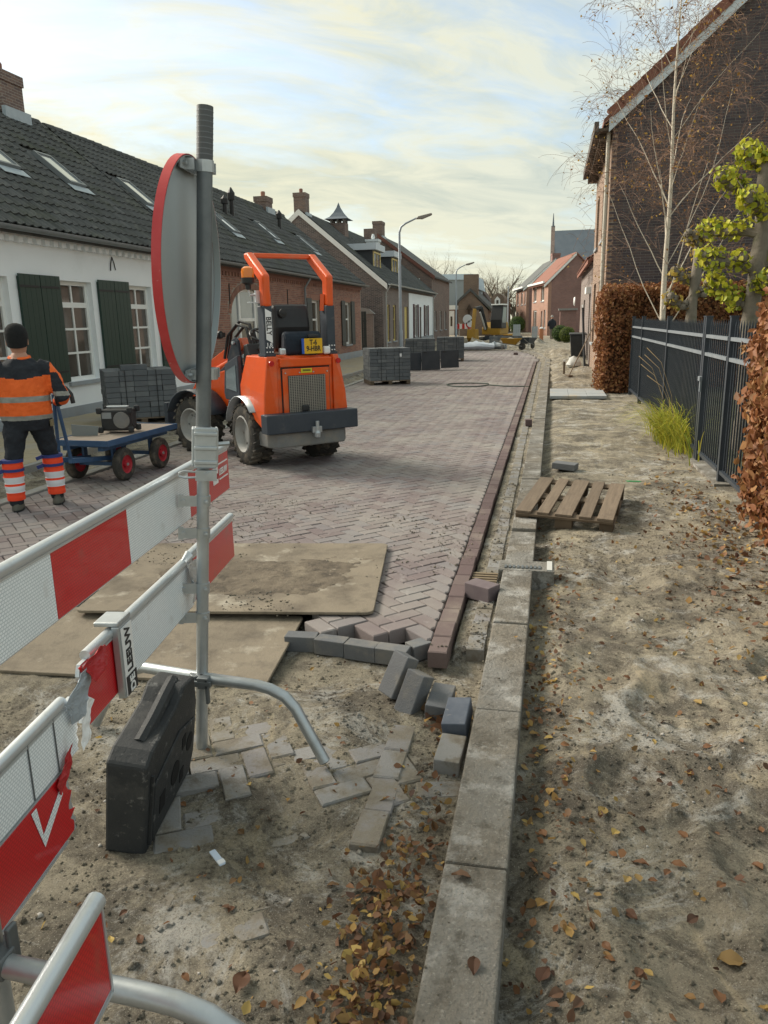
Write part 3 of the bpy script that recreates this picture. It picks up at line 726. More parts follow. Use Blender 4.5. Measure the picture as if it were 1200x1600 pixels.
# tripartite arched window
b = MB()
pts = [(u_(am + aw * math.cos(q * math.pi / 24)), 1.95 + .7 * math.sin(q * math.pi / 24)) for q in range(25)]
inner = [(u_(am) + (p - u_(am)) * .955, 1.95 + (z - 1.95) * .9) for p, z in pts]
for i in range(24): b.prism([pts[i], pts[i + 1], inner[i + 1], inner[i]], .07, 'XZ', .1)
for s in (-1, 1): b.bb((u_(am + s * aw), .1, .75), (u_(am + s * aw * .955), .17, 1.95))
for s in (-.42, .42): b.bb((u_(am + s * aw) - .06, .095, .75), (u_(am + s * aw) + .06, .175, 2.57))
b.bb((u_(arch[0]), .1, .75), (u_(arch[1]), .172, .83)).bb((u_(am - .42 * aw), .098, 1.72), (u_(am + .42 * aw), .17, 1.81))
aw_ = b.build('arched_window', WFRAME, bh)
def apane(t0, t1, z0, z1, m):
    q = MB(); k = 8; top = [(u_(am + aw * (t0 + (t1 - t0) * i / k)), min(z1, archz(am + aw * (t0 + (t1 - t0) * i / k)) - .03)) for i in range(k + 1)]
    q.prism([(u_(am + aw * t1), z0), (u_(am + aw * t0), z0)] + top, .006, 'XZ', .13); q.build('pane', m, aw_)
apane(-.955, -.42, .83, 2.7, GLASSB); apane(-.42, .42, .83, 1.72, GLASS); apane(-.42, .42, 1.81, 2.7, GLASSB); apane(.42, .955, .83, 2.7, GLASSB)
b = MB(); b.bb((u_(arch[0]) - .05, -.05, .68), (u_(arch[1]) + .05, .12, .748)); b.build('sill', GREYPL, aw_)
downpipe(bh, u_(27.66), .1, 3.24)
for Y in (20.9, 25.9, 31.2): b = MB(); b.tube([(u_(Y), -.02, 2.2), (u_(Y) + .02, -.02, 2.75)], .016, 6); b.build('wall_anchor', IRON, bh)
roof_body(bh, 0, u_(YB1) + .1, EAVE, RIDGE, 0, TILE)
sk2 = [(19.05, 2.0), (24.1, 1.75), (28.75, 2.1), (33.5, 2.0)]
holes = [(u_(Y) - .05, u_(Y) + .65, v - .1, v + 1.1) for Y, v in sk2]
Mr, Lr = tile_roof(bh, 0, u_(YB1) + .1, EAVE, RIDGE, TILE, 300, 0, holes)
for Y, v in sk2: skylight(bh, Mr, u_(Y), v)
gutter(bh, 0, u_(YB1) + .1, -.34, 3.27)
ridge_tiles(bh, 0, u_(YB1) + .1, 3.7, 6.5, TILE)
chimney(bh, u_(34.2), 3.7, 6.2, 7.0, .75, .55, BWB)
for (px, py, hh, nm) in ((352, 335, .62, 'flue'), (363, 338, .95, 'flue'), (437, 358, .75, 'flue')):
    r = _ray(px, py); m_ = .82; t = (3.3 + (-8.55) * m_ - CAMZ) / (r.z + m_ * r.x); p = CAM + r * t
    b = MB(); b.lathe([(.075, -.3), (.075, hh * .55), (.13, hh * .56), (.13, hh * .8), (.02, hh)], 10); o = b.build('roof_vent', IRON, bh, smooth=False); o.location = (p.y - YW1, -8.8 - p.x, p.z)

# ---------- generic far house with its long side along the street
def far_house(name, label, X, Y0, Y1, depth, eave, ridge, wallm, roofm, side, ops=(), tiles=False, barge=None, over=.25, sx=0):
    if side == 'L': o = thing(name, label, 'house', (X, Y0, 0), R_(90)); L_ = Y1 - Y0
    else: o = thing(name, label, 'house', (X, Y1, 0), R_(-90)); L_ = Y1 - Y0
    b = MB(); cells(b, 0, L_, -.2, eave, [q[:4] for q in ops], 0, .3)
    b.bb((0, depth - .3, -.2), (L_, depth, eave))
    b.bb((.0, .3, -.2), (.3, depth - .3, eave)).bb((L_ - .3, .3, -.2), (L_, depth - .3, eave))
    b.build('wall', wallm, o)
    b = MB(); b.prism([(0, eave), (depth, eave), (depth / 2, ridge - .1)], .3, 'YZ', 0).prism([(0, eave), (depth, eave), (depth / 2, ridge - .1)], .3, 'YZ', L_ - .3); b.build('gable', wallm, o)
    b = MB(); b.bb((.3, 1.2, -.2), (L_ - .3, 1.25, eave)); b.build('inner_wall', MATS['dim_room'], o)
    dy = over; sl_ = (ridge - eave) / (depth / 2)
    roof_body(o, -.06, L_ + .06, (-dy, eave - dy * sl_ + .12), (depth / 2, ridge + .12), depth, roofm)
    if tiles: tile_roof(o, 0, L_, (-dy, eave - dy * sl_ + .12), (depth / 2, ridge + .12), roofm, 0, 0)
    if barge:
        for uu in ((-.12,) if side == 'L' else (L_ + .06,)):
            b = MB()
            for (a0, a1) in (((-dy, eave - dy * sl_ + .14), (depth / 2, ridge + .14)), ((depth + dy, eave - dy * sl_ + .14), (depth / 2, ridge + .14))):
                b.prism([a0, a1, (a1[0], a1[1] - .3), (a0[0], a0[1] - .3)], .055, 'YZ', uu)
            b.build('bargeboard', barge, o)
    for q in ops:
        kw = q[4] if len(q) > 4 else {}
        window(o, *q[:4], **kw)
    return o
# ---------- dark gabled house with yellow window frames, half of its street front painted white
YD0, YD1 = 41.8, 60.0
b_ops = []
for (a, c) in ((42.65, 43.55), (44.45, 45.4), (46.4, 47.2)):
    b_ops.append((a - YD0, c - YD0, .5, 2.5, dict(cols=1, rows=(1.6, 1), fm=CREAM, fw=.09, recess=.08)))
b_ops.append((48.1 - YD0, 49.3 - YD0, .1, 2.45, dict(cols=1, rows=(4, 1), fm=CREAM, gm=CREAM, fw=.12, recess=.08, sill=False, name='door')))
for (a, c) in ((51.5, 52.7), (56.0, 57.2)): b_ops.append((a - YD0, c - YD0, .55, 2.6, dict(cols=1, rows=(1.5, 1), fw=.1, recess=.06)))
b_ops.append((53.7 - YD0, 54.5 - YD0, .1, 2.5, dict(cols=1, rows=(3, 1), gm=GREYPL, fw=.08, sill=False, name='door')))
dh = far_house('dark_gable_house', 'dark brick gabled house with yellow window frames and white bargeboards', -8.8, YD0, YD1, 9.0, 3.62, 7.35, BWG, TILE, 'L', b_ops, True, WFRAME)
b = MB(); b.prism([(-.0, -.2), (0, 3.6), (9, 3.6), (9, -.2)], .03, 'YZ', -.034); b.prism([(0, 3.6), (9, 3.6), (4.5, 7.2)], .03, 'YZ', -.034); b.build('gable_facing', brickwall_mat('gable_brick', (.15, .115, .105), (.07, .06, .062), (.31, .29, .27)), dh)
b = MB(); cells(b, 49.6 - YD0, YD1 - YD0, .5, 3.3, [q[:4] for q in b_ops if q[0] > 9.2], -.03, -.002); b.build('white_front', WHITEW, dh)
b = MB(); cells(b, 49.6 - YD0, YD1 - YD0, -.1, .498, [q[:4] for q in b_ops if q[0] > 9.2], -.04, -.002); b.build('plinth', GREYPL, dh)
for (a, c) in ((51.5, 52.7), (56.0, 57.2)):
    for s in ((a - .5, a - .02), (c + .02, c + .5)): b = MB(); b.bb((s[0] - YD0, -.07, .5), (s[1] - YD0, -.035, 2.65)); b.build('shutter', mat('shutter_maroon', (.07, .03, .035), rough=.6), dh)
gutter(dh, 0, YD1 - YD0, -.36, 3.56, mat('gutter_pale', (.42, .43, .42), rough=.6)); downpipe(dh, .35, 0, 3.5, m=MATS['gutter_pale']); downpipe(dh, YD1 - YD0 - .3, 0, 3.5, m=MATS['gutter_pale'])
chimney(dh, .5, 4.5, 7.0, 8.35, .7, .65, BWB); 
def dormer(parent, u0, u1, yf, zb, zt, fm=CREAM):
    yb = yf + (zt - zb) / .83 + .3
    b = MB(); b.bb((u0, yf, zb), (u1, yb, zt)); d_ = b.build('dormer', mat('slate_cladding', (.035, .04, .045), (.05, .055, .06), 6, rough=.6), parent)
    b = MB(); b.bb((u0 - .2, yf - .25, zt), (u1 + .2, yb + .3, zt + .34)); b.build('dormer_roof', mat('dormer_fascia', (.52, .57, .62), rough=.5), d_)
    window(d_, u0 + .12, u1 - .12, zb + .1, zt - .06, 2, (1,), -.05, .1, .06, fm=fm, sill=False, y=yf)
dormer(dh, 2.3, 4.4, 1.05, 4.36, 5.5); dormer(dh, 7.6, 9.6, 1.05, 4.36, 5.5)
# tower-like ventilated chimney
b = MB(); b.bb((5.15, 3.35, 6.0), (6.05, 4.25, 7.35)); t_ = b.build('chimney_tower', BWB, dh)
b = MB()
for x in (5.22, 5.6, 5.98):
    for y in (3.42, 3.8, 4.18): b.bb((x - .05, y - .05, 7.34), (x + .05, y + .05, 7.56))
b.build('stilt', MORTD, t_)
b = MB(); pr = [(.72, 7.55), (.46, 7.70), (.26, 7.95), (.10, 8.25), (.0, 8.55)]
for i in range(4):
    r0, z0 = pr[i]; r1, z1 = pr[i + 1]
    q = [(5.6 - r0, 3.8 - r0, z0), (5.6 + r0, 3.8 - r0, z0), (5.6 + r0, 3.8 + r0, z0), (5.6 - r0, 3.8 + r0, z0), (5.6 - r1, 3.8 - r1, z1), (5.6 + r1, 3.8 - r1, z1), (5.6 + r1, 3.8 + r1, z1), (5.6 - r1, 3.8 + r1, z1)]
    b.add(q, [(0, 1, 5, 4), (1, 2, 6, 5), (2, 3, 7, 6), (3, 0, 4, 7)] + ([(3, 2, 1, 0)] if i == 0 else []))
b.build('tower_cap', SLATE, t_)
b = MB(); b.bb((11.4, 2.7, 5.2), (12.2, 3.5, 6.95)); b.bb((11.34, 2.64, 6.82), (12.26, 3.56, 6.96)); b.lathe([(.08, 6.96), (.13, 7.1), (.08, 7.3), (.0, 7.34)], 8, c=(11.8, 3.1, 0)); b.build('chimney', mat('white_chimney', (.62, .66, .68), rough=.8), dh)
b = MB(); b.bb((14.6, 3.6, 6.5), (15.4, 4.4, 8.0)); b.build('chimney', BWB, dh)
# garden wall with gate in the gap between the cottages
gw = thing('gap_wall', 'low old brick wall with rounded cap in the gap between the cottages', 'wall', (-9.3, 41.0, 0), R_(0))
b = MB(); b.bb((-2.2, 0, -.1), (0.1, .22, 2.0)); b.build('brickwork', BWG, gw)
b = MB(); b.prism([(-2.3, 2.0), (.2, 2.0), (-.1, 2.25), (-1.1, 2.42), (-2.1, 2.25)], .3, 'XZ', -.04); b.build('coping', MORTD, gw)
gt = thing('gap_gate', 'dark wooden gate between brick cottage and dark gabled house', 'gate', (-9.6, 37.2, 0), R_(12))
for i in range(6): b = MB(); b.bb((i * .15, 0, .05), (i * .15 + .142, .04, 2.1)); b.build('board', DARKSH, gt)
b = MB(); b.bb((0, .042, .4), (.9, .08, .5)).bb((0, .042, 1.6), (.9, .08, 1.7)); b.build('ledge', DARKSH, gt)
# ---------- taller brick house with ridge after the white front
th_ = far_house('tall_brick_house', 'taller brown brick house beyond the white-fronted cottage', -8.9, 60.3, 71, 8.5, 4.9, 8.0, BWB, TILE, 'L',
    [(1.5, 2.6, .8, 2.3, {}), (4.5, 5.6, .8, 2.3, {}), (7.5, 8.6, .8, 2.3, {})], False, TILER)
b = MB(); b.bb((-.03, .9, 3.6), (-.002, 2.6, 4.7)); b.build('gable_window', WFRAME, th_)
b = MB(); b.bb((-.04, 1.02, 3.7), (-.031, 1.68, 4.6)).bb((-.04, 1.8, 3.7), (-.031, 2.48, 4.6)); b.build('pane', GLASS, th_)
chimney(th_, 1.0, 4.25, 7.6, 9.0, 1.2, .7, BWB, False)
# ---------- the far end of the street
def rectwin(parent, X0, X1, z0, z1, Y, m=WFRAME, g=GLASS):
    b = MB(); b.bb((X0, Y - .06, z0), (X1, Y - .002, z1)); w = b.build('window', m, parent)
    b = MB(); b.bb((X0 + .12, Y - .075, z0 + .12), (X1 - .12, Y - .062, z1 - .12)); b.build('pane', g, w)
def P(px, py, Y): p = atY(px, py, Y); return p.x, p.z
# grey hall
Y = 92
hl_ = thing('grey_hall', 'large grey clad hall with pale flat roof edge at the end of the street', 'building', (0, Y, 0))
x0, _ = P(640, 480, Y); x1, zt = P(742, 455, Y)
CLAD = mat('grey_cladding', (.27, .30, .31), (.23, .26, .27), 2, rough=.6, streak=(1, 1, 14))
b = MB(); b.prism([(x0, -.5), (x1, -.5), (x1, P(742, 458, Y)[1]), (P(737, 437, Y)[0], P(737, 437, Y)[1]), (x0, P(650, 437, Y)[1])], 14, 'XZ', 0); b.build('wall', CLAD, hl_)
b = MB(); b.prism([(x0, P(650, 437, Y)[1]), (P(737, 437, Y)[0], P(737, 437, Y)[1]), (P(743, 450, Y)[0], P(743, 450, Y)[1]), (P(739, 428, Y)[0], P(739, 428, Y)[1]), (x0, P(650, 429, Y)[1])], 14.4, 'XZ', -.2); b.build('roof_edge', mat('pale_roof', (.45, .55, .62), rough=.5), hl_)
# low white garage with door
Y = 84
lo_ = thing('low_extension', 'low white-topped brick extension with a white door by the grey hall', 'building', (0, Y, 0))
x0, zt = P(676, 480, Y); x1, _ = P(711, 480, Y)
b = MB(); b.bb((x0, 0, -.5), (x1, 5, zt - .3)); b.build('wall', BWR, lo_)
b = MB(); b.bb((x0 - .1, -.2, zt - .29), (x1 + .1, 5.1, zt + .15)); b.build('roof_edge', WFRAME, lo_)
b = MB(); b.bb((P(701, 500, Y)[0], -.1, -.4), (P(710, 500, Y)[0], -.005, zt - .42)); d_ = b.build('door', WFRAME, lo_)
b = MB(); b.bb((P(704, 500, Y)[0], -.13, .9), (P(707, 500, Y)[0], -.102, 1.9)); b.build('pane', GLASS, d_)
rectwin(lo_, P(682, 500, Y)[0], P(697, 500, Y)[0], .8, 2.0, 0)
# brown gabled house end-on
Y = 78
gb = thing('brown_gable_house', 'old brown brick house end with chimney facing down the street', 'house', (0, Y, 0))
BROWN = brickwall_mat('old_brown_brick', (.20, .14, .10), (.15, .105, .08), (.22, .19, .16))
xl, xr, xm = P(716, 500, Y)[0], P(762, 500, Y)[0], P(735, 460, Y)[0]
ze, zr = P(716, 473, Y)[1], P(735, 455, Y)[1]
b = MB(); b.prism([(xl, -.6), (xr, -.6), (xr, P(762, 484, Y)[1]), (xm, zr), (xl, ze)], 9, 'XZ', 0); b.build('wall', BROWN, gb)
for (a, c) in (((xl - .3, ze - .25), (xm, zr)), ((xm, zr), (xr + .3, P(762, 484, Y)[1] - .1))):
    b = MB(); b.prism([a, c, (c[0], c[1] + .28), (a[0], a[1] + .28)], 9.4, 'XZ', -.2); b.build('roof', TILE, gb)
b = MB(); b.bb((xm - .7, .3, zr - .5), (xm + .7, 1.3, zr + 1.6)); b.build('chimney', BROWN, gb)
b = MB(); b.bb((P(733, 500, Y)[0] - .08, -.3, 0), (P(733, 500, Y)[0] + .08, -.1, 2.8)).prism([(P(729, 487, Y)[0], 2.5), (P(738, 487, Y)[0], 2.5), (P(733.5, 484, Y)[0], 3.0)], .5, 'XZ', -.5); b.build('wall_crucifix', mat('dark_wood', (.05, .035, .025), rough=.8), gb)
# chapel with white niche
Y = 90
ch = thing('niche_chapel', 'small brick chapel front with a white framed niche', 'chapel', (0, Y, 0))
xl, xr = P(763, 500, Y)[0], P(792, 500, Y)[0]; xm = (xl + xr) / 2
pts = [(xl, -.5), (xr, -.5), (xr, P(790, 472, Y)[1])] + [(xm + (xr - xm) * .75 * math.cos(a), P(776, 472, Y)[1] + .95 * (math.sin(a))) for a in np.linspace(0, math.pi, 9)] + [(xl, P(763, 472, Y)[1])]
b = MB(); b.prism(pts, 8, 'XZ', 0); b.build('wall', BROWN, ch)
b = MB(); b.prism([(P(773, 480, Y)[0], P(776, 482, Y)[1]), (P(781.5, 480, Y)[0], P(776, 482, Y)[1]), (P(781.5, 470, Y)[0], P(776, 468, Y)[1]), (P(777.3, 463, Y)[0], P(776, 463, Y)[1]), (P(773, 470, Y)[0], P(776, 468, Y)[1])], .15, 'XZ', -.152); nic = b.build('niche_frame', WFRAME, ch)
b = MB(); b.bb((P(775.6, 480, Y)[0], -.19, P(776, 479, Y)[1]), (P(779, 480, Y)[0], -.154, P(776, 469, Y)[1])); b.build('niche', GLASS, nic)
b = MB(); b.prism([(P(744, 480, Y)[0], P(745, 487, Y)[1]), (P(770, 480, Y)[0], P(768, 487, Y)[1]), (P(747.5, 452, Y)[0], P(747.5, 452, Y)[1])], 6, 'XZ', 6); b.build('rear_roof', mat('rear_roof_brown', (.12, .085, .075), rough=.9), ch)
# ---------- right-hand side: terraced houses in the distance
def terrace(name, label, Y, al, pxc, pxr, pe_c, pr, wm, gm, roofm, depthY, wins, ridge_px=None):
    """gable faces the camera between pxc and pxr, the street front runs back from pxc"""
    xc, ze = P(pxc, pe_c, Y); xr_ = P(pxr, pe_c, Y)[0]
    o = thing(name, label, 'house', (xc - depthY * math.sin(R_(al)), Y + depthY * math.cos(R_(al)), 0), R_(-90 + al)); W_ = xr_ - xc; zr = P(pxr, pr, Y)[1]
    ops_ = []
    b = MB(); cells(b, 0, depthY, -.4, ze, [w[:4] for w in wins], 0, .3); b.build('front_wall', wm, o)
    b = MB(); b.prism([(0.301, -.4), (W_ * 2, -.4), (W_ * 2, ze), (W_, zr), (0.301, ze + .05)], .3, 'YZ', depthY - .3); b.bb((0, W_ * 2 - .3, -.4), (depthY - .3, W_ * 2, ze)); b.build('gable_wall', gm, o)
    b = MB(); b.bb((0, 1.2, -.4), (depthY - .3, 1.25, ze)); b.build('inner_wall', MATS['dim_room'], o)
    roof_body(o, 0, depthY + .12, (-.35, ze - .35 * (zr - ze) / W_ + .2), (W_, zr + .2), 0, roofm)
    b = MB(); sl_ = (zr - ze) / W_
    b.prism([(-.4, ze - .4 * sl_ + .12), (W_, zr + .12), (W_, zr - .12), (-.4, ze - .4 * sl_ - .12)], .05, 'YZ', depthY + .121); b.build('bargeboard', WFRAME, o)
    for w in wins: window(o, *w[:4], **(w[4] if len(w) > 4 else {}))
    b = MB(); b.bb((0, -.5, ze - .12), (depthY, -.35, ze + .06)); b.build('gutter', WFRAME, o)
    return o, W_, ze, zr
tw_ = [(1.0, 2.6, 3.1, 4.5, dict(cols=2, rows=(1,), fw=.12)), (5.0, 6.6, 3.1, 4.5, dict(cols=2, rows=(1,), fw=.12)), (1.0, 2.9, .6, 2.3, dict(cols=2, rows=(1,), fw=.12)), (5.2, 6.1, -.2, 2.2, dict(cols=1, rows=(3, 1), gm=BRICKB, fw=.1, sill=False, name='door')), (6.7, 7.6, .6, 2.3, dict(cols=1, rows=(1,), fw=.12))]
hA, *_ = terrace('terraced_house', 'nearer red brick terraced house with blank side wall and red roof', 74, 11, 857, 900, 440, 396, BWR, BWP, TILER, 8.5, tw_)
hB, *_ = terrace('terraced_house', 'further brick terraced house with long white eaves board', 92, 9, 823, 868, 448, 405, BWR, BWP, TILE, 10.0, tw_ + [(8.2, 9.4, 3.1, 4.5, dict(cols=1, rows=(1,), fw=.12))])
chimney(hB, 9, 3.3, 6.4, 8.6, 1.1, .9, BWP, False)
Y = 66     # small brick shed before the terraced house
sh = thing('brick_shed', 'low flat-roofed brick shed against the terraced house side wall', 'shed', (0, Y, 0))
xl, xr = P(875, 500, Y)[0], P(900, 500, Y)[0]; zt = P(880, 485, Y)[1]
b = MB(); b.bb((xl, 0, -.3), (xr, 3, zt)); b.build('wall', BWP, sh)
b = MB(); b.bb((xl - .15, -.15, zt + .002), (xr + .1, 3.1, zt + .16)); b.build('roof_edge', MORTD, sh)
# church
Y = 150
cu = thing('church', 'tall church with blue slate roof rising behind the terraced houses', 'church', (0, Y, 0))
xl, xr = P(866, 400, Y)[0], P(935, 400, Y)[0]; zt = P(868, 356, Y)[1]; zb = P(868, 412, Y)[1]
b = MB(); b.bb((xl, 0, -.5), (xr + 6, 12, zb)); b.build('wall', BWB, cu)
b = MB(); b.add([(xl, 0, zb), (xr + 6, 0, zb), (xr + 6, 12, zb), (xl, 12, zb), (xl, 5, zt), (xr + 6, 5, zt), (xr + 6, 7, zt), (xl, 7, zt)], [(0, 1, 5, 4), (2, 3, 7, 6), (4, 5, 6, 7), (3, 0, 4, 7), (1, 2, 6, 5)]); b.build('roof', SLATE, cu)
b = MB(); b.prism([(-.2, zb), (12.2, zb), (6, zt + 1)], .7, 'YZ', xl - .7); b.bb((xl - .8, -.3, -.5), (xl + .05, 12.3, zb)); b.build('gable', BWB, cu)
b = MB(); b.tube([(xl - .35, 6, zt + .8), (xl - .35, 6, zt + 3.2)], [.22, .05], 6); b.build('finial', SLATE, cu)
# ---------- right: big dark gabled house
RX, RY0, RY1 = 1.28, 20.0, 26.3; RL = RY1 - RY0
rh = thing('dark_brick_house', 'tall dark brick house with red verge tiles behind the birch', 'house', (RX, RY1, 0), R_(-90))
DEP = 9.2; EV, RG = 6.0, 10.05
ro = [(1.0, 2.1, .9, 2.6, {}), (3.6, 4.7, .9, 2.6, {}), (1.0, 2.1, 3.6, 5.0, {}), (3.6, 4.7, 3.6, 5.0, {})]
BWT = brickwall_mat('front_brick', (.27, .17, .115), (.20, .125, .09), (.32, .28, .23))
b = MB(); cells(b, 0, RL, -.1, EV, [q[:4] for q in ro], 0, .3); b.build('front_wall', BWT, rh)
for q in ro: window(rh, *q[:4], cols=1, rows=(1.4, 1))
b = MB(); b.prism([(.301, -.1), (DEP, -.1), (DEP, EV), (DEP / 2, RG - .15), (.301, EV + .1)], .3, 'YZ', RL - .302); b.bb((0, DEP - .3, -.1), (RL - .31, DEP, EV)); b.build('gable_wall', MORTD, rh)
b = MB(); b.bb((0, 1.5, -.1), (RL - .31, 1.55, EV)); b.build('inner_wall', MATS['dim_room'], rh)
slR = (RG - EV) / (DEP / 2)
brick_field(rh, M4((RL, 0, 0), R_(90)), 0.0, 5.4, 1.4, 9.7, lambda u, z: 0.001 <= u and z < EV + u * slR - .12 and u < DEP - u * 0, BRICKD, 300, lambda s: math.hypot(s[0] - 1.4, s[1] - 3.4))
roof_body(rh, -.1, RL + .16, (-.22, EV - .22 * slR + .25), (DEP / 2, RG + .25), 0, TILER)
b = MB(); b.prism([(-.1, EV - .1 * slR + .12), (DEP / 2, RG + .12), (DEP / 2, RG - .16), (-.1, EV - .1 * slR - .16)], .05, 'YZ', RL + .162); b.prism([(DEP + .1, EV - .1 * slR + .12), (DEP / 2, RG + .12), (DEP / 2, RG - .16), (DEP + .1, EV - .1 * slR - .16)], .05, 'YZ', RL + .162); b.build('bargeboard', mat('white_barge', (.60, .66, .70), (.52, .57, .60), 3, rough=.6), rh)
# verge tiles, one by one
vt = MB(); vt.prism([(-.02, 0), (.34, 0), (.34, .05), (-.02, .07)], .24, 'YZ', -.17); vt.prism([(-.02, -.13), (.34, -.15), (.34, 0), (-.02, 0)], .03, 'YZ', .04); vme = vt.mesh('verge_tile', TILER)
nv = int(math.hypot(DEP / 2, RG - EV) / .31)
for i in range(nv):
    o = ob('verge_tile', vme, rh); y = -.1 + i * .31 * math.cos(math.atan(slR)); o.location = (RL + .17, y, EV + y * slR + .26); o.rotation_euler = (math.atan(slR), 0, 0)
b = MB(); b.bb((-.1, -.32, EV - .20), (RL + .1, -.02, EV - .14)); b.build('soffit', mat('eave_timber', (.10, .075, .055), rough=.8), rh)
b = MB(); b.bb((-.1, -.42, EV - .22), (RL + .12, -.321, EV + .0)); b.build('box_gutter', mat('box_gutter_dark', (.09, .075, .065), rough=.7), rh)
b = MB()
for i in range(24): b.bb((i * .26, -.28, EV - .36), (i * .26 + .1, -.003, EV - .202))
b.build('eave_bracket', MATS['eave_timber'], rh)
b = MB(); b.tube([(RL - .12, -.08, EV - .2), (RL - .12, -.08, 0)], .05, 10); b.build('downpipe', mat('pale_downpipe', (.50, .46, .38), (.42, .40, .35), 4, rough=.6), rh, smooth=True)
# ---------- right: low building with red tiled roof
lr = thing('low_tiled_house', 'low brick house with red tiled roof and white framed door', 'house', (1.32, 37, 0), R_(-90))
LL = 10.5
op = [(8.0, 9.0, .05, 2.4, dict(cols=1, rows=(2, 1), fw=.1, gm=GLASSB, sill=False, name='door')), (3.4, 4.8, .9, 2.3, dict(cols=1, rows=(1,), fw=.12))]
b = MB(); cells(b, 0, LL, -.1, 3.4, [q[:4] for q in op] + [(u, u + .3, 2.75, 3.15) for u in (6.6, 7.6, 8.6, 9.4)], 0, .3); b.build('front_wall', BWG, lr)
b = MB(); b.bb((0, 1.0, -.1), (LL, 1.05, 3.4)); b.build('inner_wall', MATS['dim_room'], lr)
for q in op: window(lr, *q[:4], **q[4])
b = MB(); b.bb((7.9, -.16, 2.42), (9.1, -.002, 2.64)); b.build('blind_box', WFRAME, lr)
roof_body(lr, 0, LL - .1, (-.2, 3.45), (2.4, 5.0), 0, TILER); tile_roof(lr, 0, LL - .2, (-.2, 3.45), (2.4, 5.0), TILER, 0, 0)
chimney(lr, 5.0, 2.4, 4.6, 6.2, .9, .6, BWG, False)
b = MB(); b.lathe([(.0, -.06), (.16, -.05), (.2, 0), (.19, .01)], 14, 'Y', (1.4, -.3, 2.3)); b.build('wall_lamp', WFRAME, lr)
# ================================================================ barrier, sign and the things lying in front
GALV = mat('galvanised', (.40, .43, .45), (.50, .53, .55), 14, rough=.42, metal=.75, bump=.04, bscale=40, dirt=[((.30, .27, .22), 6, .58, .75, .4)])
GALVD = mat('galvanised_dark', (.13, .145, .155), (.19, .205, .215), 10, rough=.5, metal=.6, dirt=[((.30, .29, .27), 5, .6, .75, .35)])
ALU = mat('aluminium', (.55, .59, .62), (.63, .66, .68), 8, rough=.35, metal=.6, dirt=[((.30, .28, .25), 8, .6, .75, .4)])
RUBBER = mat('rubber', (.022, .024, .027), (.034, .036, .038), 6, rough=.7, bump=.2, bscale=60, dirt=[((.17, .16, .145), 4, .55, .78, .4), ((.30, .29, .28), 17, .62, .70, .45), ((.22, .20, .17), 45, .62, .7, .4)])
def reflective(name, c, line, w=.012, h=.0085):
    m = D.materials.new(name); m.use_nodes = True; n = m.node_tree.nodes; l = m.node_tree.links; b = n['Principled BSDF']
    t = n.new('ShaderNodeTexCoord'); s = n.new('ShaderNodeSeparateXYZ'); l.new(t.outputs['Object'], s.inputs[0]); k = n.new('ShaderNodeCombineXYZ')
    l.new(s.outputs[0], k.inputs[0]); l.new(s.outputs[2], k.inputs[1])
    q = n.new('ShaderNodeTexBrick'); l.new(k.outputs[0], q.inputs['Vector']); q.inputs['Scale'].default_value = 1; q.inputs['Brick Width'].default_value = w; q.inputs['Row Height'].default_value = h
    q.inputs['Mortar Size'].default_value = .0013; q.inputs['Mortar Smooth'].default_value = .4
    q.inputs['Color1'].default_value = (*c, 1); q.inputs['Color2'].default_value = (*[x * .93 for x in c], 1); q.inputs['Mortar'].default_value = (*line, 1)
    z = n.new('ShaderNodeTexNoise'); z.inputs['Scale'].default_value = 9; z.inputs['Detail'].default_value = 8; l.new(t.outputs['Object'], z.inputs['Vector'])
    r = n.new('ShaderNodeMapRange'); r.inputs[1].default_value = .60; r.inputs[2].default_value = .72; l.new(z.outputs[0], r.inputs[0])
    mx = n.new('ShaderNodeMix'); mx.data_type = 'RGBA'; l.new(r.outputs[0], mx.inputs[0]); l.new(q.outputs[0], mx.inputs[6]); mx.inputs[7].default_value = (c[0] * .6 + .05, c[1] * .6 + .04, c[2] * .6 + .03, 1)
    l.new(mx.outputs[2], b.inputs['Base Color']); b.inputs['Roughness'].default_value = .3; b.inputs['Coat Weight'].default_value = .25
    return m
REFW = reflective('reflective_white', (.88, .92, .95), (.52, .58, .62)); REFR = reflective('reflective_red', (.62, .012, .018), (.42, .008, .012))
REDP = mat('red_film', (.42, .02, .025), (.36, .016, .02), 8, rough=.4, dirt=[((.5, .3, .28), 30, .68, .74, .5)])
WPRINT = mat('white_print', (.78, .78, .78), rough=.5); BPRINT = mat('black_print', (.02, .02, .022), rough=.5)
BA = math.atan2(.991, -.1345); BO = Vector((-1.375, 2.74, 0)); BD = Vector((-.1345, .991, 0))
def bpt(s, z=0, off=0): return Vector((BO.x + BD.x * s + .991 * off, BO.y + BD.y * s + .1345 * off, z))
PBASE = Vector((-1.395, 2.70, -.08)); PTOP = Vector((-1.222, 2.80, 2.425)); PD = (PTOP - PBASE)
def pole(z): t = (z - PBASE.z) / PD.z; return PBASE + PD * t
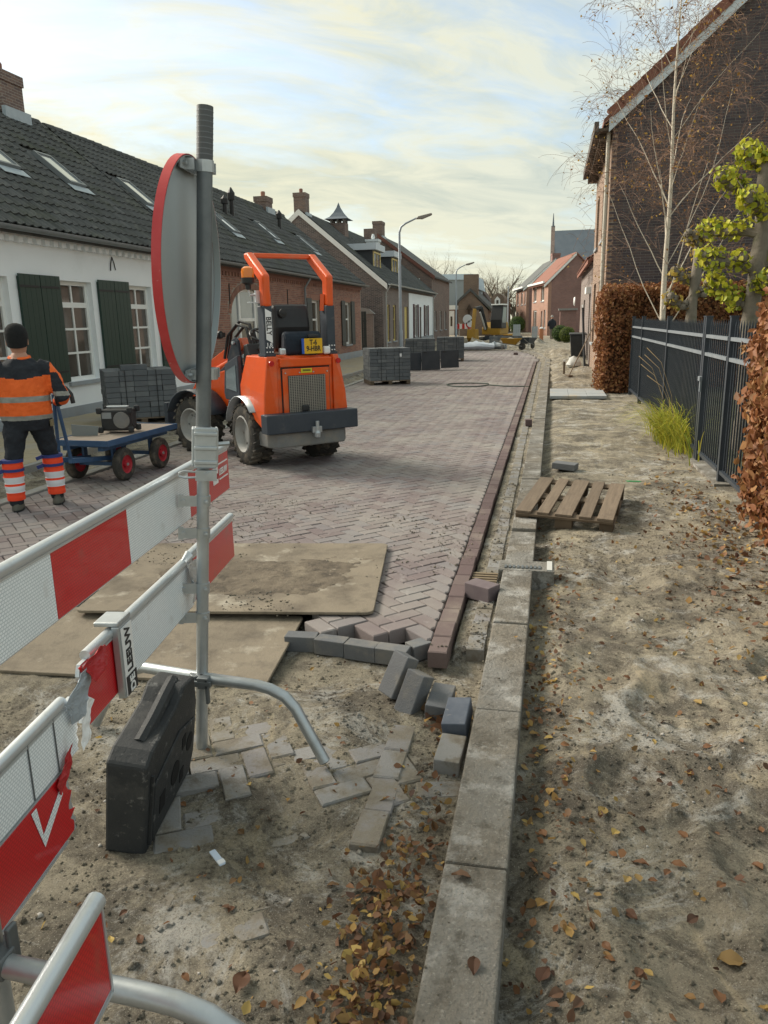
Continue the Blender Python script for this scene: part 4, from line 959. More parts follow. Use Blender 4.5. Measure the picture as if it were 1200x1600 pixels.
def rail_plank(name, label, s0, s1, ztop, h, blocks, slope=0, off=.045, rail=True, torn=None, group=None):
    """red and white plank; local x runs along the barrier away from the camera, face looks to -y"""
    o = thing(name, label, 'barrier plank', tuple(bpt(0, ztop, off)), 0, group); o.rotation_euler = (0, slope, BA)
    def outline(a, c, jl=0, jr=0):
        L_ = [(a, 0)]; rr = random.Random(int(abs(a) * 100) + 3)
        if jr:
            k = 13; right = [(c + rr.uniform(-.022, .014), -h * i / k) for i in range(k + 1)]
        else: right = [(c, 0), (c, -h)]
        if jl:
            k = 13; left = [(a + rr.uniform(-.014, .022), -h + h * i / k) for i in range(k + 1)]
        else: left = [(a, -h), (a, 0)]
        return right + left
    jl, jr = torn or (0, 0)
    b = MB(); b.prism(outline(s0, s1, jl, jr), .012, 'XZ', 0); b.build('panel', ALU, o)
    for i, (a, c, col) in enumerate(blocks):
        b = MB(); L2 = jl and i == 0; R2 = jr and i == len(blocks) - 1
        b.prism([(x, z * .965 - .003) for x, z in outline(a, c, L2, R2)], .0015, 'XZ', -.002)
        b.build('red_field' if col == 'r' else 'white_field', REFR if col == 'r' else REFW, o)
    if rail:
        b = MB(); b.tube([(s0 + (.06 if jl else 0), .006, .008), (s1 - (.06 if jr else 0), .006, .008)], .017, 12); b.build('top_rail', ALU, o, smooth=True)
        b = MB(); b.bb((s0 + .02, -.006, -.012), (s1 - .02, -.0022, -.005)); b.build('rail_lip', ALU, o)
    else: b = MB(); b.bb((s0, -.004, -h - .008), (s1 - .05, .014, -h)); b.build('bottom_lip', ALU, o)
    return o
up = rail_plank('barrier_plank', 'upper red and white barrier plank clamped to the sign pole', -2.5, .72, 1.103, .205,
    [(-2.03, -1.525, 'r'), (-1.523, -1.023, 'w'), (-1.021, -.517, 'r'), (-.515, .118, 'w'), (.12, .715, 'r')], .008, off=-.042)
b = MB(); b.bb((.45, -.006, -.135), (.525, -.0025, -.06)); lg = b.build('logo_plate', WPRINT, up)
text('De', .052, REDP, up, (.487, -.0075, -.098), (R_(90), 0, 0)); text('LEEUW', .042, WPRINT, up, (.61, -.006, -.092), (R_(90), 0, 0))
b = MB(); b.bb((.53, -.0055, -.056), (.69, -.0025, -.05)).bb((.55, -.0055, -.128), (.69, -.0025, -.122)); b.build('logo_line', WPRINT, up)
lw = rail_plank('barrier_plank', 'lower red and white barrier plank, torn and bent, carrying an upright maker plate', -.95, .06, .735, .2,
    [(-.95, -.602, 'r'), (-.60, .06, 'w')], 0, torn=(1, 1), off=-.042)
PX = .07
b = MB(); b.bb((-.80 + PX, -.03, -.215), (-.70 + PX, -.005, .03)); b.bb((-.80 + PX, -.03, .0301), (-.70 + PX, .05, .045)); b.build('clip', GALV, lw, bevel=.004)
b = MB(); b.bb((-.79 + PX, -.034, -.21), (-.71 + PX, -.031, .02)); b.build('name_plate', WPRINT, lw)
b = MB(); b.bb((-.789 + PX, -.036, -.209), (-.711 + PX, -.0345, -.145)); b.build('name_plate_dark', BPRINT, lw)
text('DE', .05, WPRINT, lw, (-.75 + PX, -.038, -.177), (R_(90), R_(-90), 0), sx=.9); text('LEEUW', .055, BPRINT, lw, (-.75 + PX, -.0355, -.06), (R_(90), R_(-90), 0), sx=.85)
def foil(parent, name, pts, m):
    b = MB(); n = len(pts); b.add(pts, [tuple(range(n))] if n <= 4 else [(0, i, i + 1) for i in range(1, n - 1)]); o = b.build(name, m, parent)
    s = o.modifiers.new('sub', 'SUBSURF'); s.subdivision_type = 'SIMPLE'; s.levels = s.render_levels = 3
    t = D.textures.get('crumple') or D.textures.new('crumple', 'CLOUDS'); t.noise_scale = .035
    d = o.modifiers.new('crumple', 'DISPLACE'); d.texture = t; d.strength = .02; d.mid_level = .5
    s = o.modifiers.new('thick', 'SOLIDIFY'); s.thickness = .0015; return o
GREYF = mat('grey_foil', (.40, .46, .52), (.33, .38, .43), 9, rough=.4, metal=.3)
foil(lw, 'peeled_sheet', [(-1.06, -.012, -.06), (-.97, -.03, .0), (-.90, -.02, -.01), (-.92, -.012, -.08), (-.97, -.014, -.14), (-1.04, -.014, -.13)], GREYF)
foil(lw, 'peeled_sheet', [(-.96, -.02, .005), (-.88, -.04, .035), (-.82, -.03, .012), (-.86, -.045, -.03), (-.93, -.04, -.055)], REDP)
foil(lw, 'peeled_sheet', [(-.93, -.008, -.10), (-.91, -.016, -.12), (-.93, -.012, -.16), (-.96, -.016, -.22), (-1.0, -.012, -.235), (-.98, -.006, -.15)], WPRINT)
foil(lw, 'peeled_sheet', [(-.01, -.015, .0), (.07, -.03, .005), (.10, -.02, -.05), (.06, -.035, -.11), (.0, -.03, -.13), (.02, -.02, -.06)], ALU)
for (a, c, dz) in ((-.02, .07, .015),):
    b = MB(); b.tube([(a, .0, dz), ((a + c) / 2, -.012, dz + .02), (c, .0, dz - .005)], [.012, .02, .014], 8, squash=.5); b.build('bent_rail', ALU, lw)
le = rail_plank('barrier_plank', 'short red end of the torn lower plank behind the pole', -.0, .72, .745, .2, [(.10, .715, 'r')], 0, torn=(1, 0), off=-.042)
ll = rail_plank('barrier_plank', 'dented white left part of the torn lower plank', -2.3, -.985, .668, .165, [(-2.29, -.985, 'w')], .0, torn=(0, 1), off=-.045)
b = MB()
for s in (-1.12, -1.25): b.bb((s, -.006, -.16), (s + .004, -.0038, 0))
b.build('crease', GALVD, ll)
lr_ = rail_plank('barrier_plank', 'ripped red plank with a white corner hanging lowest at the left', -2.2, -1.08, .50, .2, [(-2.19, -1.08, 'r')], .0, rail=False, torn=(0, 1), off=-.04)
b = MB(); b.prism([(-1.28, -.01), (-1.255, -.01), (-1.24, -.10), (-1.13, -.03), (-1.125, -.055), (-1.24, -.135)], .001, 'XZ', -.0045); b.build('white_corner', REFW, lr_)
foil(lr_, 'peeled_sheet', [(-1.16, -.01, -.01), (-1.10, -.015, .03), (-1.06, -.012, .06), (-1.07, -.01, .0), (-1.14, -.01, -.05)], REDP)
NB = (-.79, 1.08)
nb_ = thing('barrier_plank', 'nearest red plank end with rounded silver rail, bottom left', 'barrier plank', (NB[0], NB[1], .63), BA)
b = MB(); b.bb((-1.2, 0, -.2), (0, .012, 0)); b.build('panel', ALU, nb_)
b = MB(); b.bb((-1.2, -.002, -.19), (-.008, -.0005, -.008)); b.build('red_field', REFR, nb_)
b = MB(); b.tube([(-1.2, .008, .006), (0, .008, .006)], .019, 14); b.build('top_rail', ALU, nb_, smooth=True)
b = MB(); b.bb((-.007, -.004, -.2), (.0, .014, -.003)).bb((-1.2, -.004, -.203), (0, .014, -.195)); b.build('edge_trim', ALU, nb_)
# poles
sp_ = thing('sign_pole', 'tall galvanised pole carrying the round sign and the planks', 'pole', tuple(PBASE))
zx = PD.normalized(); xx_ = Vector((.897, .44, 0)); xx_ = (xx_ - zx * xx_.dot(zx)).normalized(); q_ = Matrix((xx_, zx.cross(xx_), zx)).transposed().to_quaternion(); sp_.rotation_mode = 'QUATERNION'; sp_.rotation_quaternion = q_; PL = PD.length
b = MB(); b.tube([(0, 0, 0), (0, 0, 1.3)], .0242, 18); b.build('lower_tube', GALV, sp_, smooth=True)
b = MB(); b.tube([(0, 0, 1.22), (0, 0, PL)], .0285, 18); b.build('upper_tube', GALVD, sp_, smooth=True)
b = MB(); b.tube([(0, 0, PL - .18), (0, 0, PL + .002)], .0295, 18); b.build('top_cap', mat('pole_cap', (.10, .105, .11), rough=.6, metal=.3), sp_, smooth=True)
for k in range(9): b = MB(); b.tube([(0, 0, PL - .16 + .018 * k), (0, 0, PL - .157 + .018 * k)], .0302, 18); b.build('ring', GALVD, sp_)
# spring clamp between the tubes
b = MB(); b.box((.008, -.036, 1.30), (.085, .018, .16)); b.box((.0, .03, 1.30), (.07, .02, .15)); b.box((.05, 0, 1.3), (.012, .08, .15)); b.box((-.038, 0, 1.3), (.012, .07, .15)); cl_ = b.build('coupler', GALV, sp_, bevel=.006)
for z in (1.245, 1.30, 1.355): b = MB(); b.box((.008, -.05, z), (.088, .014, .014)); b.build('coupler_rib', GALV, cl_, bevel=.003)
b = MB(); b.tube([(.02, -.055, 1.205), (-.075, -.055, 1.212), (-.09, -.055, 1.205), (-.092, -.055, 1.192), (-.07, -.055, 1.186), (.03, -.055, 1.19)], .0045, 6); b.build('spring_clip', GALV, cl_, smooth=True)
b = MB(); b.box((.01, -.045, 1.195), (.08, .03, .04)); b.lathe([(.012, -.07), (.012, -.03)], 8, 'Y', (.02, 0, 1.2)); b.build('coupler_bolt', GALV, cl_)
b = MB(); b.tube([(.055, 0, 1.31), (.10, 0, 1.315)], .009, 8); b.build('coupler_pin', GALV, cl_)
for z in (1.085, .955, .725, .60):
    b = MB(); b.tube([(0, 0, z - .021), (0, 0, z + .021)], .029, 16); b.box((-.045, -.012, z), (.075, .006, .042)); b.box((-.085, -.008, z), (.02, .012, .05)); c_ = b.build('clamp', GALV, sp_, smooth=True)
    for xx in (-.075, .012): b = MB(); b.lathe([(.0, -.038 if xx > 0 else -.024), (.009, -.037 if xx > 0 else -.024), (.009, -.026 if xx > 0 else -.012)], 6, 'Y', (xx, 0, z)); b.build('bolt', GALV, c_)
# cross pipe foot of the sign pole
ft = thing('pipe_support', 'bent galvanised support pipe clamped low on the sign pole', 'support pipe', (0, 0, 0))
e0 = Vector((-.835, 2.66, -.05)); pc = Vector((-1.335, 2.70, .255))
pth = [(-1.95, 2.79, -.06), (-1.85, 2.78, .12), (-1.78, 2.77, .21), (-1.66, 2.755, .253), tuple(pc), (-1.12, 2.685, .25), (-1.06, 2.68, .24), (-1.0, 2.675, .215), (-.955, 2.67, .17), (-.925, 2.665, .115), (-.835, 2.65, -.045)]
b = MB(); b.tube(pth, .0235, 14); b.build('pipe', GALV, ft, smooth=True)
b = MB(); b.tube([(-.8345, 2.65, -.046), (-.834, 2.65, -.047)], .019, 12); b.build('pipe_bore', BPRINT, ft)
b = MB(); b.tube([(-1.385, 2.705, .225), (-1.385, 2.705, .275)], .036, 14); b.box((-1.345, 2.685, .25), (.05, .06, .05)); b.box((-1.33, 2.665, .215), (.014, .02, .11)); b.box((-1.36, 2.66, .25), (.10, .012, .02)); b.build('swivel_clamp', GALVD, ft, bevel=.004)
# near pole and foot
p2 = thing('barrier_pole', 'short galvanised barrier pole at the lower left edge', 'pole', (-1.135, 1.17, -.08))
b = MB(); b.tube([(0, 0, 0), (0, 0, 1.25)], .0242, 16); b.build('tube', GALV, p2, smooth=True)
b = MB(); b.tube([(0, 0, .42), (0, 0, .47)], .034, 12); b.box((.03, -.02, .45), (.05, .05, .05)); b.box((.045, .01, .475), (.012, .03, .09)); b.build('swivel_clamp', GALVD, p2, bevel=.004)
f2 = thing('pipe_support', 'thick bent galvanised support pipe across the bottom left corner', 'support pipe', (0, 0, 0))
pth = [(-1.75, 1.19, -.06), (-1.66, 1.18, .15), (-1.58, 1.175, .28), (-1.45, 1.17, .345), (-1.1, 1.15, .366), (-.86, 1.15, .355), (-.78, 1.15, .352), (-.70, 1.15, .345), (-.63, 1.15, .325), (-.57, 1.15, .29), (-.52, 1.148, .24), (-.48, 1.145, .18), (-.40, 1.14, .0), (-.37, 1.14, -.07)]
b = MB(); b.tube(pth, .0242, 16); b.build('pipe', GALV, f2, smooth=True)
# round sign, back towards us
sd_p = pole(1.865); sg = thing('round_sign', 'large round traffic sign seen from its grey back with red rim', 'sign', (sd_p.x - .072, sd_p.y + .015, sd_p.z), 0)
sg.rotation_euler = (R_(2), R_(3.5), R_(10.0))      # local +x is the back normal
RS = .405
b = MB(); b.lathe([(0, 0), (RS - .01, 0), (RS, -.004)], 64, 'X'); b.lathe([(RS - .006, .0), (RS - .006, .026), (RS - .003, .027), (RS - .002, .0)], 64, 'X', cap=False); b.build('plate', mat('sign_back', (.42, .46, .48), (.36, .40, .42), 2.5, rough=.4, metal=.4, bump=.03, bscale=4), sg, smooth=True)
b = MB(); b.lathe([(RS - .004, -.006), (RS + .002, -.005), (RS + .002, .026), (RS - .001, .0265)], 64, 'X', cap=False); b.build('rim', mat('sign_rim_red', (.45, .03, .035), (.52, .06, .065), 9, rough=.45, dirt=[((.6, .45, .44), 40, .66, .72, .7)]), sg, smooth=True)
b = MB(); b.lathe([(RS - .012, -.0065), (.0, -.0065)], 48, 'X'); b.lathe([(.31, -.008), (.0, -.008)], 48, 'X', m=1); b.build('face', [REDP, WPRINT], sg)
for z in (.37, -.37):
    b = MB(); b.bb((.012, -.12, z - .02), (.018, .12, z + .02)); b.bb((.018, .055, z - .019), (.098, .062, z + .019)); b.bb((.018, -.062, z - .019), (.05, -.055, z + .019)); b.tube([(.072, -.002, z - .02), (.072, -.002, z + .02)], .034, 16); br = b.build('bracket', GALV, sg)
    for yy in (-.08, .09): b = MB(); b.lathe([(0, .03), (.008, .03), (.008, .018)], 6, 'X', (0, yy, z)); b.build('bolt', GALV, br)
b = MB(); b.bb((.0015, .13, -.17), (.003, .205, -.09)); st = b.build('sticker', BPRINT, sg)
text('D', .055, WPRINT, sg, (.0035, .168, -.13), (R_(90), 0, R_(90))); text('1973', .022, WPRINT, sg, (.003, .175, -.205), (R_(90), R_(90), R_(90)))
# rubber weight block
bk = thing('rubber_block', 'black rubber barrier weight standing on edge under the planks', 'weight', (-1.36, 2.30, -.085), BA); bk.rotation_euler = (R_(9), R_(-3), BA); bk.scale = (.9, .86, .93); bk.location.x -= .045; bk.location.z += .01
b = MB(); prof = [(-.29, 0), (.22, 0), (.30, .10), (.30, .30), (.24, .43), (.10, .46), (.02, .42), (-.25, .395), (-.31, .365)]
b.prism([(x, z * 1.1) for x, z in prof], .165, 'XZ', -.075); b.build('body', RUBBER, bk, bevel=.012)
b = MB(); b.prism([(-.24, .03), (.22, .03), (.26, .11), (.26, .27), (.05, .33), (-.24, .28)], .012, 'XZ', -.086); b.build('face_rib', RUBBER, bk, bevel=.006)
for (x, z, r, sq) in ((-.15, .15, .04, 1), (.0, .17, .05, 0), (.09, .10, .03, 1), (.10, .25, .03, 1), (.18, .2, .04, 0)):
    b = MB()
    if sq: b.box((x, -.0865, z), (r * 1.5, .004, r * 1.9))
    else: b.lathe([(0, -.089), (r, -.089), (r, -.08)], 16, 'Y', (x, 0, z))
    b.build('socket', mat('socket_dark', (.004, .004, .005), rough=.9), bk)
b = MB(); b.tube([(-.20, .0, .42), (-.10, -.01, .455), (.06, -.01, .49), (.16, .0, .48)], .03, 8); b.build('handle', RUBBER, bk, smooth=True)
b = MB(); b.box((-.262, -.082, .19), (.012, .012, .30)); b.build('edge_rib', RUBBER, bk)
# ---------------------------------------------------------------- covers, loose bricks, drain, pallet
PLATE = mat('cover_plate', (.19, .158, .118), (.255, .212, .158), 1.8, rough=.85, bump=.3, bscale=50, coord='World', dirt=[((.10, .08, .06), 1.5, .50, .66, .9), ((.09, .075, .06), 9, .52, .68, .5), ((.44, .40, .33), 3.5, .58, .70, .7)])
def plate(name, label, c, w, d, h, z, rz, r=.12, tilt=(0, 0)):
    o = thing(name, label, 'cover board', (c[0], c[1], z), rz); o.rotation_euler = (tilt[0], tilt[1], rz); pts = []
    for (sx, sy, a0) in ((1, -1, -90), (1, 1, 0), (-1, 1, 90), (-1, -1, 180)):
        for i in range(5): a = R_(a0 + 22.5 * i); pts.append((sx * (w / 2 - r) + r * math.cos(a), sy * (d / 2 - r) + r * math.sin(a)))
    b = MB(); b.prism(pts, h, 'XY', 0); b.build('board', PLATE, o, bevel=.004); return o
plate('cover_board', 'upper sandy steel cover board lying on the end of the new paving', (-1.945, 4.66), 1.80, 1.40, .018, .014, R_(8), .05, tilt=(.006, 0))
plate('cover_board', 'lower sandy cover board half under the other one', (-2.10, 3.64), 1.5, .80, .018, -.055, R_(4), .03, tilt=(.055, .006))
def loose(name, label, loc, rot, m=PAVGREY, d=(.105, .21, .08), cat='paver', group=None):
    b = MB(); b.box((0, 0, 0), d); o = b.build(name, m, None, bevel=.005); o.location = loc; o.rotation_euler = rot; return tag(o, label, cat, group)
g1 = 'loose pavers by the kerb'
loose('loose_paver', 'topmost grey paver leaning on the little heap by the kerb', (-.655, 3.30, .035), (R_(62), R_(4), R_(-40)), group=g1)
loose('loose_paver', 'second grey paver propped under the leaning one', (-.565, 3.20, -.005), (R_(66), R_(6), R_(-34)), group=g1)
loose('loose_paver', 'half hidden grey paver between the heap and the blue one', (-.44, 3.20, -.035), (R_(3), R_(4), R_(-3)), group=g1)
loose('loose_paver', 'bluish grey paver lying flat against the kerb', (-.342, 3.03, -.012), (R_(5), R_(-6), R_(-2)), mat('paver_blue', (.07, .085, .115), (.105, .12, .15), 20, rough=.7, dirt=[((.35, .33, .30), 25, .62, .7, .6)]), group=g1)
loose('old_gutter_paver', 'sunken old gutter paver below the blue one', (-.345, 2.80, -.058), (0, R_(2), R_(-2)), PAVOLD)
loose('pointed_paver', 'purple paver with a cut corner lying in the gutter by the drain', (-.365, 4.58, .02), (0, 0, R_(58)), mat('paver_purple', (.13, .10, .11), (.17, .135, .14), 12, rough=.75), d=(.12, .19, .1))
loose('loose_paver', 'single grey paver lying on the sand behind the pallet', (.22, 8.9, .02), (R_(3), R_(2), R_(75)), d=(.2, .26, .07), group=g1)
loose('loose_paver', 'small dark paver lying in the gutter further along', (-.29, 12.6, .03), (0, 0, R_(4)), PAVEDGE, d=(.105, .15, .1), group=g1)
loose('edge_block', 'small dark brick lying at the bend of the far kerb', (-1.5, 36.5, .05), (0, 0, 0), PAVEDGE, d=(.2, .12, .12))
# grey bricks facing the end of the new paving
ec = tag(D.objects.new('end_course', None), 'grey pavers closing the front end of the new road', kind='structure'); COL.objects.link(ec)
for i, (x, y, a) in enumerate([(-1.30, 3.80, 3), (-1.12, 3.775, -8), (-.94, 3.74, -10), (-.765, 3.715, -8), (-.64, 3.80, 45)]):
    b = MB(); b.box((0, 0, -.045), (.178 if i < 4 else .12, .09, .088)); o = b.build('paver', PAVGREY, ec, bevel=.004); o.location = (x, y, -.008); o.rotation_euler = (0, 0, R_(a))
# storm drain in the kerb
dr = thing('kerb_drain', 'cast iron kerb drain with grate let into the gutter', 'drain', (-.16, 4.98, 0))
b = MB(); b.bb((-.13, -.03, -.12), (.24, .18, .045)); b.build('cover', CONC, dr, bevel=.006)
for i in range(9): b = MB(); b.bb((-.09 + .028 * i, .0, .0452), (-.075 + .028 * i, .055, .053)); b.build('rib', GALVD, dr)
b = MB(); b.bb((.19, -.02, .0452), (.225, .17, .052)); b.build('strip', mat('pale_strip', (.5, .5, .48), rough=.8), dr)
for i in range(6): b = MB(); b.bb((-.30, -.22 + .05 * i, -.035), (-.133, -.195 + .05 * i, -.012)); b.build('grate_bar', mat('rusty_iron', (.16, .12, .08), (.22, .17, .11), 9, rough=.85), dr)
b = MB(); b.bb((-.31, -.24, -.09), (-.133, .08, -.06)); b.build('pit', MATS['socket_dark'], dr)
# wooden pallet
WOOD = mat('pallet_wood', (.14, .105, .075), (.21, .16, .115), 5, rough=.85, bump=.3, bscale=30, streak=(9, .6, 3), vary=.22, dirt=[((.10, .075, .055), 5, .55, .72, .6)])
WOODD = mat('pallet_wood_dark', (.09, .065, .042), (.135, .098, .067), 5, rough=.85, bump=.3, bscale=30, vary=.2)
pt = thing('wooden_pallet', 'weathered wooden pallet lying half on the kerb, half on sand', 'pallet', (.25, 6.93, -.03), R_(-12.5))
pt.rotation_euler = (R_(2.5), R_(2.0), R_(-9))
for i, (x, w) in enumerate(((-.335, .13), (-.17, .10), (0, .14), (.17, .10), (.335, .13))):
    b = MB(); b.box((x, random.uniform(-.01, .01), .134), (w, 1.2, .021), (0, 0, random.uniform(-.012, .012))); b.build('top_board', WOOD, pt, bevel=.003)
for y in (-.55, 0, .55): b = MB(); b.box((0, y, .112), (.8, .13, .021)); b.build('cross_board', WOODD, pt, bevel=.003)
for x in (-.345, 0, .345):
    for y in (-.53, 0, .53): b = MB(); b.box((x, y, .061), (.11 if x else .14, .13, .078)); b.build('block', WOODD, pt, bevel=.003)
    b = MB(); b.box((x, 0, .011), (.11, 1.2, .02)); b.build('bottom_board', WOODD, pt, bevel=.003)
# old half-buried paving in front
op_ = tag(D.objects.new('old_paving', None), 'old grey pavers half buried in the sand of the dug-up road', kind='structure'); COL.objects.link(op_)
bo = pavemesh([(-.103, -.05), (.103, -.05), (.103, .05), (-.103, .05)], -.07, 0, PAVOLD)
rr = random.Random(21)
for (px, py, rad, rot) in ((335, 1180, .28, 18), (555, 1190, .26, 22), (285, 1290, .15, 16), (238, 1370, .09, -8), (690, 1215, .09, 0), (425, 1290, .07, 30), (360, 1430, .12, 20)):
    c = gnd(px, py, -.065); zc_ = float(ground_h(c.x, c.y)); R2 = Matrix.Rotation(R_(rot) + _yaw, 2)
    zc_ = max(float(ground_h(c.x + q, c.y + w)) for q in (-.1, 0, .1) for w in (-.1, 0, .1)) * .5 + zc_ * .5
    for a in range(-6, 7):
        for d_ in range(-4, 5):
            for kind in (0, 1):
                ox, oy = a + 2 * d_, a - 2 * d_; x, y = (ox + 1, oy + .5) if kind == 0 else (ox + .5, oy + 2)
                v = R2 @ Vector((x * .107, y * .107))
                if v.length > rad * rr.uniform(.75, 1.15): continue
                o = ob('paver', bo, op_); o.location = (c.x + v.x, c.y + v.y, zc_ + rr.uniform(-.006, .006) + (-.006 if rad < .15 else .004)); o.rotation_euler = (rr.uniform(-.035, .035), rr.uniform(-.035, .035), R_(rot) + _yaw + (R_(90) if kind else 0) + rr.uniform(-.03, .03))
wt = thing('litter_tube', 'flattened white and blue plastic tube lying on the dirt', 'litter', tuple(gnd(340, 1345, -.05)), R_(-42))
b = MB(); b.box((0, 0, .012), (.085, .022, .008)); b.build('tube', mat('pale_blue_plastic', (.50, .58, .70), rough=.4), wt, bevel=.003)
b = MB(); b.box((.03, 0, .0165), (.02, .023, .003)); b.build('cap', mat('white_plastic', (.75, .76, .78), rough=.4), wt)
gp = MB(); gp.box((0, 0, 0), (.16, .035, .006), (.05, .1, 0)); o = gp.build('green_scrap', mat('green_plastic', (.03, .28, .09), rough=.5)); p = gnd(990, 755, 0); o.location = (p.x, p.y, .02); o.rotation_euler = (0, 0, .5); tag(o, 'bright green plastic scrap on the sand beyond the pallet', 'litter')
hs = MB(); c0 = gnd(765, 602, 0); hs.tube([(c0.x - .55 + .55 * math.cos(a) * (1 + .1 * math.sin(3 * a)), c0.y + .55 * math.sin(a), .015) for a in np.linspace(.6, 6.2, 22)] + [(c0.x + .4, c0.y - .4, .012), (c0.x + 1.0, c0.y - .5, .012)], .014, 6); tag(hs.build('hose_loop', mat('dark_green_hose', (.05, .075, .06), rough=.6), smooth=True), 'dark hose coiled on the middle of the road', 'hose')
# ================================================================ wheel loader
ORANGE = mat('machine_orange', (.76, .10, .012), (.68, .085, .010), 5, rough=.36, coat=.25, dirt=[((.36, .29, .2), 3, .55, .78, .4), ((.30, .06, .02), 30, .62, .72, .4)])
MDARK = mat('machine_dark', (.035, .045, .06), (.05, .06, .075), 6, rough=.5, dirt=[((.25, .22, .18), 5, .6, .8, .4)])
MGREY = mat('machine_grey', (.16, .165, .17), (.22, .215, .20), 8, rough=.7, dirt=[((.30, .25, .18), 5, .5, .75, .6)])
TYRE = mat('tyre_rubber', (.035, .033, .031), (.055, .052, .047), 7, rough=.85, bump=.2, dirt=[((.24, .20, .15), 7, .48, .72, .7)])
RIMM = mat('wheel_rim', (.34, .34, .33), (.42, .41, .39), 6, rough=.6, dirt=[((.28, .23, .17), 6, .5, .75, .6)])
BLACKP = mat('black_plastic', (.018, .019, .021), (.028, .029, .03), 8, rough=.5)
LD = thing('wheel_loader', 'orange compact wheel loader with roll bar parked on the road', 'wheel loader', (-3.19, 9.12, 0), R_(134))
def wheel(parent, M, R=.375, W_=.28, rm=RIMM, lugs=22):
    b = MB(); b.lathe([(R * .60, -W_ / 2 + .01), (R * .80, -W_ / 2), (R * .93, -W_ / 2 + .02), (R * .955, -W_ * .3), (R * .96, W_ * .3), (R * .93, W_ / 2 - .02), (R * .80, W_ / 2), (R * .60, W_ / 2 - .01)], 36, 'Y', cap=False)
    for i in range(lugs):
        a = 2 * math.pi * i / lugs
        for s in (-1, 1):
            aa = a + (math.pi / lugs if s > 0 else 0); E = Euler((0, -aa, 0)).to_matrix(); c = E @ Vector((R * .965, s * W_ * .25, 0))
            b.M = Matrix.Translation(c) @ Euler((0, -aa, 0)).to_matrix().to_4x4() @ Euler((s * .5, 0, 0)).to_matrix().to_4x4()
            b.box((0, 0, 0), (R * .07, W_ * .5, R * .12))
    b.M = Matrix.Identity(4)
    w = b.build('wheel', TYRE, parent, smooth=True); w.matrix_basis = M
    for s in (1,):
        q = MB(); q.lathe([(R * .61, W_ * .47), (R * .57, W_ * .5), (R * .53, W_ * .42), (R * .47, W_ * .2), (R * .3, W_ * .14), (R * .27, W_ * .22), (R * .12, W_ * .24), (0, W_ * .24)], 28, 'Y', cap=False); q.lathe([(R * .61, -W_ * .47), (R * .55, -W_ * .45), (R * .45, -W_ * .1), (0, -W_ * .1)], 28, 'Y', cap=False)
        rm_ = q.build('rim', rm, w, smooth=True)
    q = MB()
    for i in range(6): a = math.pi * i / 3; q.lathe([(0, W_ * .21), (.014, W_ * .20), (.014, W_ * .13)], 6, 'Y', (R * .38 * math.cos(a), 0, R * .38 * math.sin(a)))
    tag(q.build('wheel_nuts', MGREY, w), None, kind='stuff')
    return w
TR = .455
for s in (1, -1): wheel(LD, M4((0, s * TR, .365), 0 if s > 0 else math.pi))
# rear body
b = MB(); b.prism([(-.60, .50), (-.60, 1.22), (-.54, 1.30), (.15, 1.30), (.34, 1.16), (.36, .50)], .72, 'XZ', -.36); b.build('engine_cover', ORANGE, LD, bevel=.02)
for s in (1, -1):
    b = MB(); y0 = .361 if s > 0 else -.361
    vs = [(-.62, y0, .46), (-.62, y0, 1.30), (.06, y0, 1.30), (.16, y0, .95), (.16, y0, .70), (-.62, s * .56, .46), (-.60, s * .53, .88), (-.57, s * .46, 1.30), (.04, s * .46, 1.30), (.14, s * .52, .95), (.14, s * .52, .72)]
    b.add(vs, [(5, 6, 7, 1, 0), (6, 9, 8, 7), (7, 8, 2, 1), (5, 10, 9, 6), (9, 10, 4, 3), (8, 9, 3, 2), (0, 4, 10, 5), (0, 1, 2, 3, 4)]); b.build('side_panel', ORANGE, LD, bevel=.012)
    b = MB(); b.lathe([(.0, -.632), (.03, -.632), (.032, -.618)], 14, 'X', (0, s * .43, 1.225)); b.build('reflector', mat('red_reflector', (.5, .02, .02), rough=.3), LD)
b = MB(); b.bb((-.606, -.314, .526), (-.598, .314, 1.174)); b.build('door_seam', BLACKP, LD)
b = MB(); b.bb((-.63, -.30, .54), (-.603, .30, 1.16)); b.build('rear_door', ORANGE, LD, bevel=.008)
b = MB(); b.bb((-.645, -.33, 1.18), (-.55, .33, 1.275)); b.build('top_panel', ORANGE, LD, bevel=.01)
GR = mat('grille_dark', (.05, .05, .048), rough=.7)
b = MB(); b.bb((-.638, -.24, .62), (-.631, .24, 1.08)); gr = b.build('grille', GR, LD)
GW = mat('grille_wire', (.30, .29, .26), (.36, .34, .30), 9, rough=.5, metal=.5)
for i in range(17): y = -.228 + .0285 * i; b = MB(); b.bb((-.644, y - .005, .625), (-.6385, y + .005, 1.075)); b.build('grille_bar', GW, gr)
for i in range(24): z = .635 + .0188 * i; b = MB(); b.bb((-.6475, -.238, z - .003), (-.6445, .238, z + .003)); b.build('grille_wire', GW, gr)
for y in (-.27, -.09, .09, .27):
    for z in (.59, 1.11): b = MB(); b.lathe([(0, -.642), (.009, -.64), (.009, -.631)], 8, 'X', (0, y, z)); b.build('bolt', GALV, LD)
b = MB(); b.bb((-.637, -.07, 1.105), (-.6325, .07, 1.155)); b.build('warning_label', mat('label_yellow', (.65, .58, .03), rough=.5), LD)
b = MB(); b.bb((-.642, -.05, 1.125), (-.6375, .05, 1.132)).bb((-.642, -.05, 1.138), (-.6375, .05, 1.143)); tag(b.build('label_print', BPRINT, LD), None, kind='stuff')
b = MB(); b.prism([(-.78, .44), (-.78, .66), (-.60, .66), (-.60, .44)], 1.18, 'XZ', -.59); b.build('bumper', MDARK, LD, bevel=.012)
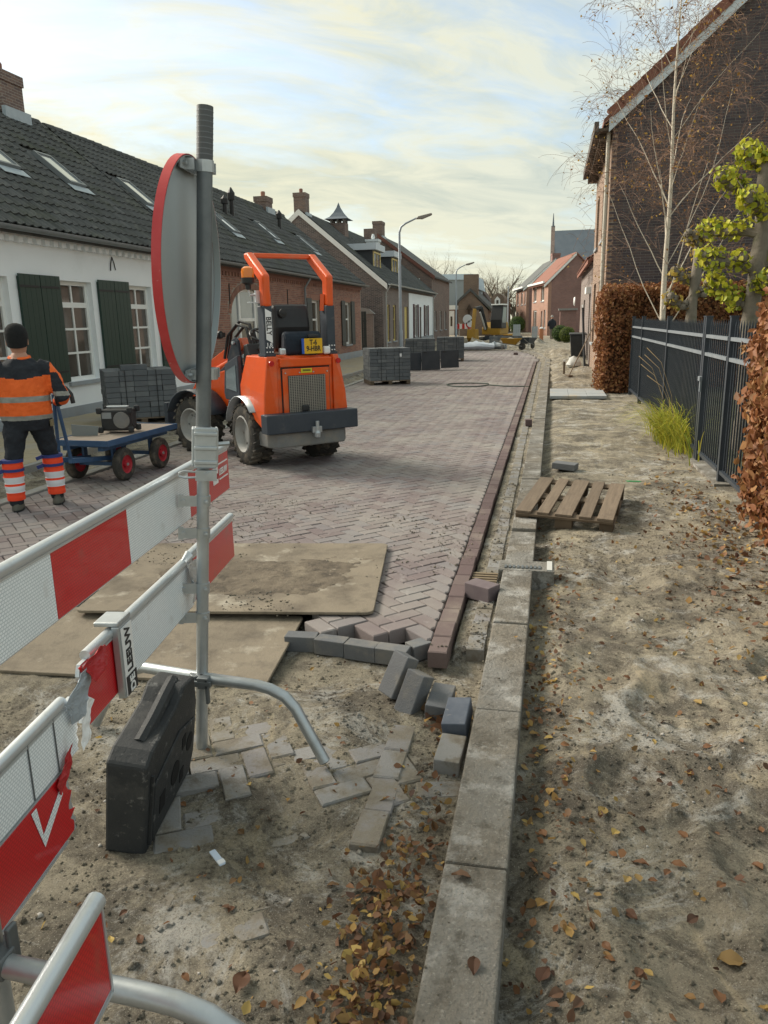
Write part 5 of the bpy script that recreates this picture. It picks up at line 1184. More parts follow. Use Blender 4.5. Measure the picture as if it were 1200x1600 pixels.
b = MB(); b.prism([(-.60, -.44), (-.72, -.44), (-.72, .44), (-.60, .52), (-.2, .52), (-.2, -.52), (-.60, -.52)], .17, 'XY', .265); b.build('counterweight', MGREY, LD, bevel=.02)
b = MB(); b.box((-.80, -.02, .46), (.04, .12, .07)); b.lathe([(.0, .36), (.03, .37), (.034, .42), (.022, .45), (.022, .56)], 12, c=(-.82, -.02, 0)); b.box((-.80, -.02, .40), (.05, .07, .05)); b.build('tow_hitch', GALV, LD, bevel=.004)
b = MB(); b.box((-.645, .04, .70), (.05, .09, .07)); b.build('door_latch', BLACKP, LD, bevel=.012)
# roll bar
for s in (1, -1):
    b = MB(); b.bb((-.53, s * .40 - .055, 1.302), (-.36, s * .40 + .055, 1.86)); pl = b.build('roll_bar_post', MDARK, LD, bevel=.01)
    b = MB(); b.bb((-.545, s * .40 - .065, 1.302), (-.345, s * .40 + .065, 1.33)); b.build('post_foot', MDARK, LD)
    for z in (1.35, 1.40):
        for y in (-.035, 0.0, .035): b = MB(); b.lathe([(0, -.541), (.008, -.54), (.008, -.53)], 8, 'X', (0, s * .40 + y, z)); b.build('bolt', WPRINT, pl)
    b = MB(); b.prism([(-.54, 1.85), (-.55, 2.19), (-.13, 2.46), (-.02, 2.46), (-.02, 2.40), (-.41, 2.13), (-.41, 1.85)], .085, 'XZ', s * .40 - .042); b.build('roll_bar_arm', ORANGE, LD, bevel=.022)
    b = MB(); b.bar((-.44, s * .335, 1.80), (-.45, s * .345, 1.99), .03, .05); b.build('hinge_bracket', ORANGE, LD)
b = MB(); b.bb((-.125, -.357, 2.405), (-.022, .357, 2.458)); b.build('roll_bar_cross', ORANGE, LD, bevel=.01)
b = MB(); b.prism([(-.537, 1.46), (-.537, 1.79)][0:0] + [(.39 - .03, 1.45), (.39 + .045, 1.49), (.39 + .045, 1.83), (.39 - .03, 1.79)], .003, 'YZ', -.535); stq = b.build('name_sticker', WPRINT, LD)
text('BELLY', .085, BPRINT, LD, (-.537, .40, 1.64), (R_(90), R_(90), R_(-90)), sx=.9)
text('1.8', .06, WPRINT, LD, (-.532, .40, 1.43), (R_(90), 0, R_(-90)))
# beacon on a bracket
b = MB(); b.tube([(-.42, .46, 1.98), (-.42, .56, 1.98), (-.42, .57, 2.04)], .014, 8); b.box((-.42, .47, 1.96), (.03, .05, .14)); b.box((-.42, .52, 1.90), (.07, .12, .012)); b.build('beacon_bracket', ALU, LD)
b = MB(); b.lathe([(0, 2.03), (.03, 2.04), (.035, 2.09), (.07, 2.11), (.075, 2.165)], 18, c=(-.42, .57, 0)); bc = b.build('beacon', BLACKP, LD, smooth=True)
b = MB(); b.lathe([(.07, 2.166), (.072, 2.23), (.062, 2.265), (.03, 2.285), (0, 2.288)], 18, c=(-.42, .57, 0)); b.build('beacon_lens', mat('amber_lens', (.75, .22, .02), (.65, .16, .015), 12, rough=.15, coat=.5), bc, smooth=True)
# seat, bag, plate, lamps
b = MB(); b.prism([(-.30, 1.34), (-.34, 1.62), (-.30, 1.87), (-.22, 1.89), (-.18, 1.62), (-.16, 1.42), (.22, 1.42), (.24, 1.33)], .46, 'XZ', -.23); st = b.build('seat', mat('seat_vinyl', (.014, .014, .016), (.022, .022, .024), 8, rough=.4), LD, bevel=.045)
b = MB(); b.lathe([(.0, -.365), (.05, -.36), (.05, -.34)], 18, 'X', (0, .13, 1.78)); b.build('seat_boss', BLACKP, st)
b = MB(); b.prism([(-.52, 1.305), (-.53, 1.52), (-.48, 1.58), (-.40, 1.56), (-.37, 1.305)], .48, 'XZ', -.28); bg_ = b.build('tool_bag', mat('navy_cloth', (.012, .02, .032), (.02, .03, .045), 12, rough=.85, bump=.5, bscale=14), None, bevel=.04)
bg_.location = LD.location; bg_.rotation_euler = LD.rotation_euler; tag(bg_, 'dark blue cloth bag lying behind the loader seat', 'bag')
b = MB(); b.bb((-.605, -.235, 1.318), (-.598, -.0, 1.49)); npl = b.build('number_plate', mat('plate_yellow', (.72, .42, .02), rough=.4), LD)
b = MB(); b.bb((-.6065, -.0, 1.318), (-.5985, .03, 1.49)); b.build('plate_band', mat('plate_blue', (.03, .10, .45), rough=.4), npl)
text('T-6\n9-HBR', .082, BPRINT, LD, (-.607, -.118, 1.408), (R_(90), 0, R_(-90)), sx=.82)
b = MB(); b.box((-.59, -.12, 1.515), (.05, .13, .03)); b.box((-.57, -.12, 1.42), (.02, .1, .24)); b.build('plate_lamp', BLACKP, LD, bevel=.006)
for (y, m_, r) in ((-.31, WPRINT, .045), (.26, ALU, .04)): b = MB(); b.box((-.56, y, 1.35), (.06, r * 2, r * 2)); b.build('rear_lamp', m_, LD, bevel=.02)
b = MB(); b.lathe([(.0, 1.36), (.045, 1.36), (.05, 1.30)], 14, c=(-.48, -.30 + .02, 0)); b.build('filler_cap', REDP, LD)
# fender, cab side, steering
for s in (1, -1):
    b = MB(); b.weld = True; a0 = arc((0, s * .35, .37), .46, 15, 140, 10); a1 = arc((0, s * .62, .37), .46, 15, 140, 10)
    for i in range(10): b.add([a0[i], a0[i + 1], a1[i + 1], a1[i]], [(0, 1, 2, 3)])
    fd = b.build('fender', GALV if s > 0 else MDARK, LD, smooth=True); sm = fd.modifiers.new('thick', 'SOLIDIFY'); sm.thickness = .014
b = MB(); b.prism([(.18, .74), (.18, 1.30), (.62, 1.18), (.70, .82), (.66, .74)], .05, 'XZ', .47); dp = b.build('side_door', MDARK, LD, bevel=.01)
b = MB(); b.prism([(.25, .86), (.25, 1.18), (.56, 1.10), (.60, .88)], .006, 'XZ', .521); b.build('door_pane', mat('tinted_pane', (.16, .20, .22), rough=.1, spec=.8), dp)
b = MB(); b.bb((.1, -.45, .50), (.74, .46, .72)); b.build('floor_frame', MDARK, LD, bevel=.01)
b = MB(); b.prism([(.55, .72), (.60, 1.25), (.70, 1.42), (.82, 1.40), (.84, .72)], .36, 'XZ', -.18); b.build('dashboard', BLACKP, LD, bevel=.02)
b = MB(); cw = Vector((.50, .02, 1.52)); E = Euler((0, R_(-28), 0)).to_matrix()
b.tube([cw + E @ Vector((.17 * math.cos(a), .17 * math.sin(a), 0)) for a in np.linspace(0, 2 * math.pi, 25)], .015, 8)
for a in (0.4, 2.5, 4.6): b.tube([cw, cw + E @ Vector((.165 * math.cos(a), .165 * math.sin(a), 0))], .011, 6)
b.tube([cw, cw + E @ Vector((.05, 0, -.22))], .025, 8); b.lathe([(0, 0), (.022, .01), (.022, .05), (0, .06)], 8, c=tuple(cw + E @ Vector((-.02, .165, 0)))); b.build('steering_wheel', BLACKP, LD, smooth=True)
# articulated front frame
FA = R_(20); MF = Matrix.Translation((.80, 0, 0)) @ Matrix.Rotation(FA, 4, 'Z')
def fpart(b, name, m, bev=0, smooth=False):
    o = b.build(name, m, LD, smooth=smooth, bevel=bev); o.matrix_basis = MF; return o
b = MB(); b.bb((-.08, -.28, .42), (.95, .28, .60)); fpart(b, 'front_frame', MDARK, .01)
for s in (1, -1):
    b = MB(); b.prism([(-.02, .60), (.0, .92), (.16, 1.12), (.60, 1.02), (.74, .60)], .05, 'XZ', s * .24 - .025); fpart(b, 'front_cheek', ORANGE, .01)
    b = MB(); b.prism([(.10, 1.10), (.14, 1.46), (.20, 1.50), (.26, 1.46), (.38, 1.16), (.58, 1.04), (.34, .98)], .045, 'XZ', s * .17 - .02); ck = fpart(b, 'boom_cheek', MDARK, .01)
    for (x, z) in ((.20, 1.43), (.33, 1.12), (.08, .85)):
        q = MB(); q.lathe([(0, s * .2 + .034), (.022, s * .2 + .032), (.022, s * .2)], 10, 'Y', (x, 0, z)); q.build('pin', ALU, ck)
    wheel(LD, MF @ M4((.72, s * TR, .365), 0 if s > 0 else math.pi))
    b = MB(); b.weld = True; a0 = arc((.72, s * .30, .37), .47, 20, 160, 10); a1 = arc((.72, s * .63, .37), .47, 20, 160, 10)
    for i in range(10): b.add([a0[i], a0[i + 1], a1[i + 1], a1[i]], [(0, 1, 2, 3)])
    fd = fpart(b, 'fender', MDARK, 0, True); sm = fd.modifiers.new('thick', 'SOLIDIFY'); sm.thickness = .02
b = MB(); b.bar((.20, 0, 1.42), (.95, 0, 1.06), .14, .16).bar((.95, 0, 1.06), (1.45, 0, .50), .13, .15); fpart(b, 'boom', ORANGE, .012)
b = MB(); b.tube([(.30, .1, 1.22), (.9, .1, .98)], .045, 10).tube([(.9, .1, .98), (1.2, .1, .72)], .025, 8); fpart(b, 'hydraulic_ram', ORANGE, 0, True)
for k, (y, h) in enumerate(((.12, .0), (.06, .04), (.0, -.03))):
    b = MB(); b.tube([(-.02, y, 1.0), (-.04, y, 1.35 + h), (.04, y, 1.62 + h), (.22, y, 1.66 + h), (.40, y, 1.52 + h), (.5, y, 1.22)], .02, 8); fpart(b, 'hydraulic_hose', BLACKP, 0, True)
b = MB(); b.bb((1.38, -.46, .22), (1.46, .46, .62)).bb((1.46, -.46, .22), (2.3, -.38, .30)).bb((1.46, .38, .22), (2.3, .46, .30)); fpart(b, 'fork_carrier', MDARK, .008)
b = MB(); b.box((.42, .20, 1.53), (.05, .06, .06)); b.lathe([(0, 0), (.05, .0), (.055, .05), (0, .07)], 12, 'X', (.45, .20, 1.53)); fpart(b, 'work_lamp', BLACKP)
# ================================================================ hand cart with radio
CB = mat('cart_blue', (.035, .085, .18), (.05, .11, .215), 6, rough=.5, dirt=[((.25, .22, .19), 6, .58, .78, .4)])
DECK = mat('cart_deck', (.27, .22, .18), (.33, .275, .225), 3, rough=.85, streak=(1, 8, 1), dirt=[((.13, .11, .09), 5, .55, .75, .4)])
CT = thing('hand_cart', 'blue four-wheeled hand cart with wooden deck and red hubs', 'cart', (-4.86, 8.06, 0), R_(87))
b = MB(); b.bb((-.74, -.34, .465), (.68, .34, .485)); b.build('deck', DECK, CT)
b = MB(); b.bb((-.755, -.355, .43), (.695, -.341, .492)).bb((-.755, .341, .43), (.695, .355, .492)).bb((-.755, -.34, .43), (-.741, .34, .492)).bb((.681, -.34, .43), (.695, .34, .492)); b.build('deck_rim', CB, CT)
b = MB(); b.bb((-.70, -.25, .37), (.62, -.19, .42)).bb((-.70, .19, .37), (.62, .25, .42)); b.bb((-.5, -.2, .375), (-.42, .2, .415)).bb((.42, -.2, .375), (.5, .2, .415)); b.build('chassis', CB, CT)
RED = mat('hub_red', (.42, .02, .035), (.36, .018, .03), 8, rough=.5)
for (x, y) in ((-.42, .30), (-.42, -.30), (.33, .30), (.33, -.30)):
    b = MB(); R0 = .185; w_ = .09
    b.lathe([(R0 * .55, -w_ / 2), (R0 * .85, -w_ / 2), (R0 * .97, -w_ * .3), (R0, 0), (R0 * .97, w_ * .3), (R0 * .85, w_ / 2), (R0 * .55, w_ / 2)], 28, 'Y', (0, 0, 0), cap=False); w = b.build('wheel', TYRE, CT, smooth=True); w.location = (x, y, R0)
    b = MB(); b.lathe([(R0 * .56, -w_ * .45), (R0 * .5, -w_ * .3), (R0 * .22, -w_ * .2), (R0 * .2, -w_ * .5), (.0, -w_ * .5)], 20, 'Y', cap=False); b.lathe([(R0 * .56, w_ * .45), (R0 * .5, w_ * .3), (R0 * .22, w_ * .2), (R0 * .2, w_ * .5), (.0, w_ * .5)], 20, 'Y', cap=False); b.build('hub', RED, w, smooth=True)
    b = MB(); b.lathe([(.016, -w_ * .62), (.016, w_ * .62)], 10, 'Y'); b.build('axle_cap', GALV, w)
for x in (-.42, .33): b = MB(); b.bb((x - .02, -.26, .165), (x + .02, .26, .205)); b.bb((x - .03, -.2, .205), (x + .03, -.17, .37)).bb((x - .03, .17, .205), (x + .03, .2, .37)); b.build('axle', CB, CT)
b = MB(); b.bar((-.42, -.13, .25), (-1.02, -.07, .32), .04, .05).bar((-.42, .13, .25), (-1.02, .07, .32), .04, .05); b.build('drawbar', CB, CT)
b = MB(); b.tube([(-1.0, -.07, .33), (-1.13, -.07, 1.02)], .018, 8).tube([(-1.0, .07, .33), (-1.13, -.05, 1.02)], .018, 8); b.build('handle_bar', CB, CT, smooth=True)
b = MB(); b.tube([(-1.13, .14, 1.04), (-1.135, -.0, 1.09), (-1.135, -.14, 1.10), (-1.13, -.21, 1.08), (-1.125, -.255, 1.02), (-1.12, -.265, .93)], .022, 10); b.build('grip', BLACKP, CT, smooth=True)
RD = thing('site_radio', 'black rugged worksite radio standing on the cart deck', 'radio', (-4.80, 7.98, .486), R_(10))
b = MB(); b.bb((-.17, -.11, .03), (.17, .11, .27)); b.build('case', BLACKP, RD, bevel=.02)
for x in (-.175, .175):
    for y in (-.12, .12):
        for z in (.045, .26): b = MB(); b.box((x, y, z), (.06, .05, .07)); b.build('corner_guard', RUBBER, RD, bevel=.015)
b = MB(); b.lathe([(.09, -.118), (.095, -.112)], 20, 'Y', (.07, 0, .15)); b.lathe([(0, -.122), (.07, -.12), (.075, -.11)], 20, 'Y', (.07, 0, .15)); b.build('speaker', MGREY, RD)
b = MB(); b.lathe([(0, .174), (.08, .176), (.09, .168)], 20, 'X', (0, 0, .15)); b.build('speaker', mat('speaker_dark', (.03, .03, .032), rough=.7), RD)
b = MB(); b.bb((-.15, -.116, .17), (-.04, -.111, .24)); b.build('display', GLASSB, RD)
b = MB(); b.bb((-.12, -.03, .285), (.12, .03, .305)); b.build('carry_handle', ALU, RD, bevel=.008)
b = MB(); b.tube([(-.1, .05, .27), (-.16, .08, .40)], .004, 5); b.build('antenna', IRON, RD)
wb = MB(); wb.prism([(-.15, .0), (.13, .0), (.15, .10), (-.15, .13)], .012, 'XZ', 0); o = wb.build('grey_offcut', mat('grey_board', (.20, .22, .22), rough=.8)); o.location = (-5.05, 7.68, .487); o.rotation_euler = (0, 0, R_(15)); tag(o, 'small grey board standing on the cart beside the radio', 'board')
# ================================================================ pavers on pallets
PSTACK = mat('stack_grey', (.10, .11, .12), (.14, .15, .157), 10, rough=.8, bump=.3, bscale=90, piece=[(.085, .095, .105), (.12, .13, .14), (.165, .175, .18)])
def paver_pallet(name, label, loc, rz, nx, ny, nz, bx, by, bz, straps=2, extra=None):
    o = thing(name, label, 'paver pallet', loc, rz, 'pallets stacked with grey pavers')
    W_, Dp = nx * bx, ny * by
    for x in (-W_ / 2 + .06, 0, W_ / 2 - .06): b = MB(); b.bb((x - .05, -Dp / 2, .0), (x + .05, Dp / 2, .085)); b.build('pallet_runner', WOODD, o)
    for i in range(5): y = -Dp / 2 + .05 + i * (Dp - .1) / 4; b = MB(); b.bb((-W_ / 2, y - .05, .086), (W_ / 2, y + .05, .106)); b.build('pallet_board', WOOD, o)
    b = MB(); b.box((0, 0, 0), (bx - .007, by - .007, bz - .006)); me = b.mesh('paver', PSTACK)
    for k in range(nz):
        for i in range(nx):
            for j in range(ny):
                if 0 < i < nx - 1 and 0 < j < ny - 1 and k < nz - 1: continue
                q = ob('paver', me, o); q.location = (-W_ / 2 + (i + .5) * bx + random.uniform(-.006, .006), -Dp / 2 + (j + .5) * by + random.uniform(-.009, .009), .107 + (k + .5) * bz); q.rotation_euler = (0, 0, random.uniform(-.01, .01))
    H_ = .107 + nz * bz
    for s in range(straps):
        x = W_ * (-.22 + .44 * s); b = MB(); b.bb((x - .008, -Dp / 2 - .006, .1), (x + .008, -Dp / 2 - .0045, H_)).bb((x - .008, -Dp / 2 - .006, H_ + .002), (x + .008, Dp / 2 + .006, H_ + .004)); b.build('strap', BLACKP, o)
    if extra: extra(o, H_, me)
    return o
def spare(o, H_, me):
    for (x, y) in ((-.18, -.3), (.02, -.28)): q = ob('paver', me, o); q.location = (x, y, H_ + .045)
paver_pallet('paver_pallet', 'pallet of dark grey pavers before the white house with a few loose on top', (-7.0, 12.35, .045), R_(36), 5, 5, 9, .23, .21, .088, 2, spare)
def lbl(o, H_, me): b = MB(); b.bb((.26, -.482, .72), (.31, -.477, .80)); b.build('paper_label', WPRINT, o)
paver_pallet('paver_pallet', 'pallet of grey pavers standing alone on the road edge beyond the loader', (-4.3, 20.7, .01), R_(24), 5, 5, 9, .222, .19, .093, 2, lbl)
paver_pallet('paver_pallet', 'far pallet of grey pavers behind the black rubber mats', (-5.2, 31.9, .01), R_(8), 5, 5, 8, .24, .21, .10, 2)
paver_pallet('paver_pallet', 'farther pallet of grey pavers with a green strap behind the rubber mats', (-3.98, 32.1, .01), R_(8), 5, 5, 8, .22, .21, .105, 2)
for i, (dx, dy) in enumerate(((0, 0), (.62, .1), (1.22, .42))):
    o = thing('rubber_mat', ['left', 'middle', 'right'][i] + ' black rubber road mat standing on edge on the road', 'rubber mat', (-4.5 + dx, 25.9 + dy * .9, .0), R_(18 + 4 * i), 'rubber mats standing on the road')
    b = MB(); b.box((0, 0, .30 + .03 * i), (.62, .09, .58 + .05 * (i == 1)), (R_(-8), 0, 0)); b.build('slab', mat('rubber_mat_black', (.03, .036, .045), (.045, .05, .06), 5, rough=.75), o, bevel=.012)
    b = MB(); b.bb((-.25, -.02, .585), (-.13, .02, .62)); b.build('grip_loop', RUBBER, o)
# ================================================================ worker
def loft(b, rings, n=16, m=0):
    vs = []
    for (c, rx, ry, *t) in rings:
        c = Vector(c); tx = t[0] if t else 0
        for j in range(n):
            a = 2 * math.pi * j / n; vs.append(c + Vector((rx * math.cos(a), ry * math.sin(a), tx * math.sin(a))))
    k = len(rings); fs = [(i * n + j, i * n + (j + 1) % n, (i + 1) * n + (j + 1) % n, (i + 1) * n + j) for i in range(k - 1) for j in range(n)]
    b.add(vs, fs + [tuple(range(n - 1, -1, -1)), tuple(range((k - 1) * n, k * n))], m)
def fuse(b, voxel, mats, zone, name, parent, smooth_it=3):
    o = b.build(name, mats, None); r = o.modifiers.new('r', 'REMESH'); r.mode = 'VOXEL'; r.voxel_size = voxel
    s = o.modifiers.new('s', 'SMOOTH'); s.iterations = smooth_it; s.factor = .5
    if name == 'body':
        t = D.textures.get('folds') or D.textures.new('folds', 'CLOUDS'); t.noise_scale = .075; t.noise_depth = 2; d = o.modifiers.new('d', 'DISPLACE'); d.texture = t; d.strength = .028; d.mid_level = .5
    dg = bpy.context.evaluated_depsgraph_get(); me = D.meshes.new_from_object(o.evaluated_get(dg)); D.objects.remove(o)
    me.materials.clear()
    for q in mats: me.materials.append(q)
    me.polygons.foreach_set('material_index', [zone(p.center) for p in me.polygons]); me.polygons.foreach_set('use_smooth', [True] * len(me.polygons))
    q = D.objects.new(name, me); COL.objects.link(q); q.parent = parent; return q
HIVIS = mat('hivis_orange', (.85, .15, .022), (.75, .12, .018), 9, rough=.75, bump=.6, bscale=11, bdist=.03)
NAVY = mat('navy_work_cloth', (.014, .017, .024), (.022, .026, .034), 9, rough=.85, bump=.6, bscale=11, bdist=.03)
REFL = mat('reflex_tape', (.24, .24, .22), (.30, .30, .275), 20, rough=.5, bump=.3, bscale=30)
REFLW = mat('reflex_white', (.70, .72, .76), rough=.45); SKIN = mat('skin', (.46, .25, .17), (.42, .22, .15), 8, rough=.6)
HOT = mat('hivis_red_orange', (.90, .075, .02), (.82, .06, .018), 9, rough=.7, bump=.4, bscale=14, bdist=.02)
WK = thing('person', 'road worker in orange and navy jacket and black beanie seen from behind', 'person', (-4.76, 6.34, 0), R_(30)); WK.scale = (.98, .96, .935)
feet = ((-.175, -.08), (.175, .10))
b = MB()
loft(b, [((0, 0, .80), .185, .14), ((0, -.005, .90), .225, .165), ((0, -.01, .97), .235, .172), ((0, -.01, 1.08), .235, .168), ((0, -.01, 1.20), .243, .165), ((0, -.005, 1.32), .243, .15), ((0, .0, 1.40), .225, .132), ((0, .01, 1.46), .165, .105), ((0, .022, 1.51), .085, .078), ((0, .03, 1.56), .062, .066)])
for s, (fx, fy) in zip((-1, 1), feet):
    loft(b, [((fx * 1.0, fy - .01, .06), .058, .064), ((fx, fy - .015, .20), .066, .07), ((fx * .97, fy - .01, .36), .074, .078), ((fx * .9, fy + .02, .50), .078, .082), ((fx * .75, fy * .7 + .01, .66), .092, .098), ((fx * .62, fy * .4, .80), .112, .118), ((fx * .52, 0, .92), .12, .13)])
    sh = Vector((s * .205, 0, 1.395)); el = Vector((s * .345, -.045, 1.115)); wr = Vector((s * .27, .20, 1.04))
    b.tube([sh + Vector((-s * .06, 0, .02)), sh, (sh * 2 + el) / 3 + Vector((s * .015, 0, .01)), (sh + el * 2) / 3, el, (el * 2 + wr) / 3, (el + wr * 2) / 3, wr], [.085, .086, .08, .074, .07, .066, .06, .052], 14)
def zone(c):
    x, y, z = c; ax = abs(x)
    arm = (ax > .262 and z > .99) or (z > .98 and y > .15 and ax > .2)
    if arm:
        t = (1.40 - z)
        if 1.125 < z < 1.17 and y < .06: return 2
        return 0 if (ax > .275 + .10 * max(0, 1.36 - z) and y > -.06) or z > 1.36 and ax > .25 else 1
    if z > 1.50: return 3
    if z > 1.30 + .16 * ax: return 1
    if 1.085 < z < 1.135 or .905 < z < .955: return 2
    if z > .905: return 0
    return 1
fuse(b, .011, [HIVIS, NAVY, REFL, SKIN], zone, 'body', WK)
b = MB(); loft(b, [((.0, .045, 1.545), .06, .066), ((.0, .052, 1.585), .07, .082), ((-.002, .058, 1.62), .078, .098), ((-.004, .058, 1.68), .082, .105), ((-.005, .055, 1.74), .078, .10), ((-.005, .05, 1.79), .05, .065)])
for s in (-1, 1): b.box((s * .084 - .003, .045, 1.655), (.022, .045, .065), (0, 0, s * .3))
b.box((-.002, .165, 1.645), (.025, .04, .045))
fuse(b, .009, [SKIN], lambda c: 0, 'head', WK, 2)
b = MB(); loft(b, [((-.003, .045, 1.625), .09, .108, .03), ((-.004, .048, 1.69), .10, .12, .012), ((-.005, .044, 1.74), .101, .118, .01), ((-.006, .036, 1.79), .088, .10, .008), ((-.006, .028, 1.825), .055, .062, .004), ((-.006, .024, 1.838), .02, .02)], 24); b.build('beanie', mat('black_knit', (.008, .009, .010), (.014, .015, .016), 30, rough=.95, bump=.5, bscale=60), WK, smooth=True)
b = MB(); b.tube([(.085 * math.cos(a) - .002, .03 + .08 * math.sin(a), 1.505 + .012 * math.sin(a)) for a in np.linspace(0, 2 * math.pi, 21)], .02, 8); b.build('collar', HIVIS, WK, smooth=True)
for s, (fx, fy) in zip((-1, 1), feet):
    bnds = [(.115, .195, HOT), (.195, .262, REFLW), (.262, .285, HOT), (.285, .352, REFLW), (.352, .42, HOT), (.42, .50, HOT)]
    gm = MB()
    def rr(z): return .078 + .014 * min(1, max(0, (z - .1) / .3)) + .003 * math.sin(z * 60)
    zz = [.115, .14, .17, .195, .2, .23, .262, .266, .285, .29, .32, .352, .357, .39, .42, .425, .46, .50]
    rings = [((fx * (1 - .07 * z), fy - .012 + .01 * z, z), rr(z) + (.006 if z in (.195, .262, .285, .352) else 0), rr(z) + .004) for z in zz]
    n = 20; vs = []
    for (c, rx, ry) in rings:
        for j in range(n): a = 2 * math.pi * j / n; vs.append((c[0] + rx * math.cos(a), c[1] + ry * math.sin(a), c[2]))
    for i in range(len(rings) - 1):
        zc_ = (zz[i] + zz[i + 1]) / 2; mi = 1 if (.197 < zc_ < .263 or .287 < zc_ < .353) else 0
        gm.add([vs[i * n + j] for j in range(n)] + [vs[(i + 1) * n + j] for j in range(n)], [(j, (j + 1) % n, n + (j + 1) % n, n + j) for j in range(n)], mi)
    gt_ = gm.build('leg_gaiter', [HOT, REFLW], WK, smooth=True)
    for z in (.42, .51):
        q = MB(); loft(q, [((fx * .96, fy - .01, z - .014), .099, .103), ((fx * .96, fy - .01, z + .014), .099, .103)], 20); q.bar((fx * .96 - .085, fy - .06, z), (fx * .96 - .14, fy - .06, z - .02), .025, .035); q.build('strap', mat('strap_blue', (.03, .045, .19), rough=.7), gt_)
    q = MB(); loft(q, [((fx, fy + .05, .0), .052, .145), ((fx, fy + .05, .025), .056, .15), ((fx, fy + .045, .06), .053, .135), ((fx, fy + .01, .095), .05, .085), ((fx, fy - .01, .135), .056, .066)], 18); sh_ = q.build('shoe', mat('work_shoe', (.10, .10, .085), (.14, .135, .11), 14, rough=.85, bump=.4), WK, smooth=True)
    q = MB(); loft(q, [((fx, fy + .05, -.004), .056, .152), ((fx, fy + .05, .018), .059, .155)], 18); q.build('sole', BLACKP, sh_)
    # gloved hand closed on the cart handle
    wr = Vector((s * .27, .20, 1.04)); q = MB(); loft(q, [(wr + Vector((0, .01, 0)), .036, .03), (wr + Vector((-s * .01, .045, .0)), .044, .034), (wr + Vector((-s * .02, .085, -.005)), .04, .026)], 10)
    for k in range(4):
        o_ = wr + Vector((-s * .02 + (k - 1.5) * .02, .09, .0)); l = (.055, .065, .06, .048)[k]
        q.tube([o_, o_ + Vector((0, l * .5, .01)), o_ + Vector((0, l * .75, -.02)), o_ + Vector((0, l * .5, -.045))], [.010, .010, .009, .008], 8)
    o_ = wr + Vector((-s * .04, .04, 0)); q.tube([o_, o_ + Vector((-s * .03, .03, -.005)), o_ + Vector((-s * .025, .06, -.02))], [.012, .011, .009], 8)
    fuse(q, .006, [mat('work_glove', (.05, .05, .052), rough=.8)], lambda c: 0, 'glove', WK, 1)
b = MB(); b.box((.215, -.01, .86), (.03, .12, .07)); b.build('tool_pouch', mat('pouch_tan', (.20, .16, .09), rough=.8), WK, bevel=.01)
# ================================================================ far person
FP = thing('person', 'distant person in dark coat walking by the terraced house', 'person', (0, 0, 0)); p = atY(862, 524, 62); FP.location = (p.x, 62, float(0)); FP.rotation_euler = (0, 0, R_(20))
b = MB(); loft(b, [((0, 0, .78), .2, .15), ((0, 0, 1.0), .23, .17), ((0, 0, 1.25), .24, .17), ((0, 0, 1.4), .21, .14), ((0, 0, 1.48), .09, .08), ((0, .02, 1.56), .07, .08), ((0, .03, 1.66), .09, .1), ((0, .03, 1.76), .05, .06)])
for s in (-1, 1):
    loft(b, [((s * .1, s * .12, .0), .05, .1), ((s * .1, s * .1, .08), .06, .07), ((s * .1, s * .06, .45), .075, .08), ((s * .09, 0, .85), .11, .12)])
    b.tube([(s * .2, 0, 1.38), (s * .3, .0, 1.15), (s * .28, .12, .95)], [.07, .06, .045], 8)
fuse(b, .025, [NAVY, MATS['dim_room'], SKIN], lambda c: 2 if c[2] > 1.53 else (1 if c[2] < .75 else 0), 'body', FP, 1)
b = MB(); loft(b, [((0, .02, 1.64), .105, .115), ((0, .02, 1.72), .10, .11), ((0, .02, 1.80), .04, .05)], 10); b.build('cap', mat('grey_cap', (.30, .28, .26), rough=.8), FP, smooth=True)
# ================================================================ fence, hedges, trees, plants
FEN = mat('fence_anthracite', (.030, .038, .050), (.042, .05, .062), 5, rough=.45, coat=.1)
FENL = mat('fence_worn', (.15, .17, .19), (.20, .22, .24), 7, rough=.5)
FX = 1.78
def fence(name, label, y0, y1, posts, cat='fence'):
    o = thing(name, label, cat, (FX, y0, 0))
    for y in posts: b = MB(); b.bb((-.035, y - y0 - .035, -.1), (.035, y - y0 + .035, 1.64)); b.bb((-.04, y - y0 - .04, 1.6402), (.04, y - y0 + .04, 1.655)); b.build('post', FEN, o)
    for z in (1.43, 1.23, .09): b = MB(); b.bb((-.028, 0.02, z - .018), (.018, y1 - y0 - .02, z + .018)); b.build('rail', FENL if z > 1 else FEN, o)
    b = MB(); b.bb((.0, -.008, .06), (.014, .008, 1.56)); b.add([(.0, -.008, 1.56), (.014, -.008, 1.56), (.014, .008, 1.56), (.0, .008, 1.56), (.007, 0, 1.62)], [(0, 1, 4), (1, 2, 4), (2, 3, 4), (3, 0, 4)]); me = b.mesh('bar', FEN)
    y = y0 + .1
    while y < y1 - .06:
        q = ob('bar', me, o); q.location = (.0, y - y0, random.uniform(-.003, .003)); y += .106
    return o
fence('garden_fence', 'long dark spiked bar fence running back from the gate to the copper hedge', 9.72, 19.6, (9.72, 12.65, 16.05, 17.9, 19.55))
gt2 = fence('garden_gate', 'dark barred garden gate beside the yellow grass clump', 8.44, 9.66, (9.62,), 'gate')
b = MB(); b.box((-.06, 1.13, .95), (.03, .12, .05)); b.box((-.05, 1.13, .88), (.02, .05, .16)); b.build('latch', FENL, gt2)
fence('garden_fence', 'short dark barred fence piece between gate and near hedge', 6.6, 8.40, (8.36, 6.7))
b = MB(); b.bb((FX - .09, 8.2, -.15), (FX + .1, 9.75, -.01)); b.build('x', CONC); D.objects[-1] if False else None
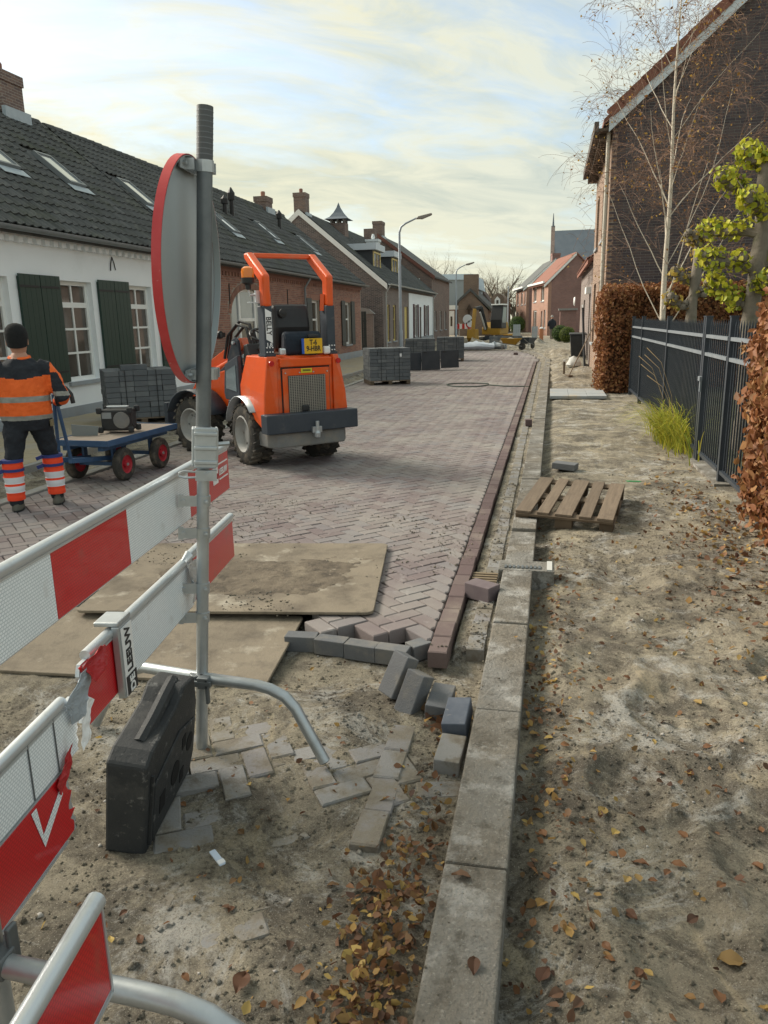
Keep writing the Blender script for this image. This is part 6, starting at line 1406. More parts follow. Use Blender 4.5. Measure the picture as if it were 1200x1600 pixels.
D.objects['x'].name = 'fence_kerb'; tag(D.objects['fence_kerb'], 'concrete footing strip under the garden gate', kind='structure')
lw_x = np.linspace(1.93, 8, 30); lw_y = np.linspace(3.5, 18.8, 60); LX, LY = np.meshgrid(lw_x, lw_y); LZ = .06 + .05 * fbm(LX * 2, LY * 2, 3, 44); gl = MB()
gl.add(list(zip(LX.ravel(), LY.ravel(), LZ.ravel())), [(r * 30 + c, r * 30 + c + 1, r * 30 + c + 31, r * 30 + c + 30) for r in range(59) for c in range(29)])
tag(gl.build('lawn', mat('lawn_green', (.045, .06, .022), (.07, .062, .032), 6, rough=1, bump=.8, bscale=60, coord='World'), smooth=True), 'dark garden lawn behind the bar fence', kind='structure')
def leaf_mesh(n, sampler, size, jitter=.4, fold=.3, seed=1, shape=1.5, six=False):
    r = np.random.default_rng(seed); P_, Nrm = sampler(n, r)
    d = r.normal(size=(n, 3)); 
    if Nrm is not None: d = d * .55 + Nrm * 1.0
    d /= np.linalg.norm(d, axis=1)[:, None]
    t = r.normal(size=(n, 3)); t -= d * (t * d).sum(1)[:, None]; t /= np.linalg.norm(t, axis=1)[:, None]; w = np.cross(d, t)
    s = size * (1 + jitter * r.uniform(-1, 1, n))[:, None]
    a = P_ - t * s * .5; c = P_ + t * s * .5; l = P_ + w * s * .5 / shape + d * s * fold * .5; q = P_ - w * s * .5 / shape + d * s * fold * .5
    if six:
        cu = r.uniform(-.25, .45, (n, 1)) * s
        l1 = P_ - t * s * .22 + w * s * .46 / shape + d * s * fold * .45; l2 = P_ + t * s * .16 + w * s * .36 / shape + d * s * fold * .35
        q1 = P_ - t * s * .22 - w * s * .46 / shape + d * s * fold * .45; q2 = P_ + t * s * .16 - w * s * .36 / shape + d * s * fold * .35
        c = c + d * cu * .6; a = a + d * cu * .3; v = np.stack([a, l1, l2, c, q2, q1], 1).reshape(-1, 3); i = np.arange(n) * 6
        f = np.stack([i, i + 3, i + 2, i, i + 2, i + 1, i, i + 5, i + 4, i, i + 4, i + 3], 1).reshape(-1, 3); rep = 4
    else:
        v = np.stack([a, l, c, q], 1).reshape(-1, 3); i = np.arange(n) * 4; f = np.stack([i, i + 1, i + 2, i, i + 2, i + 3], 1).reshape(-1, 3); rep = 2
    me = D.meshes.new('leaves'); me.vertices.add(len(v)); me.vertices.foreach_set('co', v.ravel()); me.loops.add(f.size); me.loops.foreach_set('vertex_index', f.ravel().astype(np.int32))
    me.polygons.add(len(f)); me.polygons.foreach_set('loop_start', np.arange(0, f.size, 3, dtype=np.int32)); me.update()
    at = me.attributes.new('rnd', 'FLOAT', 'FACE'); at.data.foreach_set('value', np.repeat(r.uniform(0, 1, n), rep).astype(np.float32)); me.validate(); return me
def leafmat(name, cols, rough=.6):
    m = mat(name, cols[0], None, rough=rough, piece=cols, spec=.3)
    b = m.node_tree.nodes['Principled BSDF']; l = m.node_tree.links; src = b.inputs['Base Color'].links[0].from_socket
    tr = m.node_tree.nodes.new('ShaderNodeBsdfTranslucent'); l.new(src, tr.inputs[0]); mx = m.node_tree.nodes.new('ShaderNodeMixShader'); mx.inputs[0].default_value = .3
    o = m.node_tree.nodes['Material Output']; l.new(b.outputs[0], mx.inputs[1]); l.new(tr.outputs[0], mx.inputs[2]); l.new(mx.outputs[0], o.inputs[0]); return m
BEECH = leafmat('beech_leaf', [(.14, .05, .022), (.24, .095, .04), (.32, .14, .06), (.18, .07, .03), (.40, .22, .09), (.10, .038, .02)])
def box_surface(lo, hi, depth=.14, wob=.16):
    lo, hi = np.array(lo), np.array(hi)
    def f(n, r):
        e = hi - lo; A = np.array([e[1] * e[2], e[1] * e[2], e[0] * e[2], e[0] * e[2], e[0] * e[1]]); k = r.choice(5, n, p=A / A.sum())
        p = lo + r.uniform(0, 1, (n, 3)) * e; nr = np.zeros((n, 3)); dd = r.exponential(depth * .5, n)
        w = wob * (vnoise(p[:, 0] * 3 + p[:, 1] * 3, p[:, 2] * 3, 9) - .5) * 2
        for face, (ax, sg) in enumerate(((0, -1), (0, 1), (1, -1), (1, 1), (2, 1))):
            q = k == face; p[q, ax] = (lo if sg < 0 else hi)[ax] - sg * (dd[q] - w[q] - .02); nr[q, ax] = sg
        return p, nr
    return f
def hedge(name, label, boxes, dens, size, seed):
    o = thing(name, label, 'hedge', (0, 0, 0))
    core = MB()
    for i, (lo, hi) in enumerate(boxes):
        e = np.array(hi) - np.array(lo); A = 2 * (e[0] + e[1]) * e[2] + e[0] * e[1]
        q = ob('foliage', leaf_mesh(int(A * dens), box_surface(lo, hi), size, .6, seed=seed + i, six=True), o); q.data.materials.append(BEECH); tag(q, None, kind='stuff')
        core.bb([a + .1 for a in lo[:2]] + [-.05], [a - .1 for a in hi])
        for k in range(int(max(e[0], e[1]) / .35)):
            t = (k + .5) / max(1, int(max(e[0], e[1]) / .35)); x = lo[0] + (t * e[0] if e[0] > e[1] else e[0] / 2); y = lo[1] + (t * e[1] if e[1] >= e[0] else e[1] / 2)
            s_ = MB(); s_.tube([(x, y, -.05), (x + .03, y, hi[2] * .6)], [.025, .012], 6); s_.build('stem', mat('hedge_stem', (.07, .055, .045), rough=.9), o)
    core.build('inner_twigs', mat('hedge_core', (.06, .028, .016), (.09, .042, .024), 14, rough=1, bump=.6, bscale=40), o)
hedge('copper_hedge', 'clipped copper beech hedge at the end of the garden by the dark house', [((1.16, 18.15, .0), (1.78, 19.75, 2.22)), ((1.78, 18.75, .0), (7.5, 19.7, 2.26))], 1500, .062, 3)
hedge('copper_hedge', 'near copper beech hedge at the right edge of the picture', [((1.70, 4.3, .0), (2.7, 7.12, 1.76))], 1900, .066, 13)
# ---------- trees
BIRCHB = mat('birch_bark', (.52, .46, .37), (.62, .56, .47), 7, rough=.8, bump=.3, bscale=30, streak=(2, 2, 7), dirt=[((.10, .075, .06), 13, .62, .70, .8)])
BIRCHT = mat('birch_twig', (.20, .12, .085), (.27, .165, .115), 5, rough=.85)
def branchset(b, tw, p, d, L_, r, lev, rr, droop, tips, gra=0.0, kids=(4, 6)):
    n = 7; pts = [Vector(p)]; d = Vector(d).normalized()
    for i in range(n):
        d = (d + Vector((rr.uniform(-.1, .1), rr.uniform(-.1, .1), rr.uniform(-.05, .1) - droop * (i / n) ** 1.5 * (1 if lev else .3) + gra))).normalized(); pts.append(pts[-1] + d * (L_ / n))
    rad = [max(.0022, r * (1 - .8 * i / n)) for i in range(n + 1)]
    (b if lev < 1 else tw).tube(pts, rad, 6 if lev < 1 else 4, cap=False)
    tips.append(pts[-1]); tips.append(pts[n // 2])
    if lev >= 2: return
    for k in range(rr.randint(*kids)):
        i = rr.randint(2, n); q = pts[i]; t = (pts[i] - pts[i - 1]).normalized(); o = t.orthogonal(); o.rotate(Matrix.Rotation(rr.uniform(0, 6.28), 3, t))
        branchset(b, tw, q, t * .75 + o * rr.uniform(.4, .8), L_ * rr.uniform(.3, .55), rad[i] * .6, lev + 1, rr, droop, tips, gra, kids)
def birch():
    rr = random.Random(4); X, Y = 2.13, 16.0
    o = thing('birch_tree', 'slender white-barked birch almost bare, standing in the garden', 'tree', (X, Y, 0))
    def tp(z): return Vector((-.03 * z / 3 + .012 * math.sin(z * 2), .0 + .02 * math.sin(z * 1.3), z))
    zs = np.linspace(-.05, 7.8, 26); b = MB(); b.tube([tp(z) for z in zs], [max(.008, .066 * (1 - z / 8.3)) for z in zs], 12); b.build('trunk', BIRCHB, o, smooth=True)
    b, tw, tips = MB(), MB(), []
    for k in range(22):
        z = 1.25 + 5.9 * (k / 22) ** 1.0 + rr.uniform(-.1, .1); a = k * 2.4 + rr.uniform(-.5, .5); L_ = (3.5 - .30 * z) * rr.uniform(.7, 1.15)
        branchset(b, tw, tp(z), (math.cos(a) * .62, math.sin(a) * .62, .95), max(.9, L_), .017 * (1 - z / 10) * rr.uniform(.7, 1.1), 0, rr, .34, tips, .0, (10, 14))
    b.build('limb', BIRCHB, o, smooth=True); q = tw.build('twigs', BIRCHT, o, smooth=True); tag(q, None, kind='stuff')
    T = np.array([tuple(t) for t in tips]); 
    def smp(n, r): i = r.integers(0, len(T), n); return T[i] + r.normal(size=(n, 3)) * .05, None
    q = ob('leaves', leaf_mesh(1250, smp, .05, seed=8), o); q.data.materials.append(leafmat('birch_leaf', [(.22, .10, .04), (.34, .17, .05), (.50, .32, .07), (.16, .075, .04)])); tag(q, None, kind='stuff')
birch()
def lime(X, Y, H_, r0, nleaf, cols, label, seed, arms):
    rr = random.Random(seed); o = thing('lime_tree', label, 'tree', (X, Y, 0)); bark = mat('lime_bark', (.15, .13, .105), (.22, .19, .15), 9, rough=.9, bump=.6, bscale=30, dirt=[((.12, .13, .07), 5, .55, .7, .5)])
    b = MB(); zs = np.linspace(-.05, H_, 14); b.tube([(.02 * math.sin(z * 3), .02 * math.cos(z * 2), z) for z in zs], [r0 * (1 - .35 * z / H_) * (1 + .12 * math.sin(z * 9)) for z in zs], 12); b.build('trunk', bark, o, smooth=True)
    kn = []
    for (dx, dy, z, L_) in arms:
        b = MB(); pts = []; p = Vector((0, 0, z)); d = Vector((dx, dy, .25)).normalized()
        for i in range(6): pts.append(p.copy()); p += d * L_ / 5; d = (d + Vector((rr.uniform(-.2, .2), rr.uniform(-.2, .2), rr.uniform(-.1, .25)))).normalized()
        b.tube(pts, [r0 * .5, r0 * .42, r0 * .4, r0 * .42, r0 * .55, r0 * .5], 8)
        for q in (pts[2], pts[4], pts[5]):
            for k in range(4): c = q + Vector((rr.uniform(-.06, .06), rr.uniform(-.06, .06), rr.uniform(-.03, .07))); b.lathe([(0, -.05), (.045, -.03), (.055, .01), (.035, .045), (0, .055)], 7, c=tuple(c))
            kn.append(q)
        b.build('pollard_arm', bark, o, smooth=True)
    kn.append(Vector((0, 0, H_))); K = np.array([tuple(k) for k in kn])
    for j in range(1):
        def smp(n, r): i = r.integers(0, len(K), n); v = r.normal(size=(n, 3)); v /= np.linalg.norm(v, axis=1)[:, None]; return K[i] + v * (r.uniform(.05, 1, n) ** .5)[:, None] * np.array([.165, .165, .15]) + np.array([0, 0, .02]), v
        q = ob('leaves', leaf_mesh(nleaf, smp, .062, .5, seed=seed, shape=1.1, fold=.3, six=True), o); q.data.materials.append(leafmat('lime_leaf_%d' % seed, cols)); tag(q, None, kind='stuff')
    sh = MB()
    for q in kn:
        for k in range(5): sh.tube([q, q + Vector((rr.uniform(-.14, .14), rr.uniform(-.14, .14), rr.uniform(.05, .22)))], [.008, .003], 4, cap=False)
    tag(sh.build('shoots', bark, o), None, kind='stuff')
GY = [(.40, .42, .035), (.55, .52, .045), (.26, .33, .035), (.62, .55, .06), (.16, .23, .03), (.48, .46, .04)]
lime(2.32, 10.0, 3.35, .115, 2500, GY, 'pollarded lime with yellow-green leaves at the right edge', 5, [(-1, .2, 1.75, .55), (-1, -.3, 2.15, .6), (-.9, .4, 2.55, .62), (-1, 0, 2.95, .5), (1, 0, 2.2, .5), (.8, -.4, 2.8, .55), (.2, -1, 1.95, .3), (-.5, -.9, 2.75, .4), (.4, .6, 3.2, .35), (-.6, .3, 3.3, .25)])
lime(2.25, 13.6, 2.95, .10, 420, [(.50, .36, .07), (.42, .28, .06), (.30, .28, .05), (.28, .15, .05)], 'smaller pollarded lime with few tan leaves next to the birch', 6, [(-1, 0, 1.75, .4), (-.8, .3, 2.15, .35), (.9, 0, 1.95, .4), (.3, .5, 2.5, .3), (-.3, -.4, 2.75, .22), (.35, -.1, 2.75, .22)])
# ornamental grass
og = thing('grass_clump', 'arching yellow-green ornamental grass growing through the fence', 'plant', (1.66, 10.9, 0)); rr = random.Random(3); b = MB()
for k in range(620):
    x0, y0 = rr.gauss(0, .10), rr.gauss(0, .50); a = rr.gauss(math.pi, 1.0) if rr.random() < .75 else rr.uniform(0, 6.28); L_ = rr.uniform(.45, .95); le = rr.uniform(.45, 1.1); w = rr.uniform(.005, .010); pts = []
    dx, dy = math.cos(a), math.sin(a); 
    for i in range(6): t = i / 5; pts.append(Vector((x0 + dx * le * L_ * t ** 1.6, y0 + dy * le * L_ * t ** 1.6, L_ * (t * .95 - le * .62 * t * t * t))))
    s = Vector((-dy, dx, 0)) * w; vs = [p + s * (1 - i / 5.3) for i, p in enumerate(pts)] + [p - s * (1 - i / 5.3) for i, p in enumerate(pts)]
    b.add(vs, [(i, i + 1, 7 + i, 6 + i) for i in range(5)], 0, rr.random())
tag(b.build('blades', leafmat('grass_blade', [(.20, .26, .03), (.36, .38, .045), (.55, .46, .05), (.16, .22, .03), (.60, .48, .08)]), og), None, kind='stuff')
b = MB()
for (y, l) in ((.1, 1.15), (.5, 1.0), (-.3, .9), (.8, 1.1), (-.1, 1.25)): b.tube([(0, y, 0), (-.05, y + .02, l * .5), (-.2, y + .1, l * .85), (-.38, y + .22, l)], [.004, .003, .003, .006], 4)
tag(b.build('seed_stalks', mat('dry_stalk', (.36, .26, .14), rough=.8), og), None, kind='stuff')
# ---------- street lamps
LAMP = mat('lamp_grey', (.30, .34, .38), (.36, .40, .44), 3, rough=.5, metal=.3)
def lamp(label, X, Y, H_, arm, rz):
    o = thing('street_lamp', label, 'street lamp', (X, Y, 0), rz, 'street lamps along the left pavement')
    b = MB(); b.tube([(0, 0, 0), (0, 0, 1.2), (0, 0, 1.25), (0, 0, H_ - .35), (.08, 0, H_ - .12), (.28, 0, H_ + .02), (arm, 0, H_ + .22)], [.095, .09, .07, .05, .045, .042, .036], 12); b.build('post', LAMP, o, smooth=True)
    b = MB(); b.prism([(arm - .05, H_ + .17), (arm + .05, H_ + .28), (arm + .62, H_ + .40), (arm + .66, H_ + .33), (arm + .25, H_ + .17)], .2, 'XZ', -.1); h = b.build('lamp_head', mat('lamp_head_grey', (.26, .235, .21), rough=.5), o, bevel=.03)
    b = MB(); b.prism([(arm + .2, H_ + .155), (arm + .6, H_ + .30), (arm + .6, H_ + .31), (arm + .2, H_ + .18)], .15, 'XZ', -.075); b.build('lens', GLASSB, h)
lamp('nearer grey street lamp with curved arm before the dark gabled house', -6.4, 34, 5.62, .75, R_(8))
lamp('farther street lamp with curved arm near the grey hall', -7.0, 60, 5.35, .7, R_(5))
pm = thing('slim_post', 'slim pale post standing far down the street by the chapel', 'post', (atY(793, 520, 75).x, 75, 0)); b = MB(); b.tube([(0, 0, 0), (0, 0, 4.3)], [.09, .05], 8); b.build('shaft', LAMP, pm); b = MB(); b.lathe([(.05, 4.3), (.1, 4.4), (.0, 4.5)], 8); b.build('cap', LAMP, pm)
# ---------- bare trees far behind
def bare(label, px, pyt, Y, seed, spread=.8):
    rr = random.Random(seed); p = atY(px, pyt, Y); H_ = p.z; o = thing('bare_tree', label, 'tree', (p.x, Y, 0), 0, 'bare trees behind the far roofs')
    b = MB(); b.tube([(0, 0, -.2), (.1, 0, H_ * .25), (0, 0, H_ * .45)], [.35, .28, .2], 8); b.build('trunk', mat('bare_bark', (.10, .085, .07), rough=.9), o)
    b, tw, tips = MB(), MB(), []
    for k in range(15):
        a = k * 2.4; branchset(b, tw, (0, 0, H_ * rr.uniform(.25, .45)), (math.cos(a) * spread, math.sin(a) * spread, 1), H_ * rr.uniform(.45, .66), .13, 0, rr, .0, tips, .02, (6, 8))
    b.build('limb', MATS['bare_bark'], o); tag(tw.build('twigs', mat('bare_twig', (.20, .155, .11), rough=.9), o), None, kind='stuff')
bare('bare tree above the roof left of the grey hall', 672, 402, 100, 1); bare('wide bare tree rising behind the chapel', 780, 418, 118, 2, 1.1); bare('second bare tree behind the chapel, further right', 757, 432, 125, 3); bare('low bare tree by the terraced houses', 803, 440, 120, 5)
# ---------- clipped bushes
def bush(label, px, py, Y, r, cols, seed):
    p = atY(px, py, Y); o = thing('clipped_bush', label, 'bush', (p.x, Y, max(0, p.z - r)))
    def smp(n, rg): v = rg.normal(size=(n, 3)); v /= np.linalg.norm(v, axis=1)[:, None]; return v * r * rg.uniform(.86, 1.04, n)[:, None] + np.array([0, 0, r]), v
    q = ob('foliage', leaf_mesh(2200, smp, r * .12, seed=seed), o); q.data.materials.append(leafmat('bush_leaf_%d' % seed, cols)); tag(q, None, kind='stuff')
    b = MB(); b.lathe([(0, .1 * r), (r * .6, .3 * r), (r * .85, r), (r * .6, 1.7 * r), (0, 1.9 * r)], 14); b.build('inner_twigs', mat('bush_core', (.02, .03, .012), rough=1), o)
GR_ = [(.035, .075, .02), (.06, .11, .025), (.09, .14, .03)]
bush('round clipped bush before the brick shed', 875, 521, 55, .55, GR_, 31); bush('yellowish round bush right of the other clipped one', 886, 523, 52, .5, [(.09, .13, .02), (.14, .17, .03), (.06, .1, .02)], 32); bush('dark round bush before the farther terraced house', 808, 507, 76, .75, GR_, 33)
# ================================================================ machines and things down the street
YEL = mat('digger_yellow', (.38, .21, .02), (.30, .165, .02), 5, rough=.55, dirt=[((.2, .16, .1), 2, .5, .8, .5)])
EY = 53; ep = atY(772, 530, EY); EX = thing('excavator', 'small yellow and dark excavator working at the far end of the road', 'excavator', (ep.x, EY, .05), R_(-108))
for s in (-1, 1):
    b = MB(); b.prism([(-.85, .1), (-.72, 0), (.72, 0), (.85, .1), (.85, .32), (.72, .42), (-.72, .42), (-.85, .32)], .32, 'XZ', s * .62 - .16); b.build('track', TYRE, EX, bevel=.03)
b = MB(); b.bb((-.5, -.46, .18), (.5, .46, .5)); b.build('undercarriage', MDARK, EX)
b = MB(); b.prism([(-.95, .55), (-1.0, 1.0), (-.8, 1.35), (.1, 1.35), (.6, .95), (.6, .55)], 1.3, 'XZ', -.65); b.build('upper_body', YEL, EX, bevel=.06)
b = MB(); b.prism([(-.25, .95), (-.3, 2.4), (.42, 2.42), (.66, 1.5), (.62, .95)], .78, 'XZ', -.02); cb_ = b.build('cab', BLACKP, EX, bevel=.04)
b = MB(); b.prism([(-.15, 1.3), (-.18, 2.28), (.36, 2.3), (.55, 1.5), (.5, 1.3)], .8, 'XZ', -.03); b.build('side_glass', mat('cab_glass', (.12, .18, .19), rough=.08, spec=.9), cb_)
b = MB(); b.bb((.0, .07, 1.35), (.001, .66, 2.25)); b.prism([(-.305, 1.35), (-.305, 2.25), (-.315, 2.25), (-.315, 1.35)], .6, 'XZ', .06); b.build('rear_glass', MATS['cab_glass'], cb_)
b = MB(); b.bb((-.35, -.05, 2.421), (.5, .8, 2.5)); b.build('cab_roof', WFRAME, cb_, bevel=.02)
for (n_, a, c, w) in (('boom', (.55, -.35, .9), (1.3, -.45, 2.3), .28), ('boom_tip', (1.3, -.45, 2.3), (2.1, -.5, 2.2), .22), ('stick', (2.1, -.5, 2.2), (2.4, -.5, .9), .2)):
    b = MB(); b.bar(a, c, .2, w); b.build(n_, BLACKP if n_ != 'stick' else YEL, EX, bevel=.03)
b = MB(); b.tube([(.8, -.3, .9), (1.5, -.4, 2.0)], .06, 8); b.build('hydraulic_ram', ALU, EX)
b = MB(); b.prism([(2.2, .95), (2.6, .95), (2.7, .4), (2.4, .1), (2.1, .3)], .6, 'XZ', -.8); b.build('bucket', YEL, EX)
b = MB(); b.prism([(-1.5, .05), (-1.42, .05), (-1.36, .5), (-1.44, .55)], 1.5, 'XZ', -.75); b.bar((-1.4, -.3, .25), (-.5, -.3, .3), .08, .1).bar((-1.4, .3, .25), (-.5, .3, .3), .08, .1); b.build('dozer_blade', YEL, EX)
def barrow(label, px, py, Y, rz, tub):
    p = atY(px, py, Y); o = thing('wheelbarrow', label, 'wheelbarrow', (p.x, Y, .02), rz)
    b = MB(); lo = [(-.33, -.2, .33), (.3, -.17, .28), (.3, .17, .28), (-.33, .2, .33)]; hi = [(-.48, -.34, .62), (.58, -.3, .58), (.58, .3, .58), (-.48, .34, .62)]
    b.add(lo + hi, [(3, 2, 1, 0), (0, 1, 5, 4), (1, 2, 6, 5), (2, 3, 7, 6), (3, 0, 4, 7)]); q = b.build('tub', tub, o); sm = q.modifiers.new('t', 'SOLIDIFY'); sm.thickness = .015
    b = MB(); b.lathe([(.09, -.045), (.17, -.045), (.19, 0), (.17, .045), (.09, .045)], 18, 'Y'); w = b.build('wheel', TYRE, o); w.location = (.62, 0, .19)
    b = MB(); b.lathe([(0, -.03), (.1, -.03), (.1, .03), (0, .03)], 14, 'Y'); b.build('hub', MGREY, w)
    for s in (-1, 1):
        b = MB(); b.tube([(.62, s * .08, .19), (.2, s * .17, .27), (-.4, s * .24, .36), (-.95, s * .29, .55)], .018, 6); b.build('handle', MGREY, o)
        b = MB(); b.tube([(-.35, s * .23, .35), (-.42, s * .24, .0)], .016, 6); b.build('leg', MGREY, o)
    b = MB(); b.lathe([(0, .5), (.2, .54), (.33, .56), (.0, .66)], 10); b.build('load', SANDM, o)
barrow('yellow wheelbarrow filled with sand at the end of the paving', 797, 545, 41.5, R_(-5), YEL); barrow('dark wheelbarrow standing end-on beside the yellow one', 824, 545, 42.5, R_(65), MDARK)
def bundle(name, label, px, py, Y, L_, r, m, rz, cat='sheeting'):
    p = atY(px, py, Y); o = thing(name, label, cat, (p.x, Y, .03), rz); rr = random.Random(int(px))
    for k in range(2):
        b = MB(); rings = []
        for i in range(11): t = i / 10; q = r * (.75 + .35 * math.sin(math.pi * t)) * rr.uniform(.85, 1.12); rings.append(((-L_ / 2 + L_ * t), q))
        vs = []; n = 10
        for (x, q) in rings:
            for j in range(n): a = 2 * math.pi * j / n; vs.append((x, q * math.cos(a) * 1.3 + k * r * .9, max(0, q * .75 + q * .75 * math.sin(a) * rr.uniform(.85, 1.1))))
        b.add(vs, [(i * n + j, i * n + (j + 1) % n, (i + 1) * n + (j + 1) % n, (i + 1) * n + j) for i in range(10) for j in range(n)] + [tuple(range(n)), tuple(range(10 * n, 11 * n))]); b.build('roll', m, o, smooth=True)
bundle('sheeting_bundle', 'bundle of white plastic sheeting at the end of the paving', 744, 547, 41.8, 1.9, .28, mat('white_sheet', (.58, .62, .68), (.48, .52, .58), 3, rough=.5, bump=.5, bscale=8), R_(6))
bundle('sheeting_bundle', 'smaller grey heap of sheeting beside the white bundle', 775, 547, 42.3, 1.0, .24, mat('grey_sheet', (.33, .36, .38), (.27, .29, .31), 3, rough=.6, bump=.5, bscale=8), R_(-8))
bp = thing('brick_row', 'low block of dark stacked pavers behind the wheelbarrows', 'paver stack', (atY(790, 530, 46).x, 46, .02), R_(5))
b = MB(); b.box((0, 0, 0), (.23, .3, .2)); me = b.mesh('paver', PSTACK)
for k in range(3):
    for i in range(8): q = ob('paver', me, bp); q.location = (-.82 + i * .235, 0, .12 + k * .205)
# road-closure boards and signs
rb = thing('road_barrier', 'red and white road closure boards far off before the brown house', 'barrier', (atY(726, 512, 72).x, 72, 0))
x0 = atY(714, 512, 72).x - rb.location.x; x1 = atY(738, 512, 72).x - rb.location.x
for k in range(6): b = MB(); b.bb((x0 + (x1 - x0) * k / 6, -.02, .75), (x0 + (x1 - x0) * (k + 1) / 6 - .002, .02, 1.2)); b.build('red_board' if k % 2 == 0 else 'white_board', mat('board_red', (.5, .04, .03), rough=.5) if k % 2 == 0 else WPRINT, rb)
for x in (x0 + .2, x1 - .2): b = MB(); b.tube([(x, .05, 0), (x, .05, 1.3)], .03, 6); b.build('leg', GALV, rb)
for (px, py, red, lb) in ((730.5, 499, 0, 'plain white round sign above the far road closure'), (735, 506, 1, 'round white sign with red ring at the far road closure')):
    p = atY(px, py, 71); o = thing('round_road_sign', lb, 'sign', (p.x, 71, 0)); b = MB(); b.lathe([(0, -.02), (.42, -.02), (.42, .0), (0, 0)], 24, 'Y', (0, 0, p.z)); b.build('disc', mat('board_red', (.5, .04, .03)) if red else WPRINT, o); b = MB(); b.lathe([(0, -.026), (.3, -.026), (.3, -.021), (0, -.021)], 20, 'Y', (0, 0, p.z)); b.build('disc_centre', WPRINT, o); b = MB(); b.tube([(0, .03, 0), (0, .03, p.z)], .03, 6); b.build('post', GALV, o)
for (px0, px1, py0, py1, Y, lb) in ((802, 813, 507, 522, 58, 'grey board fence panel standing before the farther terraced house'), (831, 840, 510, 526, 54, 'leaning grey panel standing before the nearer terraced house')):
    a, c = atY(px0, py0, Y), atY(px1, py1, Y); o = thing('board_panel', lb, 'panel', ((a.x + c.x) / 2, Y, 0)); w = c.x - a.x
    for k in range(4): b = MB(); b.bb((-w / 2 + k * w / 4, 0, .02), (-w / 2 + (k + 1) * w / 4 - .01, .04, a.z)); b.build('board', mat('grey_panel', (.36, .40, .42), rough=.6), o)
    b = MB(); b.bb((-w / 2, .042, a.z * .7), (w / 2, .07, a.z * .7 + .08)); b.build('cross_rail', GALV, o)
p = atY(846, 520, 52); o = thing('marker_post', 'orange-brown marker post at the edge of the works', 'post', (p.x, 52, 0)); b = MB(); b.tube([(0, 0, 0), (0, 0, .95)], .13, 8); b.build('shaft', mat('marker_orange', (.42, .17, .08), rough=.7), o); b = MB(); b.lathe([(.14, .95), (.1, 1.02), (0, 1.05)], 8); b.build('cap', WPRINT, o)
p = gnd(881, 590, .0); o = thing('survey_stake', 'short pale survey stake in the sand beside the far kerb', 'stake', (p.x, p.y, -.1)); b = MB(); b.box((0, 0, .25), (.06, .05, .6)); b.build('stake', WOOD, o); b = MB(); b.box((0, 0, .57), (.064, .054, .05)); b.build('paint_band', WPRINT, o)
# things by the low house
wbn = thing('wheelie_bin', 'black wheelie bin against the low tiled house', 'bin', (1.0, 29.6, .06), R_(-90))
b = MB(); b.add([(-.24, -.2, .05), (.24, -.2, .05), (.24, .2, .05), (-.24, .2, .05), (-.29, -.27, .95), (.29, -.27, .95), (.29, .27, .95), (-.29, .27, .95)], [(3, 2, 1, 0), (4, 5, 6, 7), (0, 1, 5, 4), (1, 2, 6, 5), (2, 3, 7, 6), (3, 0, 4, 7)]); b.build('body', BLACKP, wbn, bevel=.02)
b = MB(); b.prism([(-.31, .955), (.31, .955), (.29, 1.0), (-.25, 1.04)], .6, 'XZ', -.3); b.build('lid', BLACKP, wbn, bevel=.01)
for s in (-1, 1): b = MB(); b.lathe([(0, -.03), (.1, -.03), (.1, .03), (0, .03)], 14, 'Y', (.2, s * .25, .1)); b.build('wheel', RUBBER, wbn)
pp = thing('leaning_boards', 'white and dark door boards leaning on the house front', 'boards', (1.12, 26.9, .0), R_(-90))
for k, (m_, h, dx) in enumerate(((WFRAME, 2.05, -.35), (IRON, 1.95, .15), (FEN, 1.8, .6))): b = MB(); b.box((dx, -.02 * k, h / 2), (.42, .05, h), (R_(4), 0, 0)); b.build('board', m_, pp)
br_ = thing('street_broom', 'long-handled broom leaning against the dark brick house', 'broom', (.98, 22.4, .0), R_(0))
b = MB(); b.tube([(-.42, -.35, .1), (.24, .15, 1.5)], .016, 8); b.build('handle', WOOD, br_); b = MB(); b.box((-.44, -.36, .09), (.12, .36, .05), (0, 0, .3)); b.build('head', WOODD, br_); b = MB(); b.box((-.45, -.36, .04), (.09, .36, .08), (0, 0, .3)); tag(b.build('bristles', mat('bristle', (.16, .10, .05), rough=.9), br_), None, kind='stuff')
sk = MB(); sk.tube([(0, 0, 0), (.0, .02, .09), (.02, .0, .2), (.0, .02, .3), (.03, 0, .34)], [.16, .24, .2, .13, .05], 9); o = sk.build('white_sack', mat('sack_white', (.55, .55, .53), (.47, .47, .45), 5, rough=.8, bump=.6, bscale=12), smooth=True); o.location = (.75, 24.9, .12); tag(o, 'small white sack lying on the sand by the house', 'sack')
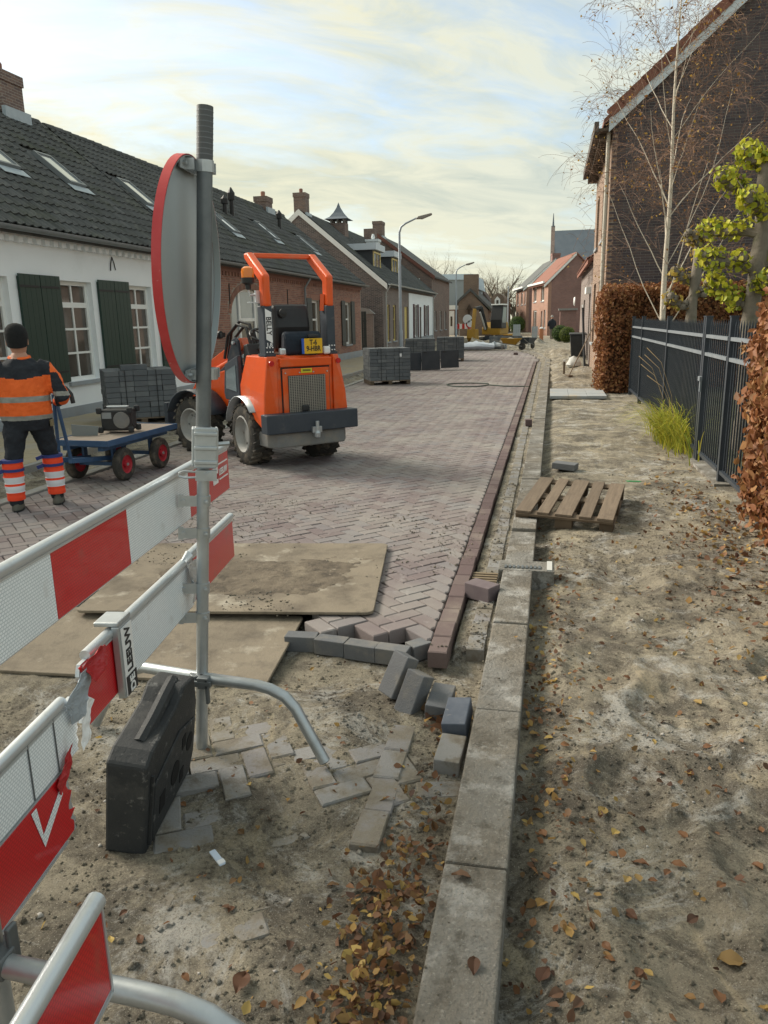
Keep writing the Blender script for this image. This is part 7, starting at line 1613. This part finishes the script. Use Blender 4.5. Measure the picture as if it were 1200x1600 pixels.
# ================================================================ leaves, clods, pebbles
rg = np.random.default_rng(12)
def height_at(P_): return ground_h(P_[:, 0], P_[:, 1])
LITTER = leafmat('fallen_leaf_colours', [(.10, .048, .028), (.17, .085, .045), (.26, .13, .06), (.13, .062, .035), (.40, .25, .08), (.08, .042, .03), (.22, .125, .075), (.52, .37, .12), (.12, .06, .04)])
def on_surface(x, y):
    z = ground_h(x, y); k = kx(y)
    z = np.where((x > k - .21) & (x < k), .036, z); z = np.where((x > -.575) & (x < -.46) & (y > 3.7), .006, z); z = np.where((x < -.575) & (x > -5.1) & (y > 4.0), .004, z)
    z = np.where((x > -.385) & (x < -.285) & (y > 3.8), -.02, z); return z
def litter(n, cx, cy, sx, sy, size, seed, name, label, cond=None, pile=0):
    r = np.random.default_rng(seed); x = cx + sx * r.normal(size=n); y = cy + sy * r.normal(size=n)
    if cond is not None: q = cond(x, y); x, y = x[q], y[q]
    z = on_surface(x, y) + .008 + pile * r.uniform(0, 1, len(x))
    def smp(k, rr): nr = rr.normal(size=(k, 3)) * .22 + np.array([0, 0, 1.0]); return np.stack([x, y, z], 1), nr
    me = leaf_mesh(len(x), smp, size, .65, .34, seed, 1.4, True); me.materials.append(LITTER); return tag(ob(name, me), label, 'leaf litter', kind='stuff')
litter(950, -.42, 1.72, .085, .38, .026, 1, 'gutter_leaves', 'drift of brown leaves along the gutter beside the near kerb', lambda x, y: (x < kx(y) - .2) & (x > -.75) & (y > 1.05), .02)
litter(800, .03, 3.2, .11, 1.7, .025, 2, 'kerbside_leaves', 'scatter of leaves in the dip behind the kerb', lambda x, y: (x > kx(y) + .01) & (y > 1.1), .01)
litter(900, 1.42, 5.6, .24, 1.7, .038, 3, 'hedge_leaves', 'brown leaves fallen below the near hedge', lambda x, y: (x < 1.75) & (y > 3), .01)
litter(520, 1.0, 3.6, .55, 1.7, .024, 4, 'path_leaves', 'leaves scattered thinly over the sandy footpath', lambda x, y: (x > .05) & (y > 1.2))
litter(170, -1.2, 2.6, .6, .9, .022, 5, 'sand_leaves', 'small leaves scattered over the dug-up sand', lambda x, y: (x < -.6) & (y < 3.8) & (y > 1.0))
litter(60, -.40, 3.15, .05, .10, .06, 6, 'pit_leaves', 'orange leaves caught between the loose pavers', None, .02)
# the larger single leaves
LM = []
for s in range(4):
    r = np.random.default_rng(40 + s); b = MB(); L_ = 1.0; n = 6; vs = []
    for i in range(n + 1): t = i / n; w = .34 * math.sin(math.pi * t ** .8) + .01; cz = .10 * math.sin(math.pi * t) * r.uniform(.5, 1.5); vs += [(t - .5, -w, cz + .16 * r.uniform(.3, 1)), (t - .5, 0, cz), (t - .5, w, cz + .16 * r.uniform(.3, 1))]
    fs = []
    for i in range(n): a = i * 3; fs += [(a, a + 1, a + 4, a + 3), (a + 1, a + 2, a + 5, a + 4)]
    b.add(vs, fs); LM.append(b.mesh('leaf', LITTER, True))
rr = random.Random(9)
spots = [(1000, 1357, .06), (940, 1277, .055), (985, 1428, .05), (1060, 1360, .05), (850, 1520, .06), (845, 1410, .055), (375, 1527, .07), (1122, 1555, .05), (1145, 1500, .08), (1090, 1095, .05), (900, 900, .05), (740, 1555, .05), (640, 1380, .05), (960, 1310, .045), (520, 1375, .04), (1185, 1350, .05), (860, 1235, .05), (980, 1055, .045), (625, 1310, .045), (720, 1410, .06)]
for i in range(70): spots.append((rr.uniform(800, 1195), rr.uniform(900, 1590), rr.uniform(.028, .045)))
for i in range(30): spots.append((rr.uniform(120, 640), rr.uniform(1130, 1590), rr.uniform(.024, .038)))
for (px, py, s) in spots:
    p = gnd(px, py, -.05); z = float(on_surface(np.array([p.x]), np.array([p.y]))[0]); o = ob('fallen_leaf', LM[rr.randrange(4)]); o.location = (p.x, p.y, z + .006); o.scale = (s, s, s); o.rotation_euler = (rr.uniform(-.3, .3), rr.uniform(-.3, .3), rr.uniform(0, 6.28)); tag(o, 'single curled autumn leaf lying on the dirt', 'leaf', 'single fallen leaves on the ground')
def clods(n, size, seed, name, label, m, area, cond):
    r = np.random.default_rng(seed); x = r.uniform(area[0], area[1], n); y = area[2] + (area[3] - area[2]) * r.uniform(0, 1, n) ** 1.6
    q = cond(x, y) & (fbm(x * 1.6, y * 1.6, 3, seed + 50) + .12 * r.normal(size=n) > -.02); x, y = x[q], y[q]; n = len(x); s = np.minimum(size * np.exp(r.normal(size=n) * .5), size * 2.2); z = on_surface(x, y) + s * .1
    base = np.array([(1, 0, 0), (-1, 0, 0), (0, 1, 0), (0, -1, 0), (0, 0, .8), (0, 0, -.8)]); v = base[None] * (1 + .45 * r.uniform(-1, 1, (n, 6, 1))) * s[:, None, None]; a = r.uniform(0, 6.28, n); ca, sa = np.cos(a)[:, None], np.sin(a)[:, None]
    vx = v[..., 0] * ca - v[..., 1] * sa; vy = v[..., 0] * sa + v[..., 1] * ca; V = np.stack([vx + x[:, None], vy + y[:, None], v[..., 2] + z[:, None]], -1).reshape(-1, 3)
    F = np.array([(0, 2, 4), (2, 1, 4), (1, 3, 4), (3, 0, 4), (2, 0, 5), (1, 2, 5), (3, 1, 5), (0, 3, 5)]); f = (F[None] + (np.arange(n) * 6)[:, None, None]).reshape(-1, 3)
    me = D.meshes.new(name); me.vertices.add(len(V)); me.vertices.foreach_set('co', V.ravel()); me.loops.add(f.size); me.loops.foreach_set('vertex_index', f.ravel().astype(np.int32)); me.polygons.add(len(f)); me.polygons.foreach_set('loop_start', np.arange(0, f.size, 3, dtype=np.int32)); me.update(); me.validate()
    me.materials.append(m); tag(ob(name, me), label, 'soil', kind='stuff')
noroad = lambda x, y: ~((x > kx(y) - .21) & (x < kx(y))) & ~((x < -.46) & (y > 3.75) & (x > -5.2))
clods(60000, .004, 71, 'soil_crumbs', 'fine crumbs of sandy soil on the dug-up ground', SANDM, (-2.6, 1.75, 1.0, 8.0), noroad)
clods(9000, .0065, 72, 'soil_clods', 'larger clods of sandy soil', SANDM, (-2.6, 1.75, 1.1, 9.0), noroad)
clods(800, .004, 73, 'kerb_grit', 'grit lying on kerb, gutter and plates', SANDM, (-.6, .02, 1.2, 9), lambda x, y: x > -.5)
clods(600, .005, 74, 'pebbles', 'small pale pebbles in the sand', mat('pebble', (.38, .36, .33), (.28, .26, .24), 30, rough=.8), (-1.9, 1.6, 1.0, 5), noroad)
SOIL = mat('dark_soil', (.12, .095, .07), (.19, .155, .115), 20, rough=.95)
_os = on_surface
def on_surface(x, y):
    z = _os(x, y); u = (x + 1.945) * math.cos(R_(8)) + (y - 4.66) * math.sin(R_(8)); v = -(x + 1.945) * math.sin(R_(8)) + (y - 4.66) * math.cos(R_(8))
    return np.where((abs(u) < .89) & (abs(v) < .69), .033 + .006 * v, z)
ps = MB(); nu, nv = 150, 84; U, V_ = np.meshgrid(np.linspace(-.86, .86, nu), np.linspace(-.66, .55, nv))
hh = .5 * np.exp(-((U - .12) / .75) ** 6 - ((V_ + .08) / .40) ** 4) + .55 * fbm(U * 3 + 9, V_ * 3, 4, 17) + .35 * fbm(U * 11, V_ * 11, 3, 18) - .16
zz_ = .024 + .006 * V_ + np.clip(hh, -.3, .5) * .045 + .006 * fbm(U * 40, V_ * 40, 2, 19) * (hh > 0)
ps.add(list(zip(U.ravel(), V_.ravel(), zz_.ravel())), [(r * nu + c, r * nu + c + 1, (r + 1) * nu + c + 1, (r + 1) * nu + c) for r in range(nv - 1) for c in range(nu - 1) if max(hh[r, c], hh[r + 1, c + 1]) > -.12])
SOIL2 = mat('trodden_soil', (.11, .088, .066), (.20, .162, .12), 9, rough=.97, bump=.8, bscale=70, bdist=.012, dirt=[((.07, .057, .045), 14, .5, .62, .7), ((.27, .225, .165), 5, .55, .66, .6)])
o = ps.build('plate_soil', SOIL2, smooth=True); o.location = (-1.945, 4.66, 0); o.rotation_euler = (0, 0, R_(8)); tag(o, 'dark trodden soil spread over the upper cover board', 'soil', kind='stuff')
clods(5000, .0045, 76, 'road_sand', 'sand crumbs trodden onto the end of the new paving', SANDM, (-3.2, -.5, 3.9, 7.0), lambda x, y: (x < -.5) & (fbm(x * 1.2, y * 1.2, 2, 3) > .03))
